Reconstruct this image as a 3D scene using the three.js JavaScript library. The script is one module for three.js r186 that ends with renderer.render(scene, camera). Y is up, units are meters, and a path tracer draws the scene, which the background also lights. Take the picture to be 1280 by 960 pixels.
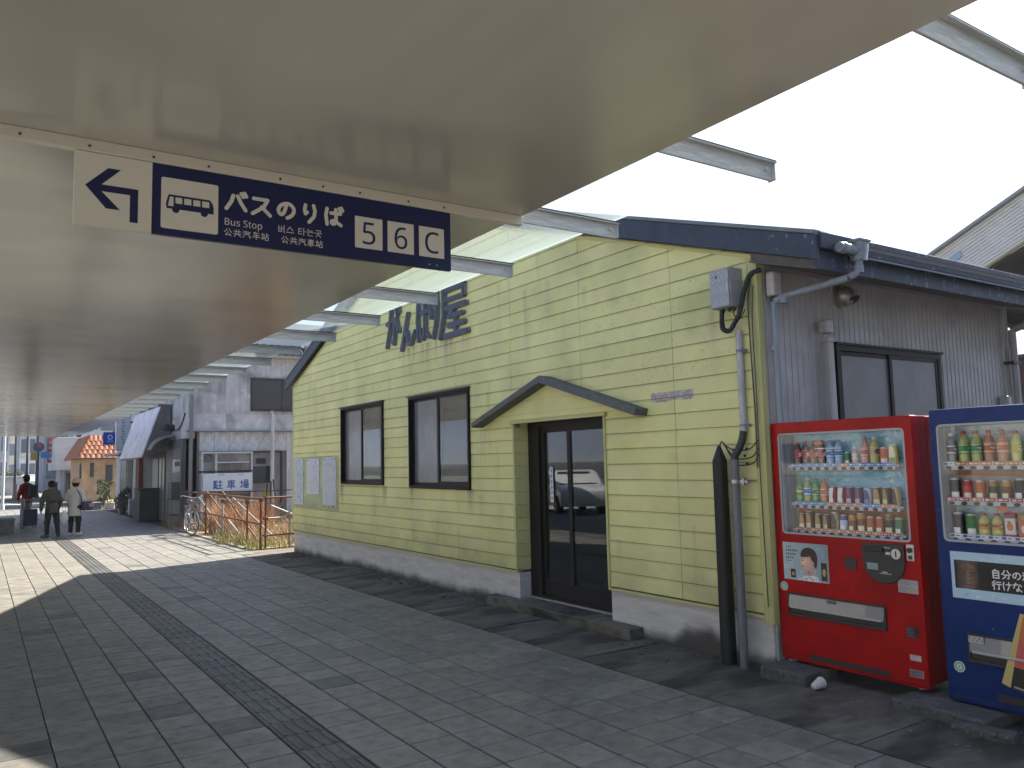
import * as THREE from 'three';
import { mergeGeometries } from 'three/addons/utils/BufferGeometryUtils.js';
import { RoundedBoxGeometry } from 'three/addons/geometries/RoundedBoxGeometry.js';

// ------------------------------------------------------------ camera, sky, sun, exposure
const scene = new THREE.Scene();
const camera = new THREE.PerspectiveCamera(51.06, 4 / 3, 0.05, 900);
camera.position.set(0, 1.7, 0);
camera.rotation.set(THREE.MathUtils.degToRad(5.473), THREE.MathUtils.degToRad(-33.574), THREE.MathUtils.degToRad(-1.338), 'YXZ');
const renderer = new THREE.WebGLRenderer({ antialias: true });
renderer.toneMapping = THREE.LinearToneMapping;
renderer.toneMappingExposure = 4.0;
renderer.shadowMap.enabled = true;

const SUN = new THREE.Vector3(3.57, 3.3, -1.07).normalize();
{
  const W = 512, H = 256, d = new Float32Array(W * H * 4), v = new THREE.Vector3();
  for (let j = 0; j < H; j++) for (let i = 0; i < W; i++) {
    const el = ((j + 0.5) / H - 0.5) * Math.PI, az = ((i + 0.5) / W - 0.5) * 2 * Math.PI;
    v.set(Math.cos(az) * Math.cos(el), Math.sin(el), Math.sin(az) * Math.cos(el));
    const e = Math.max(v.y, 0), c = Math.max(v.dot(SUN), -1), ang = Math.acos(Math.min(1, c));
    const h = Math.pow(1 - e, 3);
    let r = 0.036 + 0.115 * h, g = 0.075 + 0.12 * h, b = 0.17 + 0.105 * h;           // hazy spring blue, paler low down
    const glow = 0.27 * Math.exp(-ang * ang / 0.8) + 0.6 * Math.exp(-ang * ang / 0.10);
    r += glow * 1.0; g += glow * 0.97; b += glow * 0.92;
    if (v.y < 0) { r = 0.25; g = 0.24; b = 0.23; }
    const o = (j * W + i) * 4; d[o] = r; d[o + 1] = g; d[o + 2] = b; d[o + 3] = 1;
  }
  const sky = new THREE.DataTexture(d, W, H, THREE.RGBAFormat, THREE.FloatType);
  sky.mapping = THREE.EquirectangularReflectionMapping; sky.magFilter = THREE.LinearFilter; sky.needsUpdate = true;
  scene.background = sky; scene.environment = sky;
}
const sun = new THREE.DirectionalLight(new THREE.Color(1, 0.925, 0.80), 5.0);
sun.position.copy(SUN).multiplyScalar(80).add(new THREE.Vector3(3, 0, -18));
sun.target.position.set(3, 0, -18); sun.castShadow = true; sun.shadow.mapSize.set(4096, 4096);
Object.assign(sun.shadow.camera, { left: -50, right: 50, top: 50, bottom: -50, near: 1, far: 200 });
scene.add(sun, sun.target);
scene.fog = new THREE.FogExp2(new THREE.Color(0.86, 0.9, 0.95), 0.0006);

// ------------------------------------------------------------ helpers
let seed = 7;
const rnd = () => { seed = (seed + 0x6d2b79f5) | 0; let t = Math.imul(seed ^ (seed >>> 15), 1 | seed); t = (t + Math.imul(t ^ (t >>> 7), 61 | t)) ^ t; return ((t ^ (t >>> 14)) >>> 0) / 4294967296; };
const rr = (a, b) => a + (b - a) * rnd();
const V = (x, y, z) => new THREE.Vector3(x, y, z);
const PI = Math.PI;
function clean(g) {
  g = g.index ? g.toNonIndexed() : g;
  for (const k of Object.keys(g.attributes)) if (!['position', 'normal', 'uv', 'color'].includes(k)) g.deleteAttribute(k);
  if (!g.attributes.normal) g.computeVertexNormals();
  if (!g.attributes.uv) g.setAttribute('uv', new THREE.BufferAttribute(new Float32Array(g.attributes.position.count * 2), 2));
  g.clearGroups(); g.morphAttributes = {};
  return g;
}
const merge = (gs) => { gs = [gs].flat(9).map(clean); return gs.length === 1 ? gs[0] : mergeGeometries(gs); };
const tr = (g, x = 0, y = 0, z = 0) => g.translate(x, y, z);
const rot = (g, x = 0, y = 0, z = 0) => { if (x) g.rotateX(x); if (y) g.rotateY(y); if (z) g.rotateZ(z); return g; };
const box = (x0, x1, y0, y1, z0, z1) => tr(new THREE.BoxGeometry(Math.abs(x1 - x0), Math.abs(y1 - y0), Math.abs(z1 - z0)), (x0 + x1) / 2, (y0 + y1) / 2, (z0 + z1) / 2);
const rbox = (x0, x1, y0, y1, z0, z1, r = 0.006, s = 2) => { const a = Math.abs(x1 - x0), b = Math.abs(y1 - y0), c = Math.abs(z1 - z0); return tr(new RoundedBoxGeometry(a, b, c, s, Math.min(r, a / 2.1, b / 2.1, c / 2.1)), (x0 + x1) / 2, (y0 + y1) / 2, (z0 + z1) / 2); };
const cyl = (r0, r1, h, n = 14, open = false) => new THREE.CylinderGeometry(r1, r0, h, n, 1, open);       // base radius, top radius
function bar(a, b, r, n = 8, r2 = r) {
  const d = b.clone().sub(a), g = new THREE.CylinderGeometry(r2, r, d.length(), n);
  g.applyQuaternion(new THREE.Quaternion().setFromUnitVectors(V(0, 1, 0), d.normalize()));
  return tr(g, (a.x + b.x) / 2, (a.y + b.y) / 2, (a.z + b.z) / 2);
}
function beam(a, b, w, h) {        // rectangular bar from a to b
  const d = b.clone().sub(a), g = new THREE.BoxGeometry(w, h, d.length());
  const m = new THREE.Matrix4().lookAt(b, a, V(0, 1, 0.0001)); g.applyMatrix4(m);
  return tr(g, (a.x + b.x) / 2, (a.y + b.y) / 2, (a.z + b.z) / 2);
}
const tube = (pts, r, seg = 24, n = 7) => new THREE.TubeGeometry(new THREE.CatmullRomCurve3(pts), seg, r, n);
const lathe = (pts, n = 16) => new THREE.LatheGeometry(pts.map(([x, y]) => new THREE.Vector2(x, y)), n);
function uvm(g) {                  // uv in metres by the facing of each face
  g = Array.isArray(g) ? merge(g) : clean(g); const p = g.attributes.position, n = g.attributes.normal, u = new Float32Array(p.count * 2);
  for (let i = 0; i < p.count; i++) {
    const x = Math.abs(n.getX(i)), y = Math.abs(n.getY(i)), z = Math.abs(n.getZ(i));
    if (y >= x && y >= z) { u[2 * i] = p.getX(i); u[2 * i + 1] = p.getZ(i); }
    else if (x >= z) { u[2 * i] = p.getZ(i); u[2 * i + 1] = p.getY(i); }
    else { u[2 * i] = p.getX(i); u[2 * i + 1] = p.getY(i); }
  }
  g.setAttribute('uv', new THREE.BufferAttribute(u, 2)); return g;
}
function poly(pts) { const s = new THREE.Shape(); pts.forEach(([x, y], i) => (i ? s.lineTo(x, y) : s.moveTo(x, y))); return s; }
// prism over a (z, y) outline, its back at x = xb, coming forward (to -x) by d
function prism(pts, xb, d, bev = 0) {
  const g = new THREE.ExtrudeGeometry(Array.isArray(pts) ? poly(pts) : pts, { depth: d - bev, bevelEnabled: bev > 0, bevelThickness: bev, bevelSize: bev, bevelOffset: -bev, bevelSegments: 1, curveSegments: 10 });
  return tr(g.rotateY(-PI / 2), xb, 0, 0);
}
const ext = (s, d, bev = 0, cs = 10) => new THREE.ExtrudeGeometry(s, { depth: d - bev, bevelEnabled: bev > 0, bevelThickness: bev, bevelSize: bev, bevelOffset: -bev, bevelSegments: 2, curveSegments: cs });
function rrect(s, x0, y0, x1, y1, r) { s.moveTo(x0 + r, y0); s.lineTo(x1 - r, y0); s.quadraticCurveTo(x1, y0, x1, y0 + r); s.lineTo(x1, y1 - r); s.quadraticCurveTo(x1, y1, x1 - r, y1); s.lineTo(x0 + r, y1); s.quadraticCurveTo(x0, y1, x0, y1 - r); s.lineTo(x0, y0 + r); s.quadraticCurveTo(x0, y0, x0 + r, y0); return s; }

// ------------------------------------------------------------ textures
const NS = 256, grid = new Float32Array(NS * NS).map(() => rnd());
function vn(x, y, per) {           // tiling value noise, per = lattice cells per tile
  const xi = Math.floor(x), yi = Math.floor(y), fx = x - xi, fy = y - yi, sx = fx * fx * (3 - 2 * fx), sy = fy * fy * (3 - 2 * fy);
  const at = (a, b) => grid[((((b % per) + per) % per) * 37 + 11) % NS * NS + ((((a % per) + per) % per) * 53 + 5) % NS];
  return (at(xi, yi) * (1 - sx) + at(xi + 1, yi) * sx) * (1 - sy) + (at(xi, yi + 1) * (1 - sx) + at(xi + 1, yi + 1) * sx) * sy;
}
function fbm(u, v, per, oct = 4) { let s = 0, a = 0.5, t = 0; for (let o = 0; o < oct; o++) { s += a * vn(u * per, v * per, per); t += a; a *= 0.55; per *= 2; } return s / t; }
const sm = (a, b, x) => { const t = Math.min(1, Math.max(0, (x - a) / (b - a))); return t * t * (3 - 2 * t); };
function dataTex(w, h, fn, srgb = true, rep = true) {
  const d = new Uint8Array(w * h * 4);
  for (let j = 0; j < h; j++) for (let i = 0; i < w; i++) { const c = fn((i + 0.5) / w, (j + 0.5) / h); const o = (j * w + i) * 4; for (let k = 0; k < 3; k++) d[o + k] = Math.max(0, Math.min(255, 255 * (c.length ? c[k] : c))); d[o + 3] = 255; }
  const t = new THREE.DataTexture(d, w, h, THREE.RGBAFormat); t.magFilter = THREE.LinearFilter;
  if (rep) t.wrapS = t.wrapT = THREE.RepeatWrapping; if (srgb) t.colorSpace = THREE.SRGBColorSpace; t.needsUpdate = true; return t;
}
const rep = (t, sx, sy = sx) => { const c = t.clone(); c.wrapS = c.wrapT = THREE.RepeatWrapping; c.repeat.set(sx, sy); c.needsUpdate = true; return c; };
function canvasTex(w, h, draw) { const c = document.createElement('canvas'); c.width = w; c.height = h; draw(c.getContext('2d'), w, h); const t = new THREE.CanvasTexture(c); t.colorSpace = THREE.SRGBColorSpace; return t; }
const M = (color, roughness = 0.7, o = {}) => new THREE.MeshStandardMaterial({ color: Array.isArray(color) ? new THREE.Color(...color) : color, roughness, ...o });
const P = (color, roughness = 0.7, o = {}) => new THREE.MeshPhysicalMaterial({ color: Array.isArray(color) ? new THREE.Color(...color) : color, roughness, ...o });
// light relief shared by painted, concrete and metal surfaces: mottle in grey, used as a multiplier
const mottle = dataTex(256, 256, (u, v) => { const n = fbm(u, v, 6, 5), m = fbm(u + .37, v + .11, 24, 3); return 0.70 + 0.34 * n + 0.10 * (m - 0.5); });
const grain = dataTex(256, 256, (u, v) => 0.74 + 0.18 * (rnd() - 0.5) + 0.3 * (fbm(u, v, 16, 3) - 0.5) + 0.16 * fbm(u, v, 4, 2));
const rough = dataTex(128, 128, (u, v) => { const n = 0.55 + 0.5 * (fbm(u, v, 8, 4) - 0.3); return [n, n, n]; }, false);
const bumps = dataTex(256, 256, (u, v) => 0.5 + 0.5 * (fbm(u, v, 32, 3) - 0.5) + 0.25 * (rnd() - 0.5), false);
const T = (color, roughness = 0.8, scale = 1, o = {}) => M(color, roughness, { map: rep(mottle, scale), ...o });   // a mottled paint or metal
const G = (color, roughness = 0.9, scale = 2, o = {}) => M(color, roughness, { map: rep(grain, scale), bumpMap: rep(bumps, scale), bumpScale: 0.002, ...o });   // granular: stone, concrete

// ------------------------------------------------------------ lettering strokes, 100 x 100 per character
const GL = {
  'バ': '38,22 30,50 8,86|58,22 72,52 93,84|74,8 82,22|88,4 96,18', 'ス': '15,20 78,20 60,55 10,92|52,56 90,92',
  'の': '52,22 46,55 32,78 18,74 12,55 22,34 45,20 68,20 86,36 88,58 76,78 56,90', 'り': '28,12 24,35 28,55 36,46|68,10 75,36 70,64 46,94',
  'ば': '20,12 14,45 20,90|40,32 88,30|64,12 66,60 64,78 52,88 40,80 46,68 62,70 90,88|82,4 88,18|93,0 99,13',
  'が': '10,36 60,30 66,45 58,86 44,80|38,8 30,50 8,90|74,30 92,60|78,8 84,22|90,3 97,16', 'ん': '48,8 30,50 10,92 28,58 42,52 48,66 54,84 68,84 92,56',
  '屋': '18,12 86,12 86,30 18,30|18,12 18,55 4,94|28,45 92,45|55,46 36,60 82,60|34,76 86,76|58,60 58,93|22,93 96,93',
  '公': '38,10 28,32 8,50|62,10 74,32 94,50|50,45 22,86 78,80|66,62 84,94', '共': '10,30 90,30|34,8 34,60|66,8 66,60|5,60 95,60|36,68 12,94|62,68 90,94',
  '汽': '10,12 22,22|6,36 18,46|8,92 24,58|42,8 30,36|40,20 92,20|40,36 86,36|34,52 80,52 82,80 92,92 97,78', '车': '20,18 84,18|44,6 26,46 86,46|10,68 94,68|54,34 54,97',
  '車': '14,14 86,14|22,28 78,28 78,62 22,62 22,28|22,45 78,45|6,78 94,78|50,4 50,98', '站': '22,8 26,20|6,26 46,26|14,38 20,70|40,36 34,70|4,80 48,72|70,6 70,50|70,26 95,26|54,52 90,52 90,92 54,92 54,52',
  '駐': '12,62 12,10 44,10|12,28 42,28|12,45 42,45|28,10 28,62|12,62 46,62 44,92 36,90|10,74 6,90|20,74 20,88|30,72 32,86|72,4 78,14|54,24 96,24|58,56 92,56|52,90 98,90|75,24 75,90',
  '場': '20,10 20,78|4,34 36,34|4,84 38,72|48,8 86,8 86,40 48,40 48,8|48,24 86,24|38,52 96,52|52,54 36,74|52,64 90,64 86,92 76,90|66,64 46,92|78,66 62,92',
  '버': '12,15 12,85 48,85 48,15|12,48 48,48|62,48 80,48|80,4 80,98', '스': '50,12 14,58|50,18 86,58|4,84 96,84', '타': '50,15 12,15 12,85 54,80|12,48 48,48|76,4 76,98|76,48 98,48',
  '는': '24,5 24,28 82,28|5,46 95,46|24,58 24,90 82,90', '곳': '20,8 80,8 76,32|50,26 50,46|5,46 95,46|50,56 20,96|50,62 82,96',
  '自': '48,2 38,16|22,18 80,18 80,95 22,95 22,18|22,42 80,42|22,68 80,68', '分': '36,6 28,26 6,48|62,6 74,26 96,48|22,52 78,52 74,92 62,88|48,52 38,76 14,96',
  '道': '10,12 20,22|6,40 22,40 18,72 4,88|20,74 40,92 97,94|46,4 52,16|80,4 72,16|34,20 95,20|62,20 56,32|44,32 84,32 84,80 44,80 44,32|44,48 84,48|44,64 84,64',
  'し': '30,8 28,65 38,86 58,88 88,62', 'か': '10,36 60,30 66,45 58,86 44,80|38,8 30,50 8,90|74,26 92,60', '行': '32,4 8,30|36,28 8,58|24,46 24,97|50,16 92,16|44,40 97,40|74,40 74,92 62,88',
  'け': '20,10 14,45 20,92|42,34 94,32|70,8 72,50 54,94', 'な': '10,26 56,22|36,6 12,60|70,20 90,36|62,40 62,78 50,92 36,82 46,68 64,72 90,92', 'い': '18,20 20,62 30,82 42,64|72,24 90,66', '、': '10,70 30,92',
  '井': '12,34 88,34|6,64 94,64|36,10 34,64 20,94|66,8 66,96',
};
const strokes = (ch) => GL[ch].split('|').map((s) => s.split(' ').map((p) => p.split(',').map(Number)));
function write(c, text, x, y, size, lw, color, gap = 1.08) {      // y = top of the characters
  c.strokeStyle = color; c.lineWidth = lw; c.lineCap = 'round'; c.lineJoin = 'round';
  for (const ch of text) {
    if (GL[ch]) for (const s of strokes(ch)) {
      c.beginPath(); c.moveTo(x + s[0][0] * size / 100, y + s[0][1] * size / 100);
      if (s.length > 5) { for (let i = 1; i < s.length - 1; i++) c.quadraticCurveTo(x + s[i][0] * size / 100, y + s[i][1] * size / 100, x + (s[i][0] + s[i + 1][0]) * size / 200, y + (s[i][1] + s[i + 1][1]) * size / 200); c.lineTo(x + s.at(-1)[0] * size / 100, y + s.at(-1)[1] * size / 100); }
      else for (const q of s.slice(1)) c.lineTo(x + q[0] * size / 100, y + q[1] * size / 100);
      c.stroke();
    }
    x += size * gap;
  }
}

// ------------------------------------------------------------ naming
const used = new Map();
function numbered(n) { const k = used.get(n) ?? 0; used.set(n, k + 1); return k ? n + '_' + String(k).padStart(3, '0') : n; }
const onoff = (m) => { m.castShadow = m.receiveShadow = true; return m; };
function tag(o, label, category, group) { o.userData.label = label; if (category) o.userData.category = category; if (group) o.userData.group = group; return o; }
function thing(name, label, category, pos = [0, 0, 0], turn = 0, group) {
  const o = new THREE.Group(); o.name = numbered(name); scene.add(o); o.position.set(...pos); o.rotation.y = turn;
  return tag(o, label, category, group);
}
function part(name, geo, m, parent, label) {
  const o = onoff(new THREE.Mesh(Array.isArray(geo) ? merge(geo) : geo, m)); o.name = parent ? name : numbered(name); (parent ?? scene).add(o);
  if (label) o.userData.label = label; return o;
}
function struct(name, geo, m) { const o = part(name, geo, m); o.userData.kind = 'structure'; return o; }
function copy(o, pos, label) { const c = o.clone(); c.name = numbered(o.name.replace(/_\d{3}$/, '')); scene.add(c); if (pos) c.position.set(...pos); c.userData = { ...o.userData }; if (label) c.userData.label = label; return c; }

// ------------------------------------------------------------ ground, pavement, road
const asphalt = G([0.055, 0.056, 0.06], 0.92, 0.7);
struct('ground', uvm(box(-400, 500, -0.34, -0.14, -700, 200)), asphalt);
const slabM = G([0.045, 0.044, 0.042], 0.95, 1.5);
const pavement = struct('pavement', uvm(box(-4.06, 5.3, -0.137, -0.008, -43.8, 20)), slabM);
{
  const S = 0.1455, c = 0.004, h = 0.03;        // a bevelled 0.3 m tile with an open joint round it
  const tileGeo = (du, dv) => {
    const p = [], u = [], quad = (a, b, d, e) => { for (const q of [a, b, d, a, d, e]) { p.push(...q); u.push(q[0] + du, q[2] + dv); } };
    const t = [[-S + c, 0, -S + c], [-S + c, 0, S - c], [S - c, 0, S - c], [S - c, 0, -S + c]], r = [[-S, -c, -S], [-S, -c, S], [S, -c, S], [S, -c, -S]], l = r.map(([x, , z]) => [x, -h, z]);
    quad(...t); for (let i = 0; i < 4; i++) { const j = (i + 1) % 4; quad(t[i], r[i], r[j], t[j]); quad(r[i], l[i], l[j], r[j]); }
    const g = new THREE.BufferGeometry(); g.setAttribute('position', new THREE.Float32BufferAttribute(p, 3)); g.setAttribute('uv', new THREE.Float32BufferAttribute(u, 2)); g.computeVertexNormals(); return g;
  };
  const geos = [0, 1, 2, 3, 4].map((i) => tileGeo(i * 0.37 + 0.11, i * 0.73 + 0.2));
  const tileTex = dataTex(512, 512, (u, v) => { const n = 0.82 + 0.12 * (rnd() - 0.5) + 0.20 * (fbm(u, v, 14, 4) - 0.5) + 0.22 * (fbm(u, v, 3, 3) - 0.5) - 0.07 * sm(0.6, 0.75, fbm(u + .3, v + .6, 20, 2)); return [n, n * 0.985, n * 0.96]; });
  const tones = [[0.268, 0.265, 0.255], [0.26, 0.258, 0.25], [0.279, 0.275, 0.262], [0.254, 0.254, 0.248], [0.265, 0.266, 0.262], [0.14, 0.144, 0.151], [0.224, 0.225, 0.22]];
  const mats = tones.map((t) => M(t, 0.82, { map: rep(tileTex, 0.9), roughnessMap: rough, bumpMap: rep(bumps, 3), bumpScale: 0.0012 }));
  camera.updateMatrixWorld(); camera.updateProjectionMatrix();
  const all = [], q = V(0, 0, 0);
  for (let cI = -15; cI <= 14; cI++) {
    const x = 0.29 + 0.3 * cI + 0.0; const xc = x; if (xc > 1.63 && xc < 1.93) continue;
    const joff = rr(-0.012, 0.012);
    for (let r = 0; r < 150; r++) {
      const z = 0.95 - 0.3 * r + joff;
      if (xc > 4.45 && z > -16.3) continue; if (xc > 4.8) continue; if (z < -43.6) continue;
      q.set(xc, 0, z).applyMatrix4(camera.matrixWorldInverse); const d = -q.z; let inside = false;
      if (d > 0.5) { q.applyMatrix4(camera.projectionMatrix); inside = Math.abs(q.x) < 1.08 && Math.abs(q.y) < 1.08; }
      let k = Math.floor(rnd() * 5); const w = rnd(); if (w < 0.016) k = 5; else if (w < 0.10) k = 6;
      if (xc > 2.3 && rnd() < 0.15 + 0.6 * sm(2.0, 3.6, xc) * sm(-17, -13, z)) k = 6;                        // worn, greyer stones towards the shop, their tone also carrying painted shade
      if ([[1.19, -7.6], [1.19, -6.15], [0.89, -11.05], [2.39, -6.35], [0.59, -5.05], [0.29, -6.1], [0.59, -10.0]].some(([a, b]) => Math.abs(a - xc) < 0.1 && Math.abs(b - z) < 0.15)) k = 5;
      all.push({ x: xc, z, k, g: Math.floor(rnd() * 5), y: rr(-0.0012, 0.0012), d: inside ? d : 1e3 + Math.abs(d), turn: Math.floor(rnd() * 4), tilt: rr(-0.003, 0.003) });
    }
  }
  all.sort((a, b) => a.d - b.d);
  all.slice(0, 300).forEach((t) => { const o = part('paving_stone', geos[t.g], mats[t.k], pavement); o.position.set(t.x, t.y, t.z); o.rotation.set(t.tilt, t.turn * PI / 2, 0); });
  const rest = mats.map(() => []);
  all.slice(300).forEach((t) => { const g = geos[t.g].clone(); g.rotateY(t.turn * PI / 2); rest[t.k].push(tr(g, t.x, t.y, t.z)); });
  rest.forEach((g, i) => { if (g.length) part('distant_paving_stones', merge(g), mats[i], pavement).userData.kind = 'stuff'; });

  // guide strip for the blind: grey tiles with raised bars
  const strip = struct('tactile_paving', uvm(box(1.64, 1.935, -0.02, -0.0075, -43.6, 1.1)), slabM);
  const gm = [[0.115, 0.122, 0.125], [0.095, 0.10, 0.105], [0.135, 0.14, 0.14]].map((t) => M(t, 0.8, { map: rep(tileTex, 1.1), roughnessMap: rough, bumpMap: rep(bumps, 3), bumpScale: 0.001 }));
  const gg = [0, 1, 2].map((i) => { const b = [tr(geos[i].clone().scale(0.975, 1, 1), 0, 0, 0)]; for (let k = 0; k < 4; k++) { const x = -0.105 + 0.07 * k; b.push(uvm(tr(ext(rrect(new THREE.Shape(), -0.013, -0.135, 0.013, 0.135, 0.012), 0.006, 0.002, 4).rotateX(-PI / 2), x, -0.001, 0))); } return merge(b); });
  for (let r = 0; r < 148; r++) { const o = part('guide_tile', gg[r % 3], gm[Math.floor(rnd() * 3)], strip); o.position.set(1.7875, 0.0, 0.95 - 0.3 * r); }
}
// dirty concrete border along the shop, in cracked slabs of uneven length
const dirt = dataTex(1024, 256, (u, v) => { const n = fbm(u, v, 8, 5), m = fbm(u + .5, v + .2, 32, 3), s = sm(0.5, 0.72, fbm(u + .21, v + .7, 5, 4)); const k = 0.72 + 0.5 * (n - 0.5) + 0.24 * (m - 0.5) - 0.3 * s + 0.07 * (rnd() - 0.5); return [k, k * 0.975, k * 0.94]; });
const apronM = ['#787570', '#716e69', '#7c7872'].map((c) => M(c, 0.94, { map: rep(dirt, 0.22, 0.55), bumpMap: rep(bumps, 1.2), bumpScale: 0.004 }));
const apron = struct('concrete_border', uvm(box(4.345, 12, -0.137, -0.012, -17.0, 20)), slabM);
{
  let z = -16.98, i = 0; const L = [1.9, 1.5, 2.1, 1.2, 1.75, 1.3, 1.6, 1.45, 1.2, 1.5, 1.4, 1.3];
  for (const l of L) {
    if (z > 1.8) break; const x0 = 4.352 + rr(-0.004, 0.004), e = Math.min(z + l - 0.012, 2), j = rr(-0.08, 0.08), zz = z;
    const g = ext(poly([[x0, -e], [12, -e + 0.02], [12, -zz], [x0 + 0.3, -zz + j * 0.5], [x0, -zz]]), 0.03, 0.004).rotateX(-PI / 2);
    part('concrete_slab', uvm(tr(g, 0, -0.031, 0)), apronM[i++ % 3], apron); z += l;
  }
}
// rubble and grit gathered at the foot of the wall
{
  const g = []; for (let i = 0; i < 420; i++) { const z = rr(-15.9, -4.5), s = rr(0.006, 0.022) * (rnd() < 0.07 ? 2 : 1); if (z > -8.4 && z < -5.8) continue; g.push(tr(rot(new THREE.IcosahedronGeometry(s, 0), rr(0, 3), rr(0, 3), 0).scale(1, 0.6, 1.2), 5.28 - Math.pow(rnd(), 1.7) * 0.45, s * 0.25, z)); }
  const o = part('gravel', merge(g), M([0.10, 0.095, 0.085], 0.95)); o.userData.kind = 'stuff'; tag(o, 'dark grit and small stones gathered along the foot of the yellow wall');
}
const weedySoil = dataTex(256, 256, (u, v) => { const n = fbm(u, v, 8, 5), m = fbm(u + .4, v + .3, 20, 3); return [0.50 + 0.5 * (n - 0.5), 0.43 + 0.4 * (n - 0.5) + 0.12 * (m - 0.5), 0.33 + 0.3 * (n - 0.5)]; });
struct('lot_ground', uvm(box(4.8, 16, -0.137, 0.006, -25.3, -17.02)), M('#ffffff', 0.98, { map: rep(weedySoil, 0.5), bumpMap: rep(bumps, 1), bumpScale: 0.01 }));
const kerbTone = G([0.34, 0.33, 0.30], 0.85, 1.5);
{
  const k = struct('kerb', uvm(box(-4.2, -4.07, -0.137, 0.006, -43.8, 20)), kerbTone);
  for (let i = 0; i < 16; i++) part('kerb_stone', uvm(rbox(-4.0 + i * 0.6, -4.0 + i * 0.6 + 0.592, -0.137, 0.012, -43.98, -43.81, 0.012)), kerbTone, k);
  struct('lot_kerb', uvm(rbox(4.66, 4.79, -0.1, 0.03, -24.6, -17.4, 0.01)), kerbTone);
}
const road = struct('road', uvm(box(-60, 60, -0.139, -0.134, -61, -44)), G([0.12, 0.118, 0.115], 0.9, 0.6));
const lineM = G([0.75, 0.74, 0.70], 0.8, 1.5);
part('road_marking', uvm(merge([box(0.2, 9, -0.134, -0.129, -45.7, -45.5), rot(box(-0.12, 0.12, -0.134, -0.129, -5, 5), 0, 0.25, 0).translate(2.6, 0, -52), box(-8, 1.2, -0.134, -0.129, -60.1, -59.85)])), lineM, road);
struct('far_pavement', uvm(box(-40, 40, -0.137, 0.0, -200, -61.2)), G([0.24, 0.235, 0.22], 0.9, 0.5));

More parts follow.
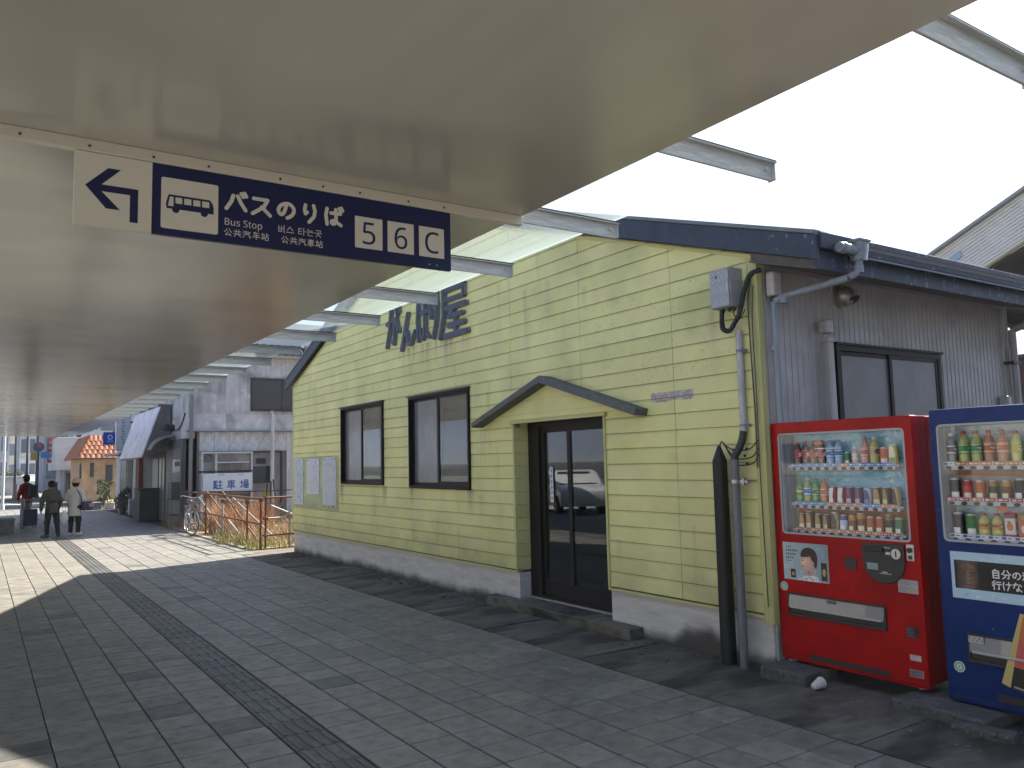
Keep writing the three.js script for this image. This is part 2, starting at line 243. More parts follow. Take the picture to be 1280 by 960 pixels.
// ------------------------------------------------------------ the walkway roof
const canopy = thing('walkway_canopy', 'long flat white metal walkway roof overhead with glass edge on steel brackets', 'canopy');
{
  const YS = 3.09, YG = 3.2, XE = 2.545, XT = 3.35, X0 = -2.6;
  const smear = dataTex(512, 128, (u, v) => { const n = fbm(u, v * 0.5, 6, 4), s = fbm(u * 1, v, 4, 3), y = vn(u * 64, v * 2, 64); const k = 0.90 + 0.10 * (n - 0.5) - 0.10 * sm(0.55, 0.8, s) + 0.02 * (y - .5); return [k, k * 0.985, k * 0.95]; });
  const gloss = dataTex(256, 256, (u, v) => { const k = 0.9 + 0.35 * (fbm(u, v, 5, 4) - 0.5); return [k, k, k]; }, false);
  const soffit = M([0.62, 0.605, 0.575], 0.22, { map: rep(smear, 0.14, 0.25), roughnessMap: rep(gloss, 0.3), metalness: 0.15 });
  const steel = T([0.52, 0.53, 0.53], 0.5, 1.2), dark = M([0.03, 0.04, 0.045], 0.6);
  const zEnd = -36.2, ends = [18.1, 10.83, 3.57, -3.70, -10.98, -18.25, -25.5, -32.75, zEnd];  // the run behind the camera is lengthened to cut ambient light
  for (let i = 0; i < ends.length - 1; i++) for (const [a, b] of [[X0, -0.52], [-0.51, XE]]) part('soffit_panel', uvm(rbox(a, b, YS, YS + 0.03, ends[i] - 0.006, ends[i + 1] + 0.006, 0.004)), soffit, canopy);
  part('roof_deck', uvm(box(X0 - 0.02, XE - 0.03, YS + 0.14, YS + 0.26, zEnd, 18.1)), steel, canopy);
  part('edge_beam', uvm([rbox(XE - 0.14, XE - 0.01, YS + 0.031, YS + 0.139, zEnd, 18.1, 0.006), rbox(X0, X0 + 0.12, YS + 0.031, YS + 0.139, zEnd, 18.1), box(X0 + 0.12, XE - 0.14, YS + 0.031, YS + 0.139, zEnd, zEnd + 0.06)]), steel, canopy);
  const br = merge([box(XE - 0.009, XT - 0.01, YS + 0.004, YG - 0.018, -0.006, 0.006), box(XE - 0.009, XT, YG - 0.018, YG - 0.012, -0.032, 0.032), box(XT - 0.01, XT - 0.003, YS + 0.004, YG - 0.018, -0.022, 0.022), tr(rot(cyl(0.012, 0.012, 0.012, 8), PI / 2), XT - 0.06, YG - 0.05, 0.01)]);
  const gk = box(XE - 0.02, XT + 0.004, YG - 0.012, YG - 0.001, -0.026, 0.026);
  const glassM = P([0.74, 0.90, 0.93], 0.52, { transmission: 0.9, thickness: 0, transparent: true, opacity: 0.62, side: THREE.DoubleSide, specularIntensity: 1 });
  const dusty = canvasTex(256, 256, (c) => { c.fillStyle = '#545454'; c.fillRect(0, 0, 256, 256); for (let i = 0; i < 256; i++) { c.fillStyle = `rgba(255,255,255,${0.8 * Math.pow(i / 256, 2.0)})`; c.fillRect(i, 0, 1, 256); } for (let i = 0; i < 90; i++) { c.fillStyle = `rgba(255,255,255,${rr(0.2, 0.8)})`; c.beginPath(); c.ellipse(rr(20, 240), rr(0, 256), rr(0.8, 3.2), rr(0.6, 2), rr(0, 3), 0, 7); c.fill(); } });
  dusty.colorSpace = THREE.NoColorSpace; glassM.alphaMap = dusty; glassM.opacity = 0.95;
  const dz = 1.2135, pane = () => { const g = new THREE.PlaneGeometry(XT - 0.03 - XE + 0.02, dz - 0.02); g.rotateX(-PI / 2); return tr(g, (XT - 0.03 + XE - 0.02) / 2, YG + 0.006, 0); }, pg = pane();
  const edge = box(XT - 0.032, XT - 0.03, YG, YG + 0.011, -(dz - 0.02) / 2, (dz - 0.02) / 2), edgeM = P([0.92, 0.95, 0.94], 0.3, { transmission: 0.75, thickness: 0 });
  for (let k = -17; k <= 26; k++) {
    const z = -3.80 - dz * k, b = part('bracket', br, steel, canopy); b.position.z = z;
    const s = part('glass_gasket', gk, dark, b);
    if (k < 26) { const p = part('glass_pane', pg, glassM, canopy); p.position.z = z - dz / 2; part('glass_edge', edge, edgeM, p); }
  }
  for (const z of [16, 9.5, 3, -6.7, -13.9, -21.1, -28.3, -35.5]) part('column', [rbox(-2.3, -2.15, -0.005, YS - 0.001, z - 0.075, z + 0.075, 0.01), rbox(-2.4, -2.05, 0, 0.02, z - 0.17, z + 0.17, 0.006)], steel, canopy);
}

// ------------------------------------------------------------ hanging direction sign
{
  const k = 0.96, Zs = -3.706, X = (x) => x * k, Y = (y) => 1.7 + (y - 1.7) * k;
  const s = thing('direction_sign', 'navy and white bus stop direction sign hanging under the walkway roof', 'sign', [X(1.235), 0, Zs]), ox = X(1.235);
  const bx = (a, b, c, d, z0, z1) => rbox(X(a) - ox, X(b) - ox, Y(c), Y(d), z0, z1, 0.003);
  const print = (w, h, f) => { const t = canvasTex(w, h, f); return M('#ffffff', 0.42, { map: t }); };
  const face = (name, a, b, c, d, m, p) => { const g = new THREE.PlaneGeometry(X(b) - X(a), Y(d) - Y(c)); return part(name, tr(g, (X(a) + X(b)) / 2 - ox, (Y(c) + Y(d)) / 2, 0.0155), m, p); };
  const navy = '#1b2350', white = '#d9d4c8', wm = M('#cfcabd', 0.5), nm = M([0.012, 0.017, 0.065], 0.3);
  const L = 0.305, R = 2.164, B = 2.762, Tt = 3.092, mid = 0.6185;
  const wp = part('white_panel', bx(L, mid - 0.001, B, Tt, -0.012, 0.013), wm, s);
  face('arrow_print', L + 0.002, mid - 0.002, B + 0.002, Tt - 0.002, print(640, 672, (c, w, h) => {
    c.fillStyle = white; c.fillRect(0, 0, w, h); c.fillStyle = navy;
    const q = (x, y) => [(x - L) / (mid - L) * w, (Tt - y) / (Tt - B) * h];
    c.beginPath(); [[0.346, 2.941], [0.436, 3.032], [0.488, 3.032], [0.411, 2.953], [0.561, 2.953], [0.561, 2.797], [0.527, 2.797], [0.527, 2.922], [0.411, 2.922], [0.488, 2.846], [0.430, 2.846]].forEach((p, i) => c[i ? 'lineTo' : 'moveTo'](...q(...p))); c.fill();
    for (let i = 0; i < 60; i++) { c.fillStyle = `rgba(90,80,60,${rr(0.03, 0.2)})`; c.fillRect(rr(0, 60) * (i % 3), h - rr(0, 60) * (i % 2 + 0.3), rr(1, 6), rr(1, 5)); }
  }), wp);
  const np = part('navy_panel', bx(mid + 0.001, R, B, Tt, -0.012, 0.013), nm, s);
  face('lettering', mid + 0.003, R - 0.002, B + 0.002, Tt - 0.002, print(2048, 440, (c, w, h) => {
    c.fillStyle = navy; c.fillRect(0, 0, w, h);
    const q = (x, y) => [(x - mid) / (R - mid) * w, (Tt - y) / (Tt - B) * h], u = w / (R - mid);
    const rec = (x0, y1, x1, y0, r) => { const [a, b] = q(x0, y1), [e, f] = q(x1, y0); c.beginPath(); c.roundRect(a, b, e - a, f - b, r); c.fill(); };
    c.fillStyle = white; rec(0.652, 3.034, 0.905, 2.792, 14); for (const x of [1.594, 1.779, 1.966]) rec(x, 2.993, x + 0.156, 2.823, 5);
    c.fillStyle = navy;                                              // bus
    c.beginPath(); [[0.684, 2.955], [0.866, 2.955], [0.878, 2.94], [0.884, 2.918], [0.884, 2.888], [0.676, 2.888], [0.673, 2.91]].forEach((p, i) => c[i ? 'lineTo' : 'moveTo'](...q(...p))); c.fill();
    for (const x of [0.716, 0.842]) { c.beginPath(); c.arc(...q(x, 2.886), 0.016 * u, 0, 7); c.fill(); }
    c.fillStyle = white; for (const [a, b] of [[0.714, 0.744], [0.752, 0.784], [0.792, 0.824], [0.832, 0.864]]) rec(a, 2.945, b, 2.916, 2);
    c.beginPath(); [[0.690, 2.945], [0.706, 2.945], [0.706, 2.90], [0.682, 2.90]].forEach((p, i) => c[i ? 'lineTo' : 'moveTo'](...q(...p))); c.fill();
    c.fillStyle = navy; c.font = '222px sans-serif'; c.textAlign = 'center'; c.textBaseline = 'middle';
    for (const [t, x] of [['5', 1.672], ['6', 1.857], ['C', 2.044]]) c.fillText(t, ...q(x, 2.905));
    const line = (t, x, y, hgt, lw, gap) => write(c, t, q(x, y)[0], q(x, y)[1], hgt * u, lw, white, gap);
    line('バスのりば', 0.934, 3.02, 0.106, 25, 1.15);
    line('公共汽车站', 0.931, 2.833, 0.040, 5, 1.1); line('公共汽車站', 1.205, 2.833, 0.040, 5, 1.1); line('버스', 1.189, 2.886, 0.040, 5, 1.05); line('타는곳', 1.290, 2.886, 0.040, 5, 1.08);
    c.fillStyle = white; c.textAlign = 'left'; c.font = '62px sans-serif'; c.fillText('Bus Stop', ...q(0.931, 2.864));
    c.fillStyle = '#2a86b8'; for (const x of [2.03, 2.075]) { c.beginPath(); c.arc(...q(x, 2.782), 9, 0, 7); c.fill(); }
  }), np);
  part('mounting_rail', [rbox(-1.75, 1.36, Y(3.093), 3.0895, -0.02, 0.022, 0.004)], M('#cdc7b8', 0.5), s);
  for (const x of [0.36, 0.62, 0.86, 1.2, 1.42, 1.62, 1.9, 2.12, 0.1, -0.2]) part('rivet', rot(cyl(0.006, 0.005, 0.006, 8), PI / 2).translate(X(x) - ox, Y(3.115), 0.024), M([0.1, 0.09, 0.08], 0.6, { metalness: 0.5 }), s);
}

// ------------------------------------------------------------ the yellow shop
const shop = thing('yellow_shop', 'single storey shop with pale yellow board cladding, dark roof and corrugated grey side wall', 'building', [5.3, 0, -10.2]);
shop.updateMatrixWorld();
const SX = 5.3, SZ = -10.2;
const inShop = (g) => tr(merge([g]), -SX, 0, -SZ);                    // world shapes into the shop's own frame
const sp = (name, geo, m, parent = shop, label) => part(name, inShop(geo), m, parent, label);
const facadeTex = (() => {            // grime, drips and mould over the whole front, one picture in metres
  const W = 2048, H = 1024, d = new Uint8Array(W * H * 4), drips = [];
  for (let i = 0; i < 70; i++) drips.push([rr(-16, -4.4), rr(0.9, 4.8), rr(0.015, 0.06), rr(0.3, 1.3), rr(0.02, 0.10)]);
  for (let i = 0; i < 26; i++) drips.push([rr(-11.3, -9.0), 3.42, rr(0.02, 0.07), rr(0.2, 0.7), rr(0.05, 0.16)]);
  for (const z of [-13.39, -11.65, -10.72, -8.98]) for (let i = 0; i < 3; i++) drips.push([z + rr(-0.06, 0.06), 1.36, rr(0.03, 0.08), rr(0.3, 0.6), 0.14]);
  const spots = []; for (let i = 0; i < 260; i++) spots.push([rr(-6.6, -4.6), rr(2.4, 3.3), rr(0.003, 0.0065)]); for (let i = 0; i < 120; i++) spots.push([rr(-16, -4.4), rr(0.5, 4.5), rr(0.003, 0.007)]);
  const base = new Float32Array(W * H);
  for (const [z, y, w, l, s] of drips) { const i0 = Math.floor((z - 3 * w + 16.2) / 12.2 * W), i1 = Math.ceil((z + 3 * w + 16.2) / 12.2 * W), j1 = Math.floor(y / 5.4 * H), j0 = Math.max(0, Math.floor((y - l) / 5.4 * H)); for (let j = j0; j < j1; j++) for (let i = Math.max(0, i0); i < Math.min(W, i1); i++) { const zz = (i / W) * 12.2 - 16.2, q = (zz - z) / w, t = (j - j0) / (j1 - j0); base[j * W + i] += s * Math.exp(-q * q) * t * t * (0.6 + 0.8 * vn(i / 3, j / 40, 1024)); } }
  for (const [z, y, r] of spots) { const ci = (z + 16.2) / 12.2 * W, cj = y / 5.4 * H, R = r / 12.2 * W * 1.1; for (let j = Math.floor(cj - R); j <= cj + R; j++) for (let i = Math.floor(ci - R); i <= ci + R; i++) if ((i - ci) ** 2 + (j - cj) ** 2 < R * R && i > 0 && i < W && j > 0 && j < H) base[j * W + i] += 0.22; }
  for (let j = 0; j < H; j++) for (let i = 0; i < W; i++) {
    const u = i / W, v = j / H, z = u * 12.2 - 16.2, y = v * 5.4;
    let g = base[j * W + i] + 0.16 * (fbm(u * 2.2, v, 12, 5) - 0.45);
    g += 0.22 * sm(0.95, 0.4, y) * fbm(u * 2, v * 1.5, 20, 4);                                   // splash zone
    const row = ((y - 0.43) / 0.1513) % 1; g += 0.10 * sm(0.82, 1, row) * (0.3 + vn(z * 3, y * 2, 512)) ;            // darker along the top of each board row
    g += 0.20 * sm(0.55, 0.8, fbm(u * 2 + .3, v + .6, 6, 4)) * sm(-9, -5, z) * 0.6;
    const p = sm(-5.63, -5.58, z) * sm(-5.04, -5.1, z) * sm(2.205, 2.225, y + 0.03 * (vn(z * 30, y * 60, 512) - .5)) * sm(2.315, 2.29, y);   // bare patch where a plate has come off
    const k = 1 - Math.min(0.7, Math.max(-0.12, g)), n = 0.02 * (rnd() - 0.5);
    let c = [0.845 * k + n, 0.835 * k + n, (0.565 + 0.03 * vn(u * 60, v * 30, 512)) * (k * 0.9 + 0.1) + n];
    if (p > 0.5) { const q = 0.52 + 0.25 * vn(z * 40, y * 80, 512); c = [q, q * 0.96, q * 0.95]; }
    const o = (j * W + i) * 4; d[o] = c[0] * 255; d[o + 1] = c[1] * 255; d[o + 2] = c[2] * 255; d[o + 3] = 255;
  }
  const t = new THREE.DataTexture(d, W, H, THREE.RGBAFormat); t.magFilter = THREE.LinearFilter; t.colorSpace = THREE.SRGBColorSpace; t.needsUpdate = true; return t;
})();
const yellowM = [[1, 1, 1], [0.93, 0.94, 0.91], [0.98, 0.965, 0.99]].map((c) => M(c, 0.62, { map: facadeTex }));
const facUV = (g) => { g = clean(g); const p = g.attributes.position, u = new Float32Array(p.count * 2); for (let i = 0; i < p.count; i++) { u[2 * i] = (p.getZ(i) + 16.2) / 12.2; u[2 * i + 1] = p.getY(i) / 5.4; } g.setAttribute('uv', new THREE.BufferAttribute(u, 2)); return g; };
const yellowTrim = T([0.62, 0.60, 0.25], 0.6, 1), bronze = P([0.018, 0.016, 0.016], 0.5, { specularIntensity: 0.4, map: rep(mottle, 2) }), blackM = M([0.012, 0.012, 0.013], 0.5);
const openings = [[-13.39, -11.65, 1.37, 2.68], [-10.72, -8.98, 1.35, 2.66], [-7.95, -6.31, 0, 2.15]];
const gableTop = (z) => (z < -10.4 ? 5.33 + 0.356 * (z + 10.4) : 5.33 - 0.323 * (z + 10.4));
{
  // backing wall with its openings
  const s = poly([[-16.05, 0.40], [-7.95, 0.40], [-7.95, 2.15], [-6.31, 2.15], [-6.31, 0.40], [-4.33, 0.40], [-4.33, gableTop(-4.33)], [-10.4, 5.33], [-16.05, gableTop(-16.05)]]);
  for (const [a, b, c, d] of openings.slice(0, 2)) { const h = new THREE.Path(); const y0 = Math.max(c, 0.401); h.moveTo(a, y0); h.lineTo(a, d); h.lineTo(b, d); h.lineTo(b, y0); s.holes.push(h); }
  const wall = sp('wall', prism(s, 5.38, 0.062), M([0.27, 0.26, 0.12], 0.9));
  // the cladding, board by board
  const joints = [-16.05, -14.73, -13.39, -12.03, -10.68, -9.34, -8.0, -6.655, -5.3, -4.325], pitch = 0.1513;
  const clip = (P0, f) => { const out = []; for (let i = 0; i < P0.length; i++) { const a = P0[i], b = P0[(i + 1) % P0.length], fa = f(a), fb = f(b); if (fa >= 0) out.push(a); if (fa * fb < 0) { const t = fa / (fa - fb); out.push([a[0] + t * (b[0] - a[0]), a[1] + t * (b[1] - a[1])]); } } return out; };
  let n = 0;
  for (let r = 0; r < 33; r++) for (let c = 0; c < joints.length - 1; c++) {
    const y0 = 0.434 + pitch * r + 0.003, y1 = y0 + pitch - 0.0045; let rects = [[joints[c] + 0.002, joints[c + 1] - 0.002, y0, y1]];
    for (const [a, b, lo, hi] of openings) rects = rects.flatMap(([p, q, s0, s1]) => {
      if (q <= a || p >= b || s1 <= lo || s0 >= hi) return [[p, q, s0, s1]];
      const o = []; if (p < a - 0.02) o.push([p, a, s0, s1]); if (q > b + 0.02) o.push([b, q, s0, s1]);
      const m0 = Math.max(p, a), m1 = Math.min(q, b); if (s1 > hi + 0.01) o.push([m0, m1, hi, s1]); if (s0 < lo - 0.01) o.push([m0, m1, s0, lo]); return o;
    });
    for (const [p, q, s0, s1] of rects) {
      let pl = [[p, s0], [q, s0], [q, s1], [p, s1]];
      pl = clip(pl, ([z, y]) => 5.33 + 0.356 * (z + 10.4) - 0.01 - y); if (pl.length > 2) pl = clip(pl, ([z, y]) => 5.33 - 0.323 * (z + 10.4) - 0.01 - y);
      if (pl.length < 3) continue;
      // each board stands a little proud at its foot, as lapped boards do
      const g = prism(pl, 5.318, 0.018, 0.0022), P1 = g.attributes.position, lean = rr(0.001, 0.005); for (let i = 0; i < P1.count; i++) P1.setX(i, P1.getX(i) - lean * (y1 - P1.getY(i)) / pitch - ((n * 7) % 5) * 0.0003);
      sp('siding_board', facUV(g), yellowM[Math.floor(rnd() * 3)], wall); n++;
    }
  }
  // base, drip edge, corner trims
  const baseTex = dataTex(1024, 128, (u, v) => { const n = fbm(u * 4, v, 10, 4), e = 0.30 + 0.22 * (fbm(u * 3 + .2, 0.5, 14, 3) - 0.5) + 0.30 * sm(.62, .8, fbm(u * 2 + .7, .2, 9, 2)) * sm(0.6, 0.8, u); const dk = sm(e + 0.06, e - 0.34, v + 0.10 * (fbm(u * 6, v, 20, 3) - 0.5)); const k = (0.74 + 0.16 * (n - 0.5)) * (1 - 0.62 * dk) + 0.03 * (rnd() - .5); return [k, k * (0.985 - .02 * dk), k * (0.965 - 0.05 * dk)]; }, true, false);
  const baseUV = (g) => { g = clean(g); const p = g.attributes.position, u = new Float32Array(p.count * 2); for (let i = 0; i < p.count; i++) { u[2 * i] = (p.getZ(i) + 16.1) / 11.9 + (p.getX(i) - 5.3) * 0.05; u[2 * i + 1] = p.getY(i) / 0.42; } g.setAttribute('uv', new THREE.BufferAttribute(u, 2)); return g; };
  const bm = M('#ffffff', 0.9, { map: baseTex, bumpMap: bumps, bumpScale: 0.003 });
  for (const [a, b] of [[-16.03, -13.6], [-13.596, -11.2], [-11.196, -9.3], [-9.296, -7.952], [-6.308, -4.34]]) sp('foundation', baseUV(box(5.325, 5.55, -0.1, 0.402, a, b)), bm);
  for (const [a, b] of [[-16.06, -7.945], [-6.315, -4.325]]) { sp('drip_edge', box(5.29, 5.33, 0.402, 0.424, a, b), yellowTrim); sp('drip_shadow_gap', box(5.312, 5.33, 0.425, 0.436, a, b), blackM); }
  sp('corner_trim', [rbox(5.288, 5.322, 0.36, gableTop(-4.33) - 0.02, -4.40, -4.315, 0.004), rbox(5.29, 5.36, 0.36, 3.28, -4.3149, -4.300, 0.003)], yellowTrim);
  sp('corner_trim', rbox(5.294, 5.33, 0.40, gableTop(-16.05) - 0.03, -16.07, -16.02, 0.004), yellowTrim);
  sp('bargeboard_trim', [beam(V(5.296, 5.28, -10.4), V(5.296, gableTop(-4.33) - 0.03, -4.33), 0.02, 0.03), beam(V(5.296, 5.28, -10.4), V(5.296, gableTop(-16.05) - 0.03, -16.05), 0.02, 0.03)], yellowTrim);
  // closed shell behind the front
  const inner = M([0.20, 0.19, 0.17], 0.9);
  sp('side_wall', box(5.40, 9.3, 0, 3.2, -16.04, -15.94), T([0.5, 0.48, 0.25], 0.8));
  sp('rear_wall', prism([[-16.04, 0], [-4.4, 0], [-4.4, 3.2], [-10.4, 5.15], [-16.04, 3.1]], 9.4, 0.1), inner);
  sp('interior_floor', box(5.6, 9.3, 0.02, 0.12, -15.9, -4.5), inner);
  sp('ceiling', box(5.4, 9.3, 2.8, 2.84, -15.9, -4.5), inner);
}
// windows in the front
const clearGlass = P([0.85, 0.88, 0.88], 0.0, { transmission: 1, thickness: 0, ior: 1.5, specularIntensity: 1 });
const frosted = P([0.15, 0.155, 0.175], 0.42, { clearcoat: 0.7, clearcoatRoughness: 0.12, map: rep(mottle, 0.5) });
function slidingWindow(z0, z1, y0, y1) {
  const w = sp('window', [box(5.262, 5.36, y0, y0 + 0.03, z0, z1), box(5.262, 5.36, y1 - 0.03, y1, z0, z1), box(5.262, 5.36, y0 + 0.03, y1 - 0.03, z0, z0 + 0.028), box(5.262, 5.36, y0 + 0.03, y1 - 0.03, z1 - 0.028, z1)], bronze);
  const zm = (z0 + z1) / 2;
  sp('window_hood', [rbox(5.235, 5.30, y1 + 0.0005, y1 + 0.022, z0 - 0.02, z1 + 0.02, 0.004)], T([0.09, 0.095, 0.105], 0.5, 2), w);
  sp('sill', rbox(5.30, 5.30, y0 - 0.022, y0 - 0.0005, z0 - 0.015, z1 + 0.03, 0.004), bronze, w);
  for (const [a, b, x, f] of [[z0 + 0.03, zm + 0.03, 5.325, 1], [zm - 0.03, z1 - 0.03, 5.29, 0]]) {
    sp('sash', [box(x, x + 0.025, y0 + 0.031, y0 + (f ? 0.075 : 0.095), a, b), box(x, x + 0.025, y1 - 0.07, y1 - 0.031, a, b), box(x, x + 0.025, y0 + 0.0765, y1 - 0.0705, a, a + (f ? 0.035 : 0.055)), box(x, x + 0.025, y0 + 0.0765, y1 - 0.0705, b - (f ? 0.05 : 0.04), b)], bronze, w);
    sp('pane', box(x + 0.010, x + 0.014, y0 + 0.07, y1 - 0.065, a + 0.02, b - 0.02), f ? frosted : clearGlass, w);
  }
  sp('blind', box(5.42, 5.425, y0, y1, z0, z1 - 0.05), M([0.055, 0.05, 0.052], 0.85, { map: rep(mottle, 0.6) }), w);
}
slidingWindow(...openings[0]); slidingWindow(...openings[1]);
// entrance: recess, door of two sliding leaves, hood and step
{
  const z0 = -7.95, z1 = -6.31, jam = facUV(box(5.301, 5.56, 0.425, 2.148, z0 - 0.03, z0 - 0.001));
  sp('door_reveal', jam, yellowM[0]); sp('door_reveal', facUV(box(5.301, 5.56, 0.425, 2.148, z1 + 0.001, z1 + 0.03)), yellowM[0]);
  sp('door_reveal', facUV(box(5.301, 5.56, 2.1505, 2.18, z0, z1)), yellowM[1]);
  for (let r = 0; r < 11; r++) sp('reveal_board', facUV(box(5.305, 5.548, 0.437 + 0.1513 * r, 0.437 + 0.1513 * r + 0.146, z0 - 0.0008, z0 + 0.008)), yellowM[r % 3]);
  sp('lintel_trim', [rbox(5.262, 5.30, 2.135, 2.17, z0 - 0.06, z1 + 0.06, 0.004), box(5.275, 5.30, 2.172, 2.182, z0 - 0.05, z1 + 0.05)], yellowTrim);
  sp('jamb_trim', rbox(5.281, 5.318, 0.43, 2.134, z1 + 0.002, z1 + 0.03, 0.003), yellowTrim);
  sp('jamb_trim', rbox(5.284, 5.318, 0.43, 2.134, z0 - 0.025, z0 + 0.004, 0.003), yellowTrim);
  sp('gable_panel', facUV(prism([[-8.0, 2.171], [-6.27, 2.171], [-5.95, 2.19], [-7.21, 2.57], [-8.4, 2.21]], 5.298, 0.014)), yellowM[0]);
  const hoodM = T([0.105, 0.11, 0.12], 0.55, 2);
  sp('porch_hood', [prism([[-8.68, 2.125], [-7.21, 2.555], [-7.21, 2.635], [-8.70, 2.185]], 5.297, 0.16, 0.004), prism([[-7.209, 2.555], [-5.67, 2.10], [-5.65, 2.165], [-7.209, 2.635]], 5.297, 0.16, 0.004)], hoodM);
  const x = 5.482, yb = 0.125, yt = 2.149;
  const dr = sp('door', [box(x, x + 0.07, yt - 0.05, yt, z0 + 0.001, z1 - 0.001), box(x, x + 0.07, yb, yb + 0.03, z0 + 0.001, z1 - 0.001), box(x, x + 0.07, yb + 0.031, yt - 0.051, z0 + 0.001, z0 + 0.22), box(x, x + 0.07, yb + 0.031, yt - 0.051, z1 - 0.05, z1 - 0.001)], bronze);
  for (const [a, b, dx] of [[z0 + 0.222, -7.13, 0.035], [-7.19, z1 - 0.052, 0.006]]) {
    sp('door_leaf', [box(x + dx, x + dx + 0.026, yt - 0.13, yt - 0.052, a, b), box(x + dx, x + dx + 0.026, yb + 0.032, yb + 0.20, a, b), box(x + dx, x + dx + 0.026, yb + 0.201, yt - 0.131, a, a + 0.065), box(x + dx, x + dx + 0.026, yb + 0.201, yt - 0.131, b - 0.06, b)], bronze, dr);
    sp('pane', box(x + dx + 0.011, x + dx + 0.015, yb + 0.19, yt - 0.12, a + 0.05, b - 0.05), clearGlass, dr);
  }
  sp('handle', [rbox(x - 0.012, x + 0.004, 1.0, 1.14, z1 - 0.135, z1 - 0.115, 0.004)], M([0.35, 0.34, 0.33], 0.35, { metalness: 0.9 }), dr);
  sp('paper_strip', box(x + 0.0325, x + 0.0335, 1.22, 1.62, -7.56, -7.50), M('#ffffff', 0.8, { map: canvasTex(48, 256, (c) => { c.fillStyle = '#c9cdd2'; c.fillRect(0, 0, 48, 256); for (let i = 0; i < 6; i++) { c.fillStyle = '#6d7f96'; c.fillRect(14, 16 + i * 40, 20, 22); } }) }), dr);
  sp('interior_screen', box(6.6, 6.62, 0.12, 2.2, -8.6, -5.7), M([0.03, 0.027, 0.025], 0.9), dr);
  const stepM = M('#85827b', 0.92, { map: rep(dirt, 0.3, 0.6), bumpMap: rep(bumps, 2), bumpScale: 0.004 });
  sp('door_step', uvm([rbox(5.15, 5.548, -0.05, 0.10, -8.48, -5.86, 0.014)]), stepM); sp('door_sill', uvm(rbox(5.45, 5.57, 0.1055, 0.124, -7.95, -6.31, 0.004)), T([0.35, 0.34, 0.32], 0.7));
}
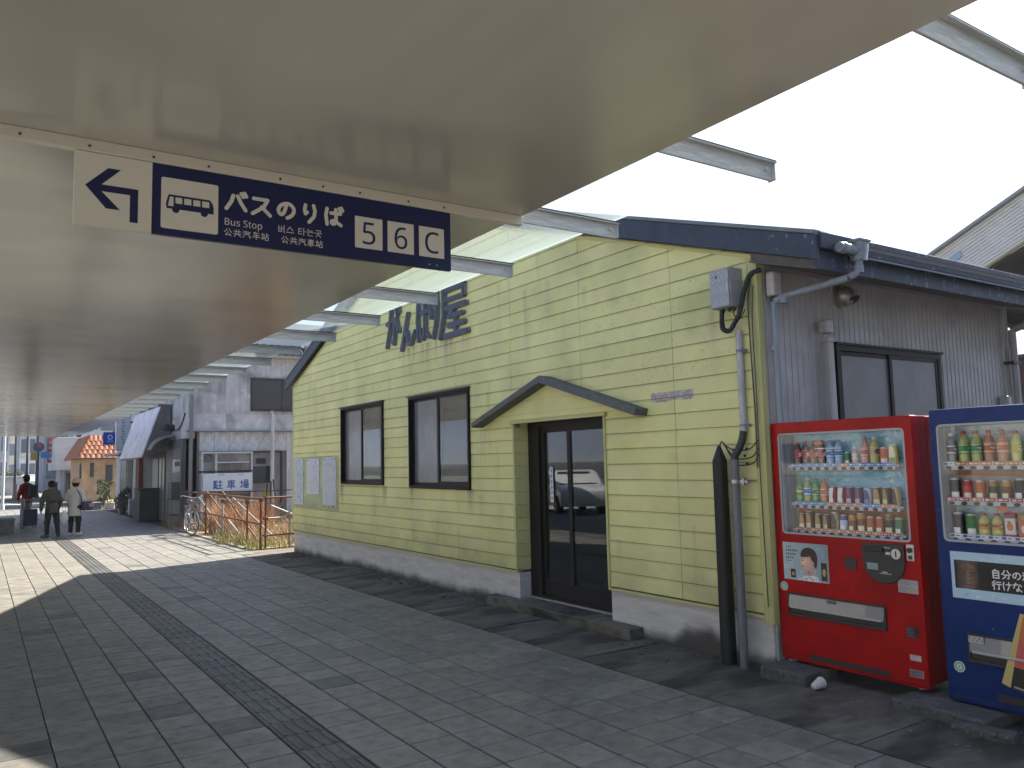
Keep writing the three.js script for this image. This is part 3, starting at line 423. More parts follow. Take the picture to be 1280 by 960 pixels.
// roof
const roofTex = dataTex(512, 256, (u, v) => { const n = fbm(u * 2, v, 10, 5), pl = 0.55 * sm(0.66, 0.72, fbm(u * 3 + .15, v * 2.5 + .4, 14, 4)) * sm(0.45, 0.65, fbm(u + .6, v + .1, 4, 2)); const k = 0.75 + 0.4 * (n - 0.5); return [0.20 * k + 0.42 * pl, 0.26 * k + 0.42 * pl, 0.35 * k + 0.38 * pl]; });
const slateM = M('#ffffff', 0.55, { map: rep(roofTex, 0.42) }), roofGreen = T([0.10, 0.125, 0.135], 0.5, 1);
{
  const yl = (z) => (z < -10.4 ? 5.34 + 0.356 * (z + 10.4) : 5.34 - 0.323 * (z + 10.4)), zL = -16.25, zR = -3.66;
  for (const [a, b] of [[zL, -10.402], [-10.398, zR]]) {
    sp('roof_slope', uvm(prism([[a, yl(a) + 0.09], [b, yl(b) + 0.09], [b, yl(b) + 0.183], [a, yl(a) + 0.183]], 10.4, 5.16)), roofGreen);
    sp('bargeboard', uvm(prism([[a, yl(a) - 0.008], [b, yl(b) - 0.008], [b, yl(b) + 0.185], [a, yl(a) + 0.185]], 5.238, 0.036, 0.004)), slateM);
    sp('verge_cap', prism([[a, yl(a) + 0.186], [b, yl(b) + 0.186], [b, yl(b) + 0.222], [a, yl(a) + 0.222]], 5.36, 0.172, 0.006), T([0.17, 0.20, 0.21], 0.5, 1));
    for (let k = 0; k < 12; k++) { const x = 5.5 + k * 0.42; sp('roof_seam', beam(V(x, yl(a < -12 ? -16 : a) + 0.195, a < -12 ? -16 : a), V(x, yl(Math.min(b, -4.1)) + 0.195, Math.min(b, -4.1)), 0.022, 0.03), roofGreen); }
  }
  sp('ridge_cap', prism([[-10.62, yl(-10.62) + 0.237], [-10.4, 5.58], [-10.18, yl(-10.18) + 0.237], [-10.18, yl(-10.18) + 0.26], [-10.4, 5.63], [-10.62, yl(-10.62) + 0.26]], 10.4, 5.2), roofGreen);
  // side eave: fascia, soffit board, half-round gutter with joint sleeves, hopper and downpipe
  sp('eave_end_board', prism([[-4.322, 3.301], [-3.72, 3.117], [-3.72, 3.17], [-4.322, 3.365]], 5.30, 0.04), T([0.12, 0.11, 0.10], 0.8, 1)); sp('fascia', uvm(rbox(5.24, 10.4, 3.095, 3.245, -3.715, -3.685, 0.004)), slateM); sp('eave_edge', uvm(rbox(5.24, 10.42, 3.248, 3.372, -3.659, -3.640, 0.004)), slateM);
  sp('eave_soffit', prism([[-4.33, 3.285], [-3.717, 3.10], [-3.717, 3.115], [-4.33, 3.30]], 10.3, 5.055), T([0.13, 0.11, 0.095], 0.8, 1));
  const gm = T([0.27, 0.31, 0.345], 0.45, 2), gut = new THREE.CylinderGeometry(0.052, 0.052, 4.6, 18, 1, true, PI / 2, PI).rotateZ(PI / 2);
  const gp = (x) => tr(gut.clone(), x, 3.262, -3.60);
  const gtr = sp('gutter', [gp(5.66 + 2.3)], M([0.27, 0.29, 0.31], 0.45, { side: THREE.DoubleSide }));
  for (let k = 0; k < 9; k++) sp('gutter_sleeve', tr(new THREE.CylinderGeometry(0.0555, 0.0555, 0.035, 18, 1, true, PI / 2, PI).rotateZ(PI / 2), 6.0 + k * 0.5, 3.262, -3.60), gm, gtr);
  sp('gutter_end', [rot(cyl(0.04, 0.04, 0.2, 14), 0, 0, PI / 2).translate(5.50, 3.262, -3.60), rot(cyl(0.046, 0.046, 0.03, 14), 0, 0, PI / 2).translate(5.45, 3.262, -3.60)], gm, gtr);
  const hopper = new THREE.CylinderGeometry(0.085, 0.062, 0.16, 4, 1).rotateY(PI / 4);
  sp('rainwater_hopper', [tr(hopper, 5.645, 3.262, -3.60), rbox(5.575, 5.715, 3.325, 3.345, -3.67, -3.53, 0.005)], gm);
  const dp = [V(5.645, 3.20, -3.60), V(5.645, 3.10, -3.61), V(5.60, 3.06, -3.67), V(5.44, 2.985, -4.16), V(5.405, 2.95, -4.225), V(5.40, 2.85, -4.235)];
  const dps = sp('downpipe', [bar(dp[0], dp[1], 0.03, 12), bar(dp[1], dp[2], 0.03, 12), bar(dp[2], dp[3], 0.03, 12), bar(dp[3], dp[4], 0.03, 12), bar(dp[4], V(5.40, 0.05, -4.235), 0.03, 12)], gm);
  for (const p of [dp[1], dp[3], V(5.40, 2.6, -4.235)]) sp('pipe_sleeve', p === dp[1] ? tr(cyl(0.038, 0.038, 0.06, 12), p.x, p.y + 0.02, p.z) : tr(cyl(0.037, 0.037, 0.05, 12), p.x, p.y - 0.03, p.z), gm, dps);
}
// corrugated grey side wall with its window, pipes and vent
{
  const prof = new THREE.Shape(), n = 52, p = 0.0765, x0 = 5.345; prof.moveTo(x0, 0); 
  for (let i = 0; i < n; i++) { const a = x0 + i * p; for (const [dx, dy] of [[0, 0], [0.052, 0], [0.056, -0.007], [0.064, -0.007], [0.072, 0]]) prof.lineTo(a + dx, dy - 0.0005); }
  prof.lineTo(x0 + n * p, 0); prof.lineTo(x0 + n * p, 0.03); prof.lineTo(x0, 0.03);
  const g = ext(prof, 3.24).rotateX(-PI / 2);                           // shape y -> -z, depth -> y
  const wm = M([0.48, 0.478, 0.47], 0.5, { map: rep(mottle, 0.35), metalness: 0.1 });
  const wall = sp('corrugated_wall', uvm(tr(g, 0, 0, -4.318)), wm);
  sp('wall_top_trim', rbox(5.36, 9.34, 3.235, 3.275, -4.318, -4.285, 0.004), T([0.36, 0.36, 0.37], 0.5, 1));
  sp('wall_corner_trim', rbox(9.3, 9.36, 0, 3.23, -4.34, -4.285, 0.004), wm);
  const a = 6.25, b = 7.945, c = 1.75, d = 2.655, z = -4.255;
  const w = sp('side_window', [box(a, b, d - 0.05, d, -4.33, z), box(a, b, c, c + 0.05, -4.33, z), box(a, a + 0.05, c + 0.051, d - 0.051, -4.33, z), box(b - 0.05, b, c + 0.051, d - 0.051, -4.33, z), box(a - 0.02, b + 0.02, d + 0.0005, d + 0.02, -4.33, z + 0.02)], bronze);
  const fg = P([0.15, 0.15, 0.15], 0.5, { clearcoat: 0.25, clearcoatRoughness: 0.3, map: rep(mottle, 0.4) });
  for (const [p0, p1, zz] of [[a + 0.051, 7.12, -4.29], [7.06, b - 0.051, -4.275]]) { sp('sash', [box(p0, p1, d - 0.09, d - 0.051, zz, zz + 0.012), box(p0, p1, c + 0.051, c + 0.09, zz, zz + 0.012), box(p0, p0 + 0.045, c + 0.0901, d - 0.0901, zz, zz + 0.012), box(p1 - 0.045, p1, c + 0.0901, d - 0.0901, zz, zz + 0.012)], bronze, w); sp('pane', box(p0 + 0.04, p1 - 0.04, c + 0.085, d - 0.085, zz + 0.002, zz + 0.006), fg, w); }
  const pv = T([0.50, 0.49, 0.48], 0.5, 2);
  for (const [x, yt] of [[6.115, 2.86], [9.17, 2.27]]) { const pp = sp('conduit_duct', rbox(x - 0.04, x + 0.04, 0.1, yt - 0.19, -4.28, -4.205, 0.022), pv); sp('duct_head', [rbox(x - 0.05, x + 0.045, yt - 0.12, yt, -4.30, -4.20, 0.02), rbox(x - 0.046, x + 0.046, yt - 0.2, yt - 0.15, -4.285, -4.20, 0.015)], pv, pp); }
  const hood = new THREE.SphereGeometry(0.095, 20, 12, 0, PI * 2, 0, PI * 0.56).rotateX(PI / 2 + 0.35);
  const vh = sp('vent_hood', [tr(hood, 6.43, 3.10, -4.27), tr(rot(cyl(0.105, 0.105, 0.03, 20), PI / 2), 6.43, 3.10, -4.30)], M([0.42, 0.40, 0.37], 0.38, { metalness: 0.7, side: THREE.DoubleSide, map: mottle }));
  sp('vent_mouth', tr(rot(cyl(0.062, 0.05, 0.012, 18), PI / 2 + 1.05, 0, 0), 6.455, 3.055, -4.192), blackM, vh);
  const mp = M([0.36, 0.36, 0.36], 0.45, { map: mottle });
  const rp = sp('drain_pipe', [bar(V(9.4, 0.1, -4.24), V(9.4, 3.0, -4.24), 0.042, 12), bar(V(9.4, 3.0, -4.24), V(9.5, 3.18, -3.72), 0.04, 12), bar(V(9.33, 0.1, -4.25), V(9.33, 2.8, -4.25), 0.014, 8)], mp);
  for (const y of [1.9, 2.62]) sp('pipe_clip', rbox(9.29, 9.46, y, y + 0.03, -4.30, -4.19, 0.004), blackM, rp);
}
// raised shop lettering
{
  const s = thing('shop_sign', 'dark navy raised brush style Japanese letters mounted on the yellow gable', 'sign', [5.3, 0, -10.2]);
  const faceM = T([0.030, 0.042, 0.085], 0.45, 3), sideM = T([0.22, 0.25, 0.31], 0.5, 3);
  const text = 'がんばり屋', at = [[-11.46, 3.44, 0.50, 0.66], [-10.96, 3.36, 0.56, 0.60], [-10.44, 3.40, 0.46, 0.66], [-10.06, 3.40, 0.38, 0.76], [-9.72, 3.36, 0.80, 0.78]];
  [...text].forEach((ch, i) => {
    const [z, y, w, h] = at[i], caps = [], sides = []; let q = 0;
    const stamp = (a, b, t0, t1) => {            // one brush stroke piece with blunt round ends
      const dx = b[0] - a[0], dy = b[1] - a[1], l = Math.hypot(dx, dy) || 1e-6, nx = -dy / l, ny = dx / l, sh = new THREE.Shape(), A = Math.atan2(ny, nx);
      sh.absarc(a[0], a[1], t0, A, A + PI); sh.absarc(b[0], b[1], t1, A + PI, A + 2 * PI);
      q++; const e = (q % 9) * 0.0011; sides.push(prism(sh, 5.297, 0.045 + e)); const s2 = new THREE.Shape(); s2.absarc(a[0], a[1], t0 * 0.86, A, A + PI); s2.absarc(b[0], b[1], t1 * 0.86, A + PI, A + 2 * PI); caps.push(prism(s2, 5.297 - 0.042, 0.010 + e));
    };
    for (const st of strokes(ch)) for (let k = 0; k < st.length - 1; k++) { const pt = ([px, py]) => [z + px / 100 * w - SZ, y + (1 - py / 100) * h], f = k / Math.max(1, st.length - 1), th = (i === 4 ? 0.039 : 0.037) * (st.length === 2 && Math.hypot(st[1][0] - st[0][0], st[1][1] - st[0][1]) < 20 ? 0.7 : 1); stamp(pt(st[k]), pt(st[k + 1]), th * (1.05 - 0.3 * f), th * (0.95 - 0.3 * f)); }
    const l = part('letter', tr(merge(sides), -5.3, 0, 0), sideM, s); part('letter_face', tr(merge(caps), -5.3, 0, 0), faceM, l);
  });
}
// pale map sheets pinned to the boards at the far end
{
  const paper = (k, ink) => M('#ffffff', 0.7, { map: canvasTex(160, 240, (c, w, h) => { c.fillStyle = ['#b9bfc6', '#c3c6cf', '#bcc2ca'][k]; c.fillRect(0, 0, w, h); for (let i = 0; i < 120; i++) { c.strokeStyle = ink[i % ink.length]; c.globalAlpha = rr(0.3, 0.85); c.lineWidth = rr(0.6, 2.6); c.beginPath(); const x = rr(8, w - 20), y = rr(10, h - 12); c.moveTo(x, y); c.lineTo(x + rr(-22, 30), y + rr(-14, 14)); c.lineTo(x + rr(-10, 40), y + rr(-24, 24)); c.stroke(); } c.globalAlpha = 1; if (k) { c.fillStyle = '#7f8ea6'; c.fillRect(12, 6, 24, 6); c.fillRect(w - 44, 6, 24, 6); } }) });
  { const nb = thing('notice_board', 'thin pale green backing sheet behind the map notices on the yellow wall', 'notice board', [5.2945, 1.4, -14.77]); part('backing', rbox(-0.003, 0.0015, -0.5, 0.47, -1.22, 1.2, 0.001), T([0.50, 0.53, 0.27], 0.5, 0.5), nb); for (const [y, z] of [[-0.45, 0.55], [-0.46, 0.75], [-0.44, 0.95], [0.42, 1.1]]) part('peg', rot(cyl(0.014, 0.012, 0.01, 8), 0, 0, PI / 2).translate(-0.008, y, z), M([0.12, 0.12, 0.08], 0.6), nb); }
  const sheet = (name, label, z0, z1, y0, y1, m) => { const t = thing(name, label, 'notice', [5.2885, (y0 + y1) / 2, (z0 + z1) / 2]); part('paper', rbox(-0.0035, 0, -(y1 - y0) / 2, (y1 - y0) / 2, -(z1 - z0) / 2, (z1 - z0) / 2, 0.001), M([0.55, 0.57, 0.60], 0.7), t); const g = new THREE.PlaneGeometry(z1 - z0 - 0.01, y1 - y0 - 0.01).rotateY(-PI / 2); part('print', tr(g, -0.005, 0, 0), m, t); for (const a of [-1, 1]) part('pin', rot(cyl(0.008, 0.006, 0.008, 8), 0, 0, PI / 2).translate(-0.007, (y1 - y0) / 2 - 0.02, a * ((z1 - z0) / 2 - 0.03)), M([0.2, 0.3, 0.5], 0.4), t); };
  sheet('map_notice', 'narrow map sheet with green marks, leftmost of the notices on the yellow wall', -15.93, -15.38, 0.95, 1.85, paper(0, ['#4c9a62', '#7d8790', '#5b656e', '#8f989f']));
  sheet('map_notice', 'short pale map sheet between two longer notices on the yellow wall', -15.2, -14.5, 1.17, 1.835, paper(1, ['#9a93b0', '#8f97a5', '#c1b66a', '#a4a4b8']));
  sheet('map_notice', 'long lilac map sheet, the notice nearest the shop windows', -14.33, -13.66, 0.99, 1.845, paper(2, ['#9b95b5', '#a0a3b5', '#8a90a8', '#7aa07a']));
}
// meter cabinet, white isolator, cables and conduits at the near corner
{
  const b = thing('utility_cabinet', 'grey metal electrical cabinet high on the near corner of the yellow front', 'electrical box', [5.3, 3.1, -4.555]);
  const gm = T([0.40, 0.41, 0.43], 0.42, 3, { metalness: 0.2 });
  part('cabinet_body', rbox(-0.155, -0.006, -0.165, 0.165, -0.105, 0.105, 0.006), gm, b); const d = part('cabinet_door', rbox(-0.172, -0.157, -0.16, 0.16, -0.103, 0.098, 0.004), gm, b);
  part('latch', [rbox(-0.178, -0.171, -0.03, 0.03, 0.082, 0.094, 0.002)], M([0.5, 0.5, 0.5], 0.3, { metalness: 0.8 }), d); part('hinge', [tr(cyl(0.006, 0.006, 0.05, 8), -0.168, 0.1, 0.102), tr(cyl(0.006, 0.006, 0.05, 8), -0.168, -0.1, 0.102)], M([0.2, 0.2, 0.2], 0.4, { metalness: 0.6 }), b);
  const em = new THREE.PlaneGeometry(0.085, 0.085).rotateY(-PI / 2);
  part('emblem', tr(em, -0.1735, 0.095, -0.03), M('#ffffff', 0.5, { map: canvasTex(96, 96, (c) => { c.fillStyle = '#a9abae'; c.fillRect(0, 0, 96, 96); c.strokeStyle = '#2c3034'; c.lineWidth = 5; c.beginPath(); c.arc(48, 48, 42, 0, 7); c.stroke(); write(c, '井', 24, 20, 48, 7, '#2c3034'); }) }), d);
  part('cable_gland', [tr(cyl(0.016, 0.016, 0.03, 8), -0.08, -0.178, -0.05), tr(cyl(0.013, 0.013, 0.03, 8), -0.08, -0.178, 0.02), tr(cyl(0.016, 0.016, 0.03, 8), -0.08, -0.178, 0.065)], blackM, b);
  const iso = thing('white_isolator', 'small white plastic isolator housing tucked under the eave at the shop corner', 'electrical box', [5.44, 3.11, -4.25]);
  part('housing', rbox(-0.06, 0.06, -0.11, 0.10, -0.04, 0.045, 0.025, 3), T([0.55, 0.53, 0.52], 0.4, 3), iso); part('terminal', [tr(cyl(0.012, 0.012, 0.05, 8), -0.03, -0.13, 0), tr(cyl(0.014, 0.014, 0.06, 8), 0.02, -0.135, 0.01)], blackM, iso);
  const cb = M([0.014, 0.015, 0.017], 0.45);
  const k1 = part('corrugated_cable', (() => { const pts = [V(5.21, 2.92, -4.61), V(5.21, 2.83, -4.615), V(5.19, 2.76, -4.585), V(5.2, 2.74, -4.53), V(5.21, 2.80, -4.48), V(5.215, 2.87, -4.43), V(5.235, 3.05, -4.385), V(5.27, 3.19, -4.34), V(5.32, 3.22, -4.27)], c = new THREE.CatmullRomCurve3(pts), g = [new THREE.TubeGeometry(c, 60, 0.019, 8)]; for (let i = 0; i < 42; i++) { const t = i / 42, p = c.getPointAt(t), r = new THREE.TorusGeometry(0.0195, 0.0042, 5, 10); r.applyQuaternion(new THREE.Quaternion().setFromUnitVectors(V(0, 0, 1), c.getTangentAt(t))); g.push(tr(r, p.x, p.y, p.z)); } return g; })(), cb);
  tag(k1, 'thick ribbed black cable looping below the grey cabinet and up under the eave', 'cable');
  const k2 = thing('wire_bundle', 'thin dark wires hanging from the grey cabinet down the corner trim', 'cable', [5.28, 2.9, -4.4]);
  part('wire', tube([V(-0.06, 0.03, -0.10), V(-0.07, -0.05, -0.07), V(-0.06, -0.07, -0.03), V(-0.05, 0.0, 0.02)], 0.005), cb, k2);
  part('wire', tube([V(-0.01, 0.27, 0.06), V(-0.02, 0.1, 0.03), V(-0.02, -0.3, 0.03), V(-0.015, -0.9, 0.04), V(-0.015, -1.3, 0.035)], 0.006, 30), M([0.05, 0.045, 0.03], 0.6), k2);
  part('wire', tube([V(-0.01, 0.2, 0.075), V(-0.018, -0.1, 0.06), V(-0.02, -0.6, 0.065), V(-0.018, -1.4, 0.06), V(-0.015, -2.4, 0.07)], 0.005, 30), M([0.06, 0.06, 0.05], 0.6), k2);
  const up = thing('white_conduit', 'upright white plastic conduit on the yellow boards below the grey cabinet', 'pipe', [5.262, 0, -4.487]);
  const wp = T([0.52, 0.51, 0.52], 0.45, 2); part('pipe', tr(cyl(0.028, 0.028, 0.86, 12), 0, 2.31, 0), wp, up);
  for (const y of [2.57, 1.95]) part('strap', [tr(cyl(0.031, 0.031, 0.022, 12), 0, y, 0), box(0.0, 0.034, y - 0.011, y + 0.011, 0.03, 0.055)], M([0.18, 0.19, 0.22], 0.5), up);
  const gp = thing('ground_conduit', 'thick grey plastic conduit rising from the ground beside the black post', 'pipe', [5.2, 0, -4.545]);
  part('pipe', tr(cyl(0.036, 0.036, 1.68, 14), 0, 0.83, 0), T([0.17, 0.18, 0.20], 0.45, 2), gp);
  part('flexible_sleeve', tube([V(0, 1.60, 0), V(0.0, 1.69, 0.005), V(0.03, 1.77, 0.035), V(0.05, 1.84, 0.052), V(0.06, 1.90, 0.057)], 0.032, 20, 10), cb, gp);
  part('clamp', [tr(cyl(0.039, 0.039, 0.03, 14), 0, 1.49, 0), rbox(0.0, 0.02, 1.475, 1.505, 0.03, 0.13, 0.004), rbox(-0.012, 0.03, 1.46, 1.52, 0.075, 0.095, 0.004), rot(cyl(0.012, 0.012, 0.03, 8), 0, 0, PI / 2).translate(0.0, 1.49, 0.12)], M([0.32, 0.32, 0.33], 0.35, { metalness: 0.8 }), gp);
  const post = thing('black_post', 'tall square black wooden post with pointed top in front of the yellow wall', 'post', [5.2, 0, -4.705]);
  const ps = new THREE.CylinderGeometry(0.06, 0.064, 1.67, 4, 1).rotateY(PI / 4), tp = new THREE.CylinderGeometry(0.012, 0.06, 0.13, 4, 1).rotateY(PI / 4);
  part('shaft', uvm(tr(ps, 0, 0.825, 0)), T([0.010, 0.010, 0.011], 0.6, 2), post); part('tip', tr(tp, 0, 1.725, 0), T([0.010, 0.010, 0.011], 0.6, 2), post);
  const w2 = thing('post_wires', 'thin black wires looping from the post tip across to the shop corner', 'cable', [5.2, 1.8, -4.7]);
  for (const [dy, dz] of [[-0.035, 0], [-0.10, 0.02], [-0.15, 0.03]]) part('wire', tube([V(0, -0.02, 0), V(-0.005, 0.02, 0.03), V(0, dy * 0.6, 0.08 + dz), V(0.01, dy - 0.02, 0.16), V(0.06, dy - 0.01, 0.27 + dz), V(0.08, dy + 0.06, 0.34)], 0.0055, 30, 6), cb, w2);
  for (const [y, z] of [[-0.05, 0.12], [-0.045, 0.26], [-0.10, 0.24], [-0.165, 0.26]]) part('wire_joint', tr(new THREE.SphereGeometry(0.012, 8, 6), 0.03, y, z), cb, w2);
}

// ------------------------------------------------------------ drink machines
// local frame: x to the right along the front, y up from the machine's foot, +z towards the pavement
const VX = 5.36, sc = 0.989;
const iceTex = (hue) => canvasTex(512, 256, (c, w, h) => {
  c.fillStyle = hue ? '#cfdde4' : '#8fc3dc'; c.fillRect(0, 0, w, h);
  for (let i = 0; i < 420; i++) { const x = rr(0, w), y = rr(0, h), s = rr(6, 34); c.fillStyle = ['#e6f4fa', '#5a9fc9', '#b8dcec', '#3f83b4', '#d5ecf5', '#76b5d6'][i % 6]; c.globalAlpha = rr(0.15, 0.55); c.beginPath(); c.moveTo(x, y); for (let k = 0; k < 4; k++) c.lineTo(x + rr(-s, s), y + rr(-s, s)); c.fill(); }
  c.globalAlpha = 1;
});
const iceA = iceTex(0), iceB = iceTex(1);
const paint = (col, o = {}) => P(col, 0.4, { specularIntensity: 0.25, clearcoat: 0.12, clearcoatRoughness: 0.2, map: rep(mottle, 0.8), ...o });
const darkPlastic = T([0.028, 0.028, 0.03], 0.45, 3), silver = M([0.45, 0.45, 0.46], 0.35, { metalness: 0.85 }), whitePl = T([0.62, 0.63, 0.64], 0.4, 2), greyPl = T([0.16, 0.16, 0.17], 0.45, 2);
const acrylic = P([0.97, 0.98, 0.99], 0.02, { transmission: 1, thickness: 0, specularIntensity: 0.35 });
// drinks: cans are lathes with a printed wrap, bottles are lathes with a separate cap and label
const wrapTex = (a, b, cc, seedK) => canvasTex(128, 96, (c, w, h) => { c.fillStyle = a; c.fillRect(0, 0, w, h); c.fillStyle = b; const k = seedK % 4; if (k === 0) c.fillRect(0, 30, w, 26); if (k === 1) { for (const x of [32, 96]) { c.beginPath(); c.ellipse(x, 48, 18, 28, 0, 0, 7); c.fill(); } } if (k === 2) { for (const x of [8, 72]) { c.beginPath(); c.moveTo(x, 80); c.quadraticCurveTo(x + 26, 60, x + 12, 44); c.quadraticCurveTo(x + 14, 20, x + 44, 14); c.lineTo(x + 44, 26); c.quadraticCurveTo(x + 30, 48, x + 40, 60); c.quadraticCurveTo(x + 30, 76, x, 80); c.fill(); } } if (k === 3) { c.fillRect(0, 10, w, 12); c.fillRect(0, 72, w, 14); } c.fillStyle = cc; for (const x of [18, 82]) { c.fillRect(x, 40, 30, 8); c.fillRect(x + 5, 52, 20, 5); } c.fillStyle = 'rgba(255,255,255,.5)'; c.fillRect(0, 0, w, 4); });
const wraps = { cola: ['#9d1620', '#e8e0da', '#f2ece6', 2], red: ['#a8161c', '#c94a40', '#efe2d8', 0], grape: ['#3d2a52', '#7b3554', '#c9b6d8', 1], blue: ['#2b4e9b', '#c7d2e2', '#f0f0f0', 0], white: ['#c9ccd2', '#3d477a', '#8890a8', 1], black: ['#1f1b1a', '#a58747', '#d8c9a0', 1], gold: ['#8a6a33', '#2e2118', '#e4d5a8', 0], brown: ['#4a2c18', '#b58a4a', '#e2d2b0', 1], orange: ['#b9541d', '#d9c9a8', '#f2e8d0', 3], yellow: ['#b58a22', '#7a3a1c', '#f0e6c0', 0], cream: ['#b9a67a', '#4a3a24', '#70552c', 1], green: ['#3a7a3e', '#b8cf9a', '#e8efe0', 3], peach: ['#c56a4c', '#e7cdb8', '#f5ece4', 3], tea: ['#7c8a2c', '#cfd6a0', '#eef0dc', 0], lemon: ['#b9a92e', '#e6deb0', '#7d8a2c', 1], sky: ['#3f74b6', '#dfe8f2', '#ffffff', 3], bl: ['#17181a', '#c9c9c4', '#e8e8e4', 3] };
const wrapM = {}; for (const [k, [a, b, cc, n]] of Object.entries(wraps)) wrapM[k] = M('#ffffff', 0.35, { map: wrapTex(a, b, cc, n) });
const lid = M([0.5, 0.5, 0.5], 0.3, { metalness: 0.9 });
const canG = (r, h) => lathe([[0, 0], [r * 0.82, 0], [r, 0.008], [r, h - 0.010], [r * 0.86, h - 0.002]], 16), lidG = (r, h) => lathe([[r * 0.87, h - 0.003], [r * 0.87, h + 0.002], [r * 0.82, h + 0.002], [r * 0.8, h - 0.001], [0, h - 0.001]], 16);
const canS = [canG(0.0265, 0.105), lidG(0.0265, 0.105)], canL = [canG(0.030, 0.122), lidG(0.030, 0.122)];
const botShape = (r, h) => [[0, 0], [r * 0.9, 0], [r, 0.008], [r, h * 0.30], [r * 0.94, h * 0.36], [r, h * 0.44], [r, h * 0.62], [r * 0.86, h * 0.73], [r * 0.45, h * 0.86], [r * 0.4, h * 0.9]];
const botG = (r, h) => [lathe(botShape(r, h), 16), lathe([[r * 1.012, h * 0.30], [r * 1.012, h * 0.62]], 16), lathe([[r * 0.47, h * 0.895], [r * 0.47, h * 0.985], [r * 0.4, h], [0, h]], 12)];
const bot = botG(0.032, 0.19), botW = botG(0.034, 0.20);
const liquid = (col) => P(col, 0.12, { clearcoat: 0.6, clearcoatRoughness: 0.1 });
const liq = { cola: liquid([0.10, 0.02, 0.015]), water: liquid([0.30, 0.46, 0.62]), tea: liquid([0.36, 0.38, 0.08]), amber: liquid([0.40, 0.17, 0.06]), lemon: liquid([0.52, 0.48, 0.12]), green: liquid([0.10, 0.32, 0.12]), dark: liquid([0.07, 0.10, 0.11]), orange: liquid([0.55, 0.22, 0.06]), pink: liquid([0.55, 0.28, 0.25]) };
const capM = { red: M([0.42, 0.03, 0.035], 0.4), white: M([0.6, 0.6, 0.6], 0.4), blue: M([0.05, 0.13, 0.45], 0.4), orange: M([0.55, 0.2, 0.05], 0.4), green: M([0.08, 0.3, 0.1], 0.4) };
const liftTo = (o, x, y, z, s = 1, sy = s) => { o.position.set(x, y, z); o.scale.set(s, sy, s); return o; };
function can(p, x, y, z, w, big, s = 1) { const [b, l] = big ? canL : canS; const o = liftTo(part('drink_can', b, wrapM[w], p), x, y, z, s); o.rotation.y = rr(-0.4, 0.4) - PI / 2; part('can_lid', l, lid, o); return o; }
function bottle(p, x, y, z, l, w, c, wide, s = 1, sy = s) { const b = wide ? botW : bot; const o = liftTo(part('drink_bottle', b[0], liq[l], p), x, y, z, s, sy); o.rotation.y = rr(-0.4, 0.4); part('bottle_label', b[1], wrapM[w], o); part('bottle_cap', b[2], capM[c], o); return o; }
function carton(p, x, y, z, w, h, m, topM) { const o = part('drink_carton', rbox(-w / 2, w / 2, 0, h, -w / 3, w / 3, 0.004), m, p); o.position.set(x, y, z); part('carton_top', rbox(-w / 2 + .002, w / 2 - .002, h + 0.0005, h + 0.008, -w / 3, w / 3, 0.003), topM, o); return o; }

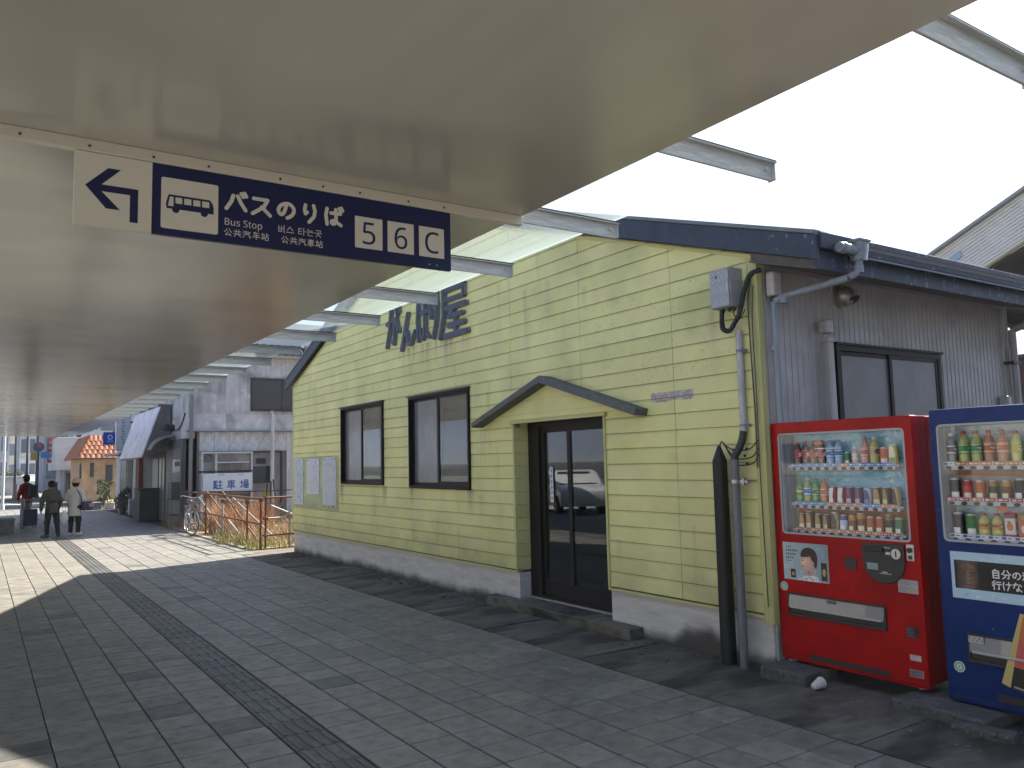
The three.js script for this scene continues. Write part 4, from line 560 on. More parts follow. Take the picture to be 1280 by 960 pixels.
function machine({ name, label, zL, W, H, foot, color, win, rails }) {
  const zc = zL + W / 2, t = thing(name, label, 'vending machine', [VX, foot, zc], -PI / 2), D = 0.68;
  const [wx0, wx1, wy0, wy1] = win, body = paint(color);
  const cx = W / 2 - 0.008; part('cabinet', [rbox(-cx, cx, 0.02, H - 0.004, -D, -0.195, 0.012), rbox(-cx, cx, wy1 + 0.011, H - 0.004, -0.197, -0.074, 0.004), rbox(-cx, cx, 0.02, wy0 - 0.011, -0.197, -0.074, 0.004), box(-cx, wx0 - 0.011, wy0 - 0.0105, wy1 + 0.0105, -0.197, -0.074), box(wx1 + 0.011, cx, wy0 - 0.0105, wy1 + 0.0105, -0.197, -0.074)], body, t);
  part('display_back', box(wx0 - 0.009, wx1 + 0.009, wy0 - 0.009, wy1 + 0.009, -0.194, -0.186), whitePl, t);
  const s = rrect(new THREE.Shape(), -W / 2, 0.0, W / 2, H, 0.018), h = new THREE.Path(); rrect(h, wx0, wy0, wx1, wy1, 0.035); s.holes.push(h);
  const door = part('front_door', uvm([tr(ext(s, 0.072, 0.006, 8), 0, 0, -0.072)]), body, t);
  part('door_seam', box(-W / 2 - 0.001, W / 2 + 0.001, 0.030, 0.0345, -0.06, 0.0012), darkPlastic, door); for (const f of [0.43, 0.62]) part('hinge_gap', box(-W / 2 - 0.001, -W / 2 + 0.04, H * f + 0.05, H * f + 0.054, -0.06, 0.0012), darkPlastic, door);
  const s2 = rrect(new THREE.Shape(), wx0 - 0.002, wy0 - 0.002, wx1 + 0.002, wy1 + 0.002, 0.036), h2 = new THREE.Path(); rrect(h2, wx0 + 0.012, wy0 + 0.012, wx1 - 0.012, wy1 - 0.012, 0.03); s2.holes.push(h2);
  part('window_gasket', tr(ext(s2, 0.064, 0, 8), 0, 0, -0.066), M([0.34, 0.345, 0.35], 0.45), door);
  part('display_liner', [box(wx0 + 0.0, wx1 - 0.0, wy1 - 0.012, wy1 + 0.01, -0.185, -0.067), box(wx0 - 0.01, wx0 + 0.012, wy0, wy1, -0.185, -0.067), box(wx1 - 0.012, wx1 + 0.01, wy0, wy1, -0.185, -0.067), box(wx0, wx1, wy0 - 0.01, wy0 + 0.012, -0.185, -0.067)], whitePl, door);
  part('display_glass', box(wx0 + 0.011, wx1 - 0.011, wy0 + 0.011, wy1 - 0.011, -0.010, -0.007), acrylic, door);
  part('levelling_foot', [-1, 1].flatMap((q) => [tr(cyl(0.022, 0.022, 0.012, 10), q * (W / 2 - 0.08), -foot + 0.098, -0.05), tr(cyl(0.009, 0.009, foot - 0.08, 8), q * (W / 2 - 0.08), -foot / 2 + 0.05, -0.05), tr(cyl(0.022, 0.022, 0.012, 10), q * (W / 2 - 0.08), -foot + 0.098, -D + 0.1)]), silver, t);
  return { t, door, W, H };
}
function displayRow(door, x0, x1, yRail, hBack, ice, priceCols, btnM) {
  const shelf = part('display_shelf', [box(x0 - 0.06, x1 + 0.06, yRail - 0.004, yRail + 0.012, -0.18, -0.045), rbox(x0 - 0.03, x1 + 0.04, yRail - 0.026, yRail + 0.026, -0.0445, -0.036, 0.003)], whitePl, door);
  if (ice) { const g = new THREE.PlaneGeometry(x1 - x0 + 0.16, hBack); part('ice_backdrop', tr(g, (x0 + x1) / 2, yRail + 0.012 + hBack / 2, -0.165), M('#ffffff', 0.5, { map: ice }), shelf); }
  const n = priceCols.length, dx = (x1 - x0) / (n - 1);
  priceCols.forEach((c, i) => { const x = x0 + dx * i; part('price_tag', box(x - dx * 0.44, x + dx * 0.44, yRail + 0.002, yRail + 0.024, -0.0358, -0.0345), c, shelf); part('select_button', tr(rot(cyl(0.020, 0.018, 0.008, 14), PI / 2).scale(1, 0.62, 1), x, yRail - 0.013, -0.033), btnM, shelf); });
  return shelf;
}
const tagB = M('#ffffff', 0.5, { map: canvasTex(64, 24, (c) => { c.fillStyle = '#3b73b4'; c.fillRect(0, 0, 64, 24); c.fillStyle = '#cfdcec'; c.fillRect(8, 6, 22, 12); c.fillRect(36, 9, 20, 6); }) });
const tagO = M('#ffffff', 0.5, { map: canvasTex(64, 24, (c) => { c.fillStyle = '#bf6420'; c.fillRect(0, 0, 64, 24); c.fillStyle = '#f0d9b0'; c.fillRect(8, 6, 22, 12); c.fillRect(36, 9, 20, 6); }) });
const tagR = M('#ffffff', 0.5, { map: canvasTex(64, 24, (c) => { c.fillStyle = '#a02a34'; c.fillRect(0, 0, 64, 24); c.fillStyle = '#e8c8c0'; c.fillRect(8, 6, 22, 12); c.fillRect(36, 9, 20, 6); }) });
const tagN = M('#ffffff', 0.5, { map: canvasTex(64, 24, (c) => { c.fillStyle = '#d5d8e2'; c.fillRect(0, 0, 64, 24); c.fillStyle = '#33447e'; c.fillRect(4, 3, 26, 18); c.fillRect(36, 8, 22, 8); }) });
const flat = (door, name, x0, x1, y0, y1, z, m, mount) => { const f = part(name, rbox(x0, x1, y0, y1, 0.0004, z - 0.0008, 0.002), mount ?? M([0.4, 0.4, 0.4], 0.5), door); const g = new THREE.PlaneGeometry(x1 - x0 - 0.004, y1 - y0 - 0.004); part('print', tr(g, (x0 + x1) / 2, (y0 + y1) / 2, z), m, f); return f; };
const disc = canvasTex(128, 128, (c) => { c.fillStyle = '#cfd6cf'; c.fillRect(0, 0, 128, 128); c.strokeStyle = '#3f8f72'; c.lineWidth = 14; c.beginPath(); c.arc(64, 64, 46, 0, 7); c.stroke(); c.strokeStyle = '#6fae98'; c.lineWidth = 6; c.beginPath(); c.arc(64, 64, 30, 0, 7); c.stroke(); c.fillStyle = '#3f8f72'; c.beginPath(); c.ellipse(64, 64, 9, 17, 0.5, 0, 7); c.fill(); });
function greenSticker(door, x, y, r = 0.035) { const o = part('round_sticker', tr(rot(cyl(r, r, 0.002, 24), PI / 2), x, y, 0.0011), M([0.55, 0.6, 0.56], 0.5), door); const g = new THREE.CircleGeometry(r - 0.001, 24); part('print', tr(g, x, y, 0.0026), M('#ffffff', 0.5, { map: disc }), o); }
function slot(door, x0, x1, y0, y1) {
  const o = part('delivery_slot', [rbox(x0, x1, y1 - 0.014, y1, 0.0, 0.016, 0.004), rbox(x0, x1, y0, y0 + 0.022, 0.0, 0.020, 0.004), rbox(x0, x0 + 0.012, y0 + 0.0225, y1 - 0.0145, 0.0, 0.014, 0.003), rbox(x1 - 0.012, x1, y0 + 0.0225, y1 - 0.0145, 0.0, 0.014, 0.003), box(x0 + 0.012, x1 - 0.012, y0 + 0.0225, y1 - 0.0145, 0.0006, 0.002)], darkPlastic, door);
  const flap = part('slot_flap', tr(rot(new THREE.BoxGeometry(x1 - x0 - 0.028, (y1 - y0) * 0.56, 0.003), -0.16), (x0 + x1) / 2, y0 + (y1 - y0) * 0.64, 0.0125), P([0.10, 0.11, 0.13], 0.22, { metalness: 0.2, clearcoat: 0.5 }), o);
  part('flap_bar', [rbox(x0 + 0.03, x1 - 0.03, y0 + (y1 - y0) * 0.33, y0 + (y1 - y0) * 0.42, 0.018, 0.028, 0.003)], silver, flap);
  part('flap_print', tr(new THREE.PlaneGeometry(0.07, 0.022), (x0 + x1) / 2 - 0.02, y1 - 0.03, 0.0165), M([0.10, 0.10, 0.10], 0.5), o);
}
// --- red machine
{
  const zL = -4.293, W = 1.183, foot = 0.107, H = 1.847, u = (z) => z * sc - (zL + W / 2), v = (y) => (y - 1.7) * sc + 1.7 - foot;
  const { t, door } = machine({ name: 'red_vending_machine', label: 'bright red drink vending machine standing on concrete blocks beside the yellow shop', zL, W, H, foot, color: [0.42, 0.001, 0.002], win: [u(-4.278), u(-3.205), v(1.073), v(1.869)] });
  const B = tagB, O = tagO, R = tagR, btn = darkPlastic, xa = u(-4.16), xb = u(-3.345), y1 = v(1.60), y2 = v(1.302), y3 = v(1.10), n = 12, X = (i) => xa + (xb - xa) * i / (n - 1);
  displayRow(door, xa, xb, y1, 0.255, iceA, [B, B, B, B, B, B, O, B, B, B, B, B], btn); displayRow(door, xa + .01, xb + .015, y2, 0.245, iceA, [B, B, B, B, O, O, O, O, B, B, O, O], btn); const s3 = displayRow(door, xa + .01, xb + .02, y3, 0.16, null, [R, R, O, O, O, O, O, O, O, O, R, R], btn);
  part('amber_backdrop', tr(new THREE.PlaneGeometry(0.98, 0.165), (xa + xb) / 2 + 0.01, y3 + 0.092, -0.165), M('#ffffff', 0.5, { map: canvasTex(256, 48, (c) => { c.fillStyle = '#b9672a'; c.fillRect(0, 0, 256, 48); for (let i = 0; i < 60; i++) { c.fillStyle = ['#d98c3a', '#7d4a24', '#c9a04c', '#8f5a2a'][i % 4]; c.globalAlpha = 0.5; c.beginPath(); c.ellipse(rr(0, 256), rr(0, 48), rr(4, 26), rr(3, 12), rr(0, 3), 0, 7); c.fill(); } c.globalAlpha = 1; }) }), s3);
  const zi = -0.095;
  for (let i = 0; i < 4; i++) bottle(door, X(i), y1 + 0.0125, zi, 'cola', 'cola', 'red', false);
  for (const i of [4, 5]) bottle(door, X(i), y1 + 0.0125, zi, 'water', 'sky', 'blue', false);
  can(door, X(6), y1 + 0.0125, zi, 'green', false, 0.9); bottle(door, X(7) - 0.01, y1 + 0.0125, zi, 'pink', 'white', 'white', false, 0.8, 0.7); bottle(door, X(8), y1 + 0.0125, zi, 'pink', 'peach', 'orange', false, 1, 1.05); bottle(door, X(9), y1 + 0.0125, zi, 'tea', 'cream', 'white', true, 1.02); can(door, X(10), y1 + 0.0125, zi, 'peach', true, 1.0); can(door, X(11), y1 + 0.0125, zi, 'lemon', true, 1.12);
  bottle(door, X(0), y2 + 0.0125, zi, 'green', 'tea', 'green', false); bottle(door, X(1), y2 + 0.0125, zi, 'tea', 'sky', 'white', true); bottle(door, X(2), y2 + 0.0125, zi, 'green', 'green', 'green', false); bottle(door, X(3), y2 + 0.0125, zi, 'orange', 'peach', 'orange', true, 0.95);
  ['cola', 'cola', 'grape', 'grape', 'white', 'brown', 'black', 'cream'].forEach((w, i) => can(door, X(4 + i), y2 + 0.0125, zi, w, true, i === 4 ? 0.98 : 1.06));
  ['brown', 'brown', 'black', 'black', 'cream', 'blue', 'yellow', 'yellow', 'orange', 'orange', 'gold', 'green'].forEach((w, i) => can(door, X(i) + 0.008, y3 + 0.0125, zi, w, i % 3 === 1, 1.12));
  part('promo_strip', [box(X(3) - 0.03, X(5) + 0.05, y1 + 0.135, y1 + 0.145, -0.05, -0.048)], M([0.66, 0.62, 0.5], 0.5), door); part('promo_badge', tr(rot(cyl(0.032, 0.032, 0.004, 16), PI / 2).scale(1.1, 0.5, 1), X(3), y1 + 0.18, -0.049), M([0.55, 0.05, 0.04], 0.4), door);
  // poster: a young woman with short dark hair in profile, a can either side of her
  flat(door, 'coffee_poster', u(-4.282), u(-3.869), v(0.715), v(1.006), 0.004, M('#ffffff', 0.45, { map: canvasTex(512, 360, (c, w, h) => {
    const bg = c.createLinearGradient(0, 0, w, 0); bg.addColorStop(0, '#a9bac0'); bg.addColorStop(1, '#7e929a'); c.fillStyle = bg; c.fillRect(0, 0, w, h);
    for (let i = 0; i < 26; i++) { c.fillStyle = `rgba(215,228,232,${rr(0.1, 0.35)})`; c.fillRect(rr(0, w), rr(0, h), rr(10, 60), rr(20, 120)); }
    c.fillStyle = '#c9a08a'; c.fillRect(275, 250, 70, 70);                                   // neck
    c.beginPath(); c.moveTo(212, 120); c.bezierCurveTo(200, 150, 204, 172, 192, 194); c.quadraticCurveTo(194, 204, 204, 206); c.quadraticCurveTo(204, 226, 210, 238); c.quadraticCurveTo(222, 268, 268, 270); c.quadraticCurveTo(340, 258, 352, 200); c.lineTo(340, 110); c.quadraticCurveTo(270, 70, 212, 120); c.fill();
    { const g = c.createRadialGradient(240, 170, 10, 270, 190, 120); g.addColorStop(0, 'rgba(236,204,184,.85)'); g.addColorStop(0.55, 'rgba(206,164,140,.35)'); g.addColorStop(1, 'rgba(120,82,66,.75)'); c.fillStyle = g; c.save(); c.clip(); c.fillRect(180, 60, 200, 220); c.restore(); const e = c.createLinearGradient(270, 250, 345, 320); e.addColorStop(0, 'rgba(90,60,48,.75)'); e.addColorStop(1, 'rgba(200,160,138,0)'); c.fillStyle = e; c.fillRect(275, 262, 70, 58); }
    c.fillStyle = '#2b211d'; c.beginPath(); c.moveTo(204, 130); c.bezierCurveTo(200, 50, 280, 24, 330, 42); c.bezierCurveTo(404, 60, 410, 160, 374, 236); c.quadraticCurveTo(352, 216, 344, 172); c.quadraticCurveTo(322, 150, 312, 118); c.quadraticCurveTo(262, 138, 204, 130); c.fill();
    for (let i = 0; i < 90; i++) { c.strokeStyle = ['rgba(96,74,60,.35)', 'rgba(12,8,6,.5)'][i % 2]; c.lineWidth = rr(0.8, 2.2); const a = rr(0, 1); c.beginPath(); c.moveTo(300 + rr(-20, 20), 40 + rr(0, 12)); c.quadraticCurveTo(330 + a * 60, 80 + rr(0, 30), 340 + a * 50, 150 + rr(0, 70)); c.stroke(); c.beginPath(); c.moveTo(300 + rr(-20, 20), 46); c.quadraticCurveTo(240 + rr(-20, 20), 70, 208 + a * 80, 122 - a * 4); c.stroke(); }
    c.fillStyle = '#c2957e'; c.beginPath(); c.ellipse(344, 188, 12, 20, 0.2, 0, 7); c.fill(); c.fillStyle = '#33261f'; c.fillRect(216, 160, 26, 7); c.fillRect(214, 146, 30, 4); c.fillStyle = '#a85c50'; c.fillRect(206, 220, 26, 8);
    c.fillStyle = '#d5d8de'; c.beginPath(); c.moveTo(170, 360); c.quadraticCurveTo(240, 290, 300, 312); c.quadraticCurveTo(380, 282, 420, 360); c.fill(); for (let i = 0; i < 60; i++) { c.fillStyle = ['#5a6a94', '#a8656a', '#e8e8ea'][i % 3]; c.fillRect(rr(190, 410), rr(318, 358), 10, 7); }
    for (const [x, y, a, b] of [[80, 258, 58, 84], [430, 170, 64, 170]]) { c.fillStyle = '#2a211c'; c.fillRect(x, y, a, b); c.fillStyle = '#b79a58'; c.beginPath(); c.ellipse(x + a / 2, y + b * 0.55, a * 0.3, b * 0.22, 0, 0, 7); c.fill(); c.fillStyle = '#8c8c8c'; c.fillRect(x + 4, y - 5, a - 8, 7); }
    c.fillStyle = '#a05048'; c.fillRect(40, 34, 60, 12); c.fillStyle = '#3c4248'; for (let r = 0; r < 4; r++) for (let k = 0; k < 6 - r; k++) c.fillRect(36 + k * 24, 66 + r * 36, 14, r === 3 ? 10 : 20);
  }) }));
  // coin unit: dark plate with a rounded foot, bill slot, coin slot, display, return lever
  const cs = new THREE.Shape(), ca = u(-3.577), cbx = u(-3.253), ct = v(1.052), cm = (ca + cbx) / 2, cr = (cbx - ca) / 2; cs.moveTo(ca, ct); cs.lineTo(ca, v(0.93)); cs.absarc(cm, v(0.93), cr, PI, 2 * PI); cs.lineTo(cbx, ct); cs.closePath();
  const cu = part('coin_unit', tr(ext(cs, 0.014, 0.004, 20), 0, 0, 0.0), darkPlastic, door);
  part('bill_slot', [rbox(ca + 0.03, ca + 0.17, ct - 0.06, ct - 0.024, 0.012, 0.03, 0.005)], blackM, cu); part('amount_display', rbox(u(-3.54), u(-3.455), v(0.862), v(0.91), 0.0145, 0.017, 0.002), M([0.25, 0.29, 0.28], 0.2), cu);
  part('coin_slot', [tr(rot(cyl(0.034, 0.036, 0.012, 20), PI / 2), cbx - 0.055, ct - 0.065, 0.018)], silver, cu); part('coin_mouth', box(cbx - 0.06, cbx - 0.05, ct - 0.085, ct - 0.045, 0.024, 0.0255), blackM, cu); part('return_lever', rbox(ca + 0.19, ca + 0.225, ct - 0.075, ct - 0.055, 0.0145, 0.026, 0.003), silver, cu); for (const [a, b, c0, d0] of [[cm - 0.03, cm + 0.06, v(0.838), v(0.843)], [cm - 0.01, cm + 0.03, v(0.848), v(0.855)], [cm + 0.01, cm + 0.06, ct - 0.03, ct - 0.025]]) part('unit_lettering', box(a, b, c0, d0, 0.0145, 0.0152), M([0.5, 0.5, 0.5], 0.5), cu);
  part('lock_plate', rbox(u(-3.238), u(-3.182), v(0.945), v(1.06), 0.0, 0.012, 0.018), silver, door); part('lock_cylinder', [tr(rot(cyl(0.018, 0.018, 0.02, 16), PI / 2), u(-3.21), v(1.02), 0.014), rbox(u(-3.224), u(-3.196), v(0.957), v(0.985), 0.0125, 0.016, 0.004)], darkPlastic, door);
  part('sensor_pad', rbox(u(-3.727), u(-3.632), v(0.845), v(0.928), 0.0, 0.008, 0.004), darkPlastic, door);
  slot(door, u(-4.255), u(-3.422), v(0.437), v(0.612)); greenSticker(door, u(-4.30) + 0.012, v(0.655));
  const note = (a, b, ink) => M('#ffffff', 0.6, { map: canvasTex(96, 64, (c, w, h) => { c.fillStyle = a; c.fillRect(0, 0, w, h); c.fillStyle = b; c.fillRect(0, h * 0.45, w, h * 0.06); for (let r = 0; r < 5; r++) { c.fillStyle = ink; c.globalAlpha = 0.5; c.fillRect(6, 6 + r * 12, rr(30, 84), 4); } c.globalAlpha = 1; }) });
  flat(door, 'notice_label', u(-3.32), u(-3.175), v(0.722), v(0.813), 0.002, note('#9c9a9a', '#c8c6c4', '#4a4a4a'));
  flat(door, 'service_panel', u(-3.28), u(-3.197), v(0.42), v(0.495), 0.006, note('#1d1d1f', '#222', '#c8c8c8'), darkPlastic); flat(door, 'small_label', u(-3.268), u(-3.188), v(0.268), v(0.307), 0.002, note('#b5aeac', '#d0ccca', '#7a6a6a')); flat(door, 'small_label', u(-3.277), u(-3.178), v(0.157), v(0.207), 0.002, note('#6a6668', '#88828a', '#2e2e30'));
  part('vent_grille', [...Array(5)].map((_, i) => box(u(-4.083), u(-3.425), v(0.122) + i * 0.007, v(0.122) + i * 0.007 + 0.004, 0.0005, 0.0045)).concat([box(u(-4.083), u(-3.425), v(0.119), v(0.158), 0.0003, 0.0025)]), darkPlastic, door);
  // pale script lettering running up the visible flank
  part('flank_lettering', tr(new THREE.PlaneGeometry(0.2, 1.5).rotateY(PI / 2), W / 2 - 0.0065, 1.0, -0.25), P([0.8, 0.55, 0.55], 0.4, { transparent: true, alphaMap: canvasTex(96, 720, (c) => { c.fillStyle = '#000'; c.fillRect(0, 0, 96, 720); c.save(); c.translate(20, 690); c.rotate(-PI / 2); c.fillStyle = '#999'; c.font = '92px sans-serif'; c.fillText('ecoru', 20, 62); c.strokeStyle = '#888'; c.lineWidth = 7; c.beginPath(); c.moveTo(320, 60); c.bezierCurveTo(420, -20, 470, 90, 560, 20); c.bezierCurveTo(600, -10, 640, 40, 660, 10); c.stroke(); c.restore(); }) }), t);
}
// --- blue machine
{
  const zL = -2.984, W = 1.183, foot = 0.085, H = 1.893, u = (z) => z * sc - (zL + W / 2), v = (y) => (y - 1.7) * sc + 1.7 - foot;
  const { t, door } = machine({ name: 'blue_vending_machine', label: 'dark blue drink vending machine at the right edge beside the red one', zL, W, H, foot, color: [0.004, 0.030, 0.16], win: [u(-2.972), u(-1.89), v(1.10), v(1.878)] });
  const O = tagO, N = tagN, R = tagR, xa = u(-2.925), n = 12, pitch = 0.0675 * sc * 1.22, X = (i) => xa + pitch * i, xb = X(n - 1), y1 = v(1.60), y2 = v(1.365), y3 = v(1.125), zi = -0.095;
  displayRow(door, xa, xb, y1, 0.26, iceB, [N, O, O, O, O, O, O, O, O, N, N, O], darkPlastic); displayRow(door, xa + .004, xb, y2, 0.19, null, [R, R, O, R, R, R, R, R, R, R, O, R], darkPlastic); displayRow(door, xa + .012, xb, y3, 0.19, iceB, [N, N, N, N, N, N, N, N, N, N, N, N], darkPlastic);
  part('white_backdrop', box(xa - 0.05, xb + 0.06, y2 + 0.02, y2 + 0.205, -0.166, -0.164), M([0.55, 0.55, 0.54], 0.5), door); part('amber_strip', box(xa - 0.03, xb + 0.06, y2 + 0.165, y2 + 0.20, -0.16, -0.158), M([0.42, 0.17, 0.06], 0.5), door);
  [['dark', 'bl', 'white', 0], ['tea', 'green', 'red', 1], ['tea', 'green', 'red', 1], ['amber', 'orange', 'red', 1], ['amber', 'orange', 'red', 1], ['lemon', 'lemon', 'red', 0], ['green', 'green', 'red', 1], ['water', 'sky', 'blue', 0], ['tea', 'tea', 'green', 0], ['cola', 'red', 'red', 0], ['orange', 'peach', 'orange', 0], ['water', 'white', 'white', 0]].forEach(([l, w, c, wd], i) => bottle(door, X(i), y1 + 0.0125, zi, l, w, c, !!wd, 1, 1.08));
  ['bl', 'red', 'orange', 'gold', 'yellow', 'bl', 'cream', 'brown', 'black', 'gold', 'red', 'orange'].forEach((w, i) => can(door, X(i) + 0.004, y2 + 0.0125, zi, w, i % 5 === 0, i % 5 === 0 ? 1.12 : 1.16));
  can(door, X(0) + 0.012, y3 + 0.0125, zi, 'bl', true, 1.22); can(door, X(1) + 0.012, y3 + 0.0125, zi, 'green', true, 1.15); for (const i of [2, 3]) bottle(door, X(i) + 0.012, y3 + 0.0125, zi, 'lemon', 'yellow', 'red', true, 1, 0.75);
  const peach = M('#ffffff', 0.5, { map: canvasTex(96, 160, (c) => { c.fillStyle = '#d5cfc9'; c.fillRect(0, 0, 96, 160); c.fillStyle = '#a8323a'; c.fillRect(0, 0, 96, 28); c.fillRect(0, 136, 96, 24); c.fillStyle = '#c9702e'; c.beginPath(); c.ellipse(50, 84, 32, 28, 0.3, 0, 7); c.fill(); c.fillStyle = '#3f7a3a'; c.fillRect(28, 48, 26, 10); }) }), orangeC = M('#ffffff', 0.5, { map: canvasTex(96, 160, (c) => { c.fillStyle = '#b9613a'; c.fillRect(0, 0, 96, 160); c.fillStyle = '#d9c7b0'; c.beginPath(); c.arc(48, 96, 26, 0, 7); c.fill(); c.fillStyle = '#76a04a'; c.fillRect(26, 10, 34, 22); }) });
  carton(door, X(4) + 0.012, y3 + 0.0125, zi, 0.062, 0.15, peach, M([0.4, 0.05, 0.06], 0.5)); carton(door, X(5) + 0.012, y3 + 0.0125, zi, 0.062, 0.15, orangeC, M([0.25, 0.35, 0.1], 0.5)); for (let i = 6; i < 12; i++) can(door, X(i) + 0.012, y3 + 0.0125, zi, ['grape', 'sky', 'white', 'peach', 'lemon', 'blue'][i - 6], true, 1.12);
  part('promo_badge', tr(rot(cyl(0.03, 0.03, 0.004, 18), PI / 2).scale(1.25, 0.55, 1), X(4) - 0.01, y2 - 0.042, -0.048), M([0.55, 0.14, 0.04], 0.4), door);
  // poster: black band with a man's face on the left, pale ice above and below
  flat(door, 'coffee_poster', u(-2.938), u(-1.95), v(0.735), v(1.038), 0.004, M('#ffffff', 0.5, { map: canvasTex(1024, 320, (c, w, h) => {
    c.fillStyle = '#aac6d6'; c.fillRect(0, 0, w, h); for (let i = 0; i < 240; i++) { const x = rr(0, w), y = rr(0, h), s = rr(8, 40); c.fillStyle = ['#dcebf2', '#5f8fbd', '#bcd6e4', '#7fa9cc', '#e8f2f6'][i % 5]; c.globalAlpha = rr(0.2, 0.6); c.beginPath(); c.moveTo(x, y); for (let k = 0; k < 4; k++) c.lineTo(x + rr(-s, s), y + rr(-s, s) * 0.6); c.fill(); } c.globalAlpha = 1;
    c.fillStyle = '#0c0b0c'; c.fillRect(22, 56, w - 44, 196);
    c.save(); c.beginPath(); c.rect(22, 56, 190, 196); c.clip(); c.fillStyle = '#2a2220'; c.fillRect(22, 56, 190, 196); c.fillStyle = '#6f554a'; c.beginPath(); c.ellipse(108, 160, 70, 104, 0, 0, 7); c.fill(); c.fillStyle = '#55413a'; c.beginPath(); c.ellipse(74, 166, 34, 96, 0.1, 0, 7); c.fill(); c.fillStyle = '#7d6154'; c.beginPath(); c.ellipse(112, 172, 15, 42, 0, 0, 7); c.fill(); c.fillStyle = '#2f2420'; c.fillRect(66, 136, 34, 9); c.fillRect(122, 136, 36, 9); c.fillRect(72, 150, 24, 8); c.fillRect(128, 150, 24, 8); c.fillStyle = '#4a322b'; c.fillRect(86, 218, 52, 8); c.fillStyle = '#4b4340'; c.fillRect(36, 48, 150, 34); { const g = c.createLinearGradient(30, 0, 190, 0); g.addColorStop(0, 'rgba(8,6,6,.75)'); g.addColorStop(0.5, 'rgba(150,120,104,.18)'); g.addColorStop(1, 'rgba(8,6,6,.7)'); c.fillStyle = g; c.fillRect(22, 56, 190, 196); for (let i = 0; i < 160; i++) { c.fillStyle = `rgba(${i % 2 ? 20 : 150},${i % 2 ? 14 : 120},${i % 2 ? 12 : 105},.10)`; c.beginPath(); c.ellipse(rr(40, 180), rr(60, 250), rr(4, 22), rr(2, 9), rr(-0.4, 0.4), 0, 7); c.fill(); } } c.restore();
    write(c, '自分の道しか', 262, 98, 62, 8, '#d8d8d6', 1.04); write(c, '行けないし、', 262, 174, 62, 8, '#d8d8d6', 1.04);
  }) }));
  slot(door, u(-2.86), u(-2.0), v(0.335), v(0.52));
  part('slot_label', rbox(u(-2.85), u(-2.755), v(0.462), v(0.505), 0.0165, 0.018, 0.001), M('#ffffff', 0.6, { map: canvasTex(64, 32, (c) => { c.fillStyle = '#a8a8a4'; c.fillRect(0, 0, 64, 32); c.fillStyle = '#5a5a58'; for (let i = 0; i < 6; i++) c.fillRect(4 + i * 10, 6 + (i % 2) * 10, 6, 8); }) }), door);
  greenSticker(door, u(-2.93), v(0.289)); part('dent', tr(new THREE.SphereGeometry(0.006, 8, 6).scale(1, 0.5, 0.2), u(-2.70), v(0.565), 0.0008), M([0.4, 0.42, 0.45], 0.4), door);
  part('vent_grille', [box(u(-2.70), u(-2.05), v(0.118), v(0.165), 0.0003, 0.0025), ...[0, 1, 2, 3, 4].map((i) => box(u(-2.70), u(-2.05), v(0.122) + i * 0.008, v(0.122) + i * 0.008 + 0.004, 0.001, 0.005))], darkPlastic, door);
  const dia = new THREE.Shape(); [[-2.66, 0.245], [-2.52, 0.69], [-2.2, 0.62], [-2.34, 0.13]].forEach(([z, y], i) => dia[i ? 'lineTo' : 'moveTo'](u(z), v(y)));
  const dg = ext(dia, 0.003); { const p = dg.attributes.position, uv = dg.attributes.uv; for (let i = 0; i < p.count; i++) uv.setXY(i, (p.getX(i) - u(-2.66)) / 0.46, (p.getY(i) - v(0.13)) / 0.56); }
  part('slanted_poster', tr(dg, 0, 0, 0.021), M('#ffffff', 0.5, { map: canvasTex(256, 256, (c) => { c.fillStyle = '#b9a86a'; c.fillRect(0, 0, 256, 256); c.save(); c.transform(1, 0.13, -0.28, 1, 40, -8); c.fillStyle = '#b9653a'; c.fillRect(48, 12, 180, 64); c.fillStyle = '#b8524a'; c.fillRect(48, 76, 180, 78); c.fillStyle = '#1c1a18'; c.fillRect(48, 154, 180, 92); c.fillStyle = '#9a9a94'; for (let i = 0; i < 3; i++) c.fillRect(58, 206 + i * 14, 60 - i * 10, 5); c.restore(); }) }), door);
}
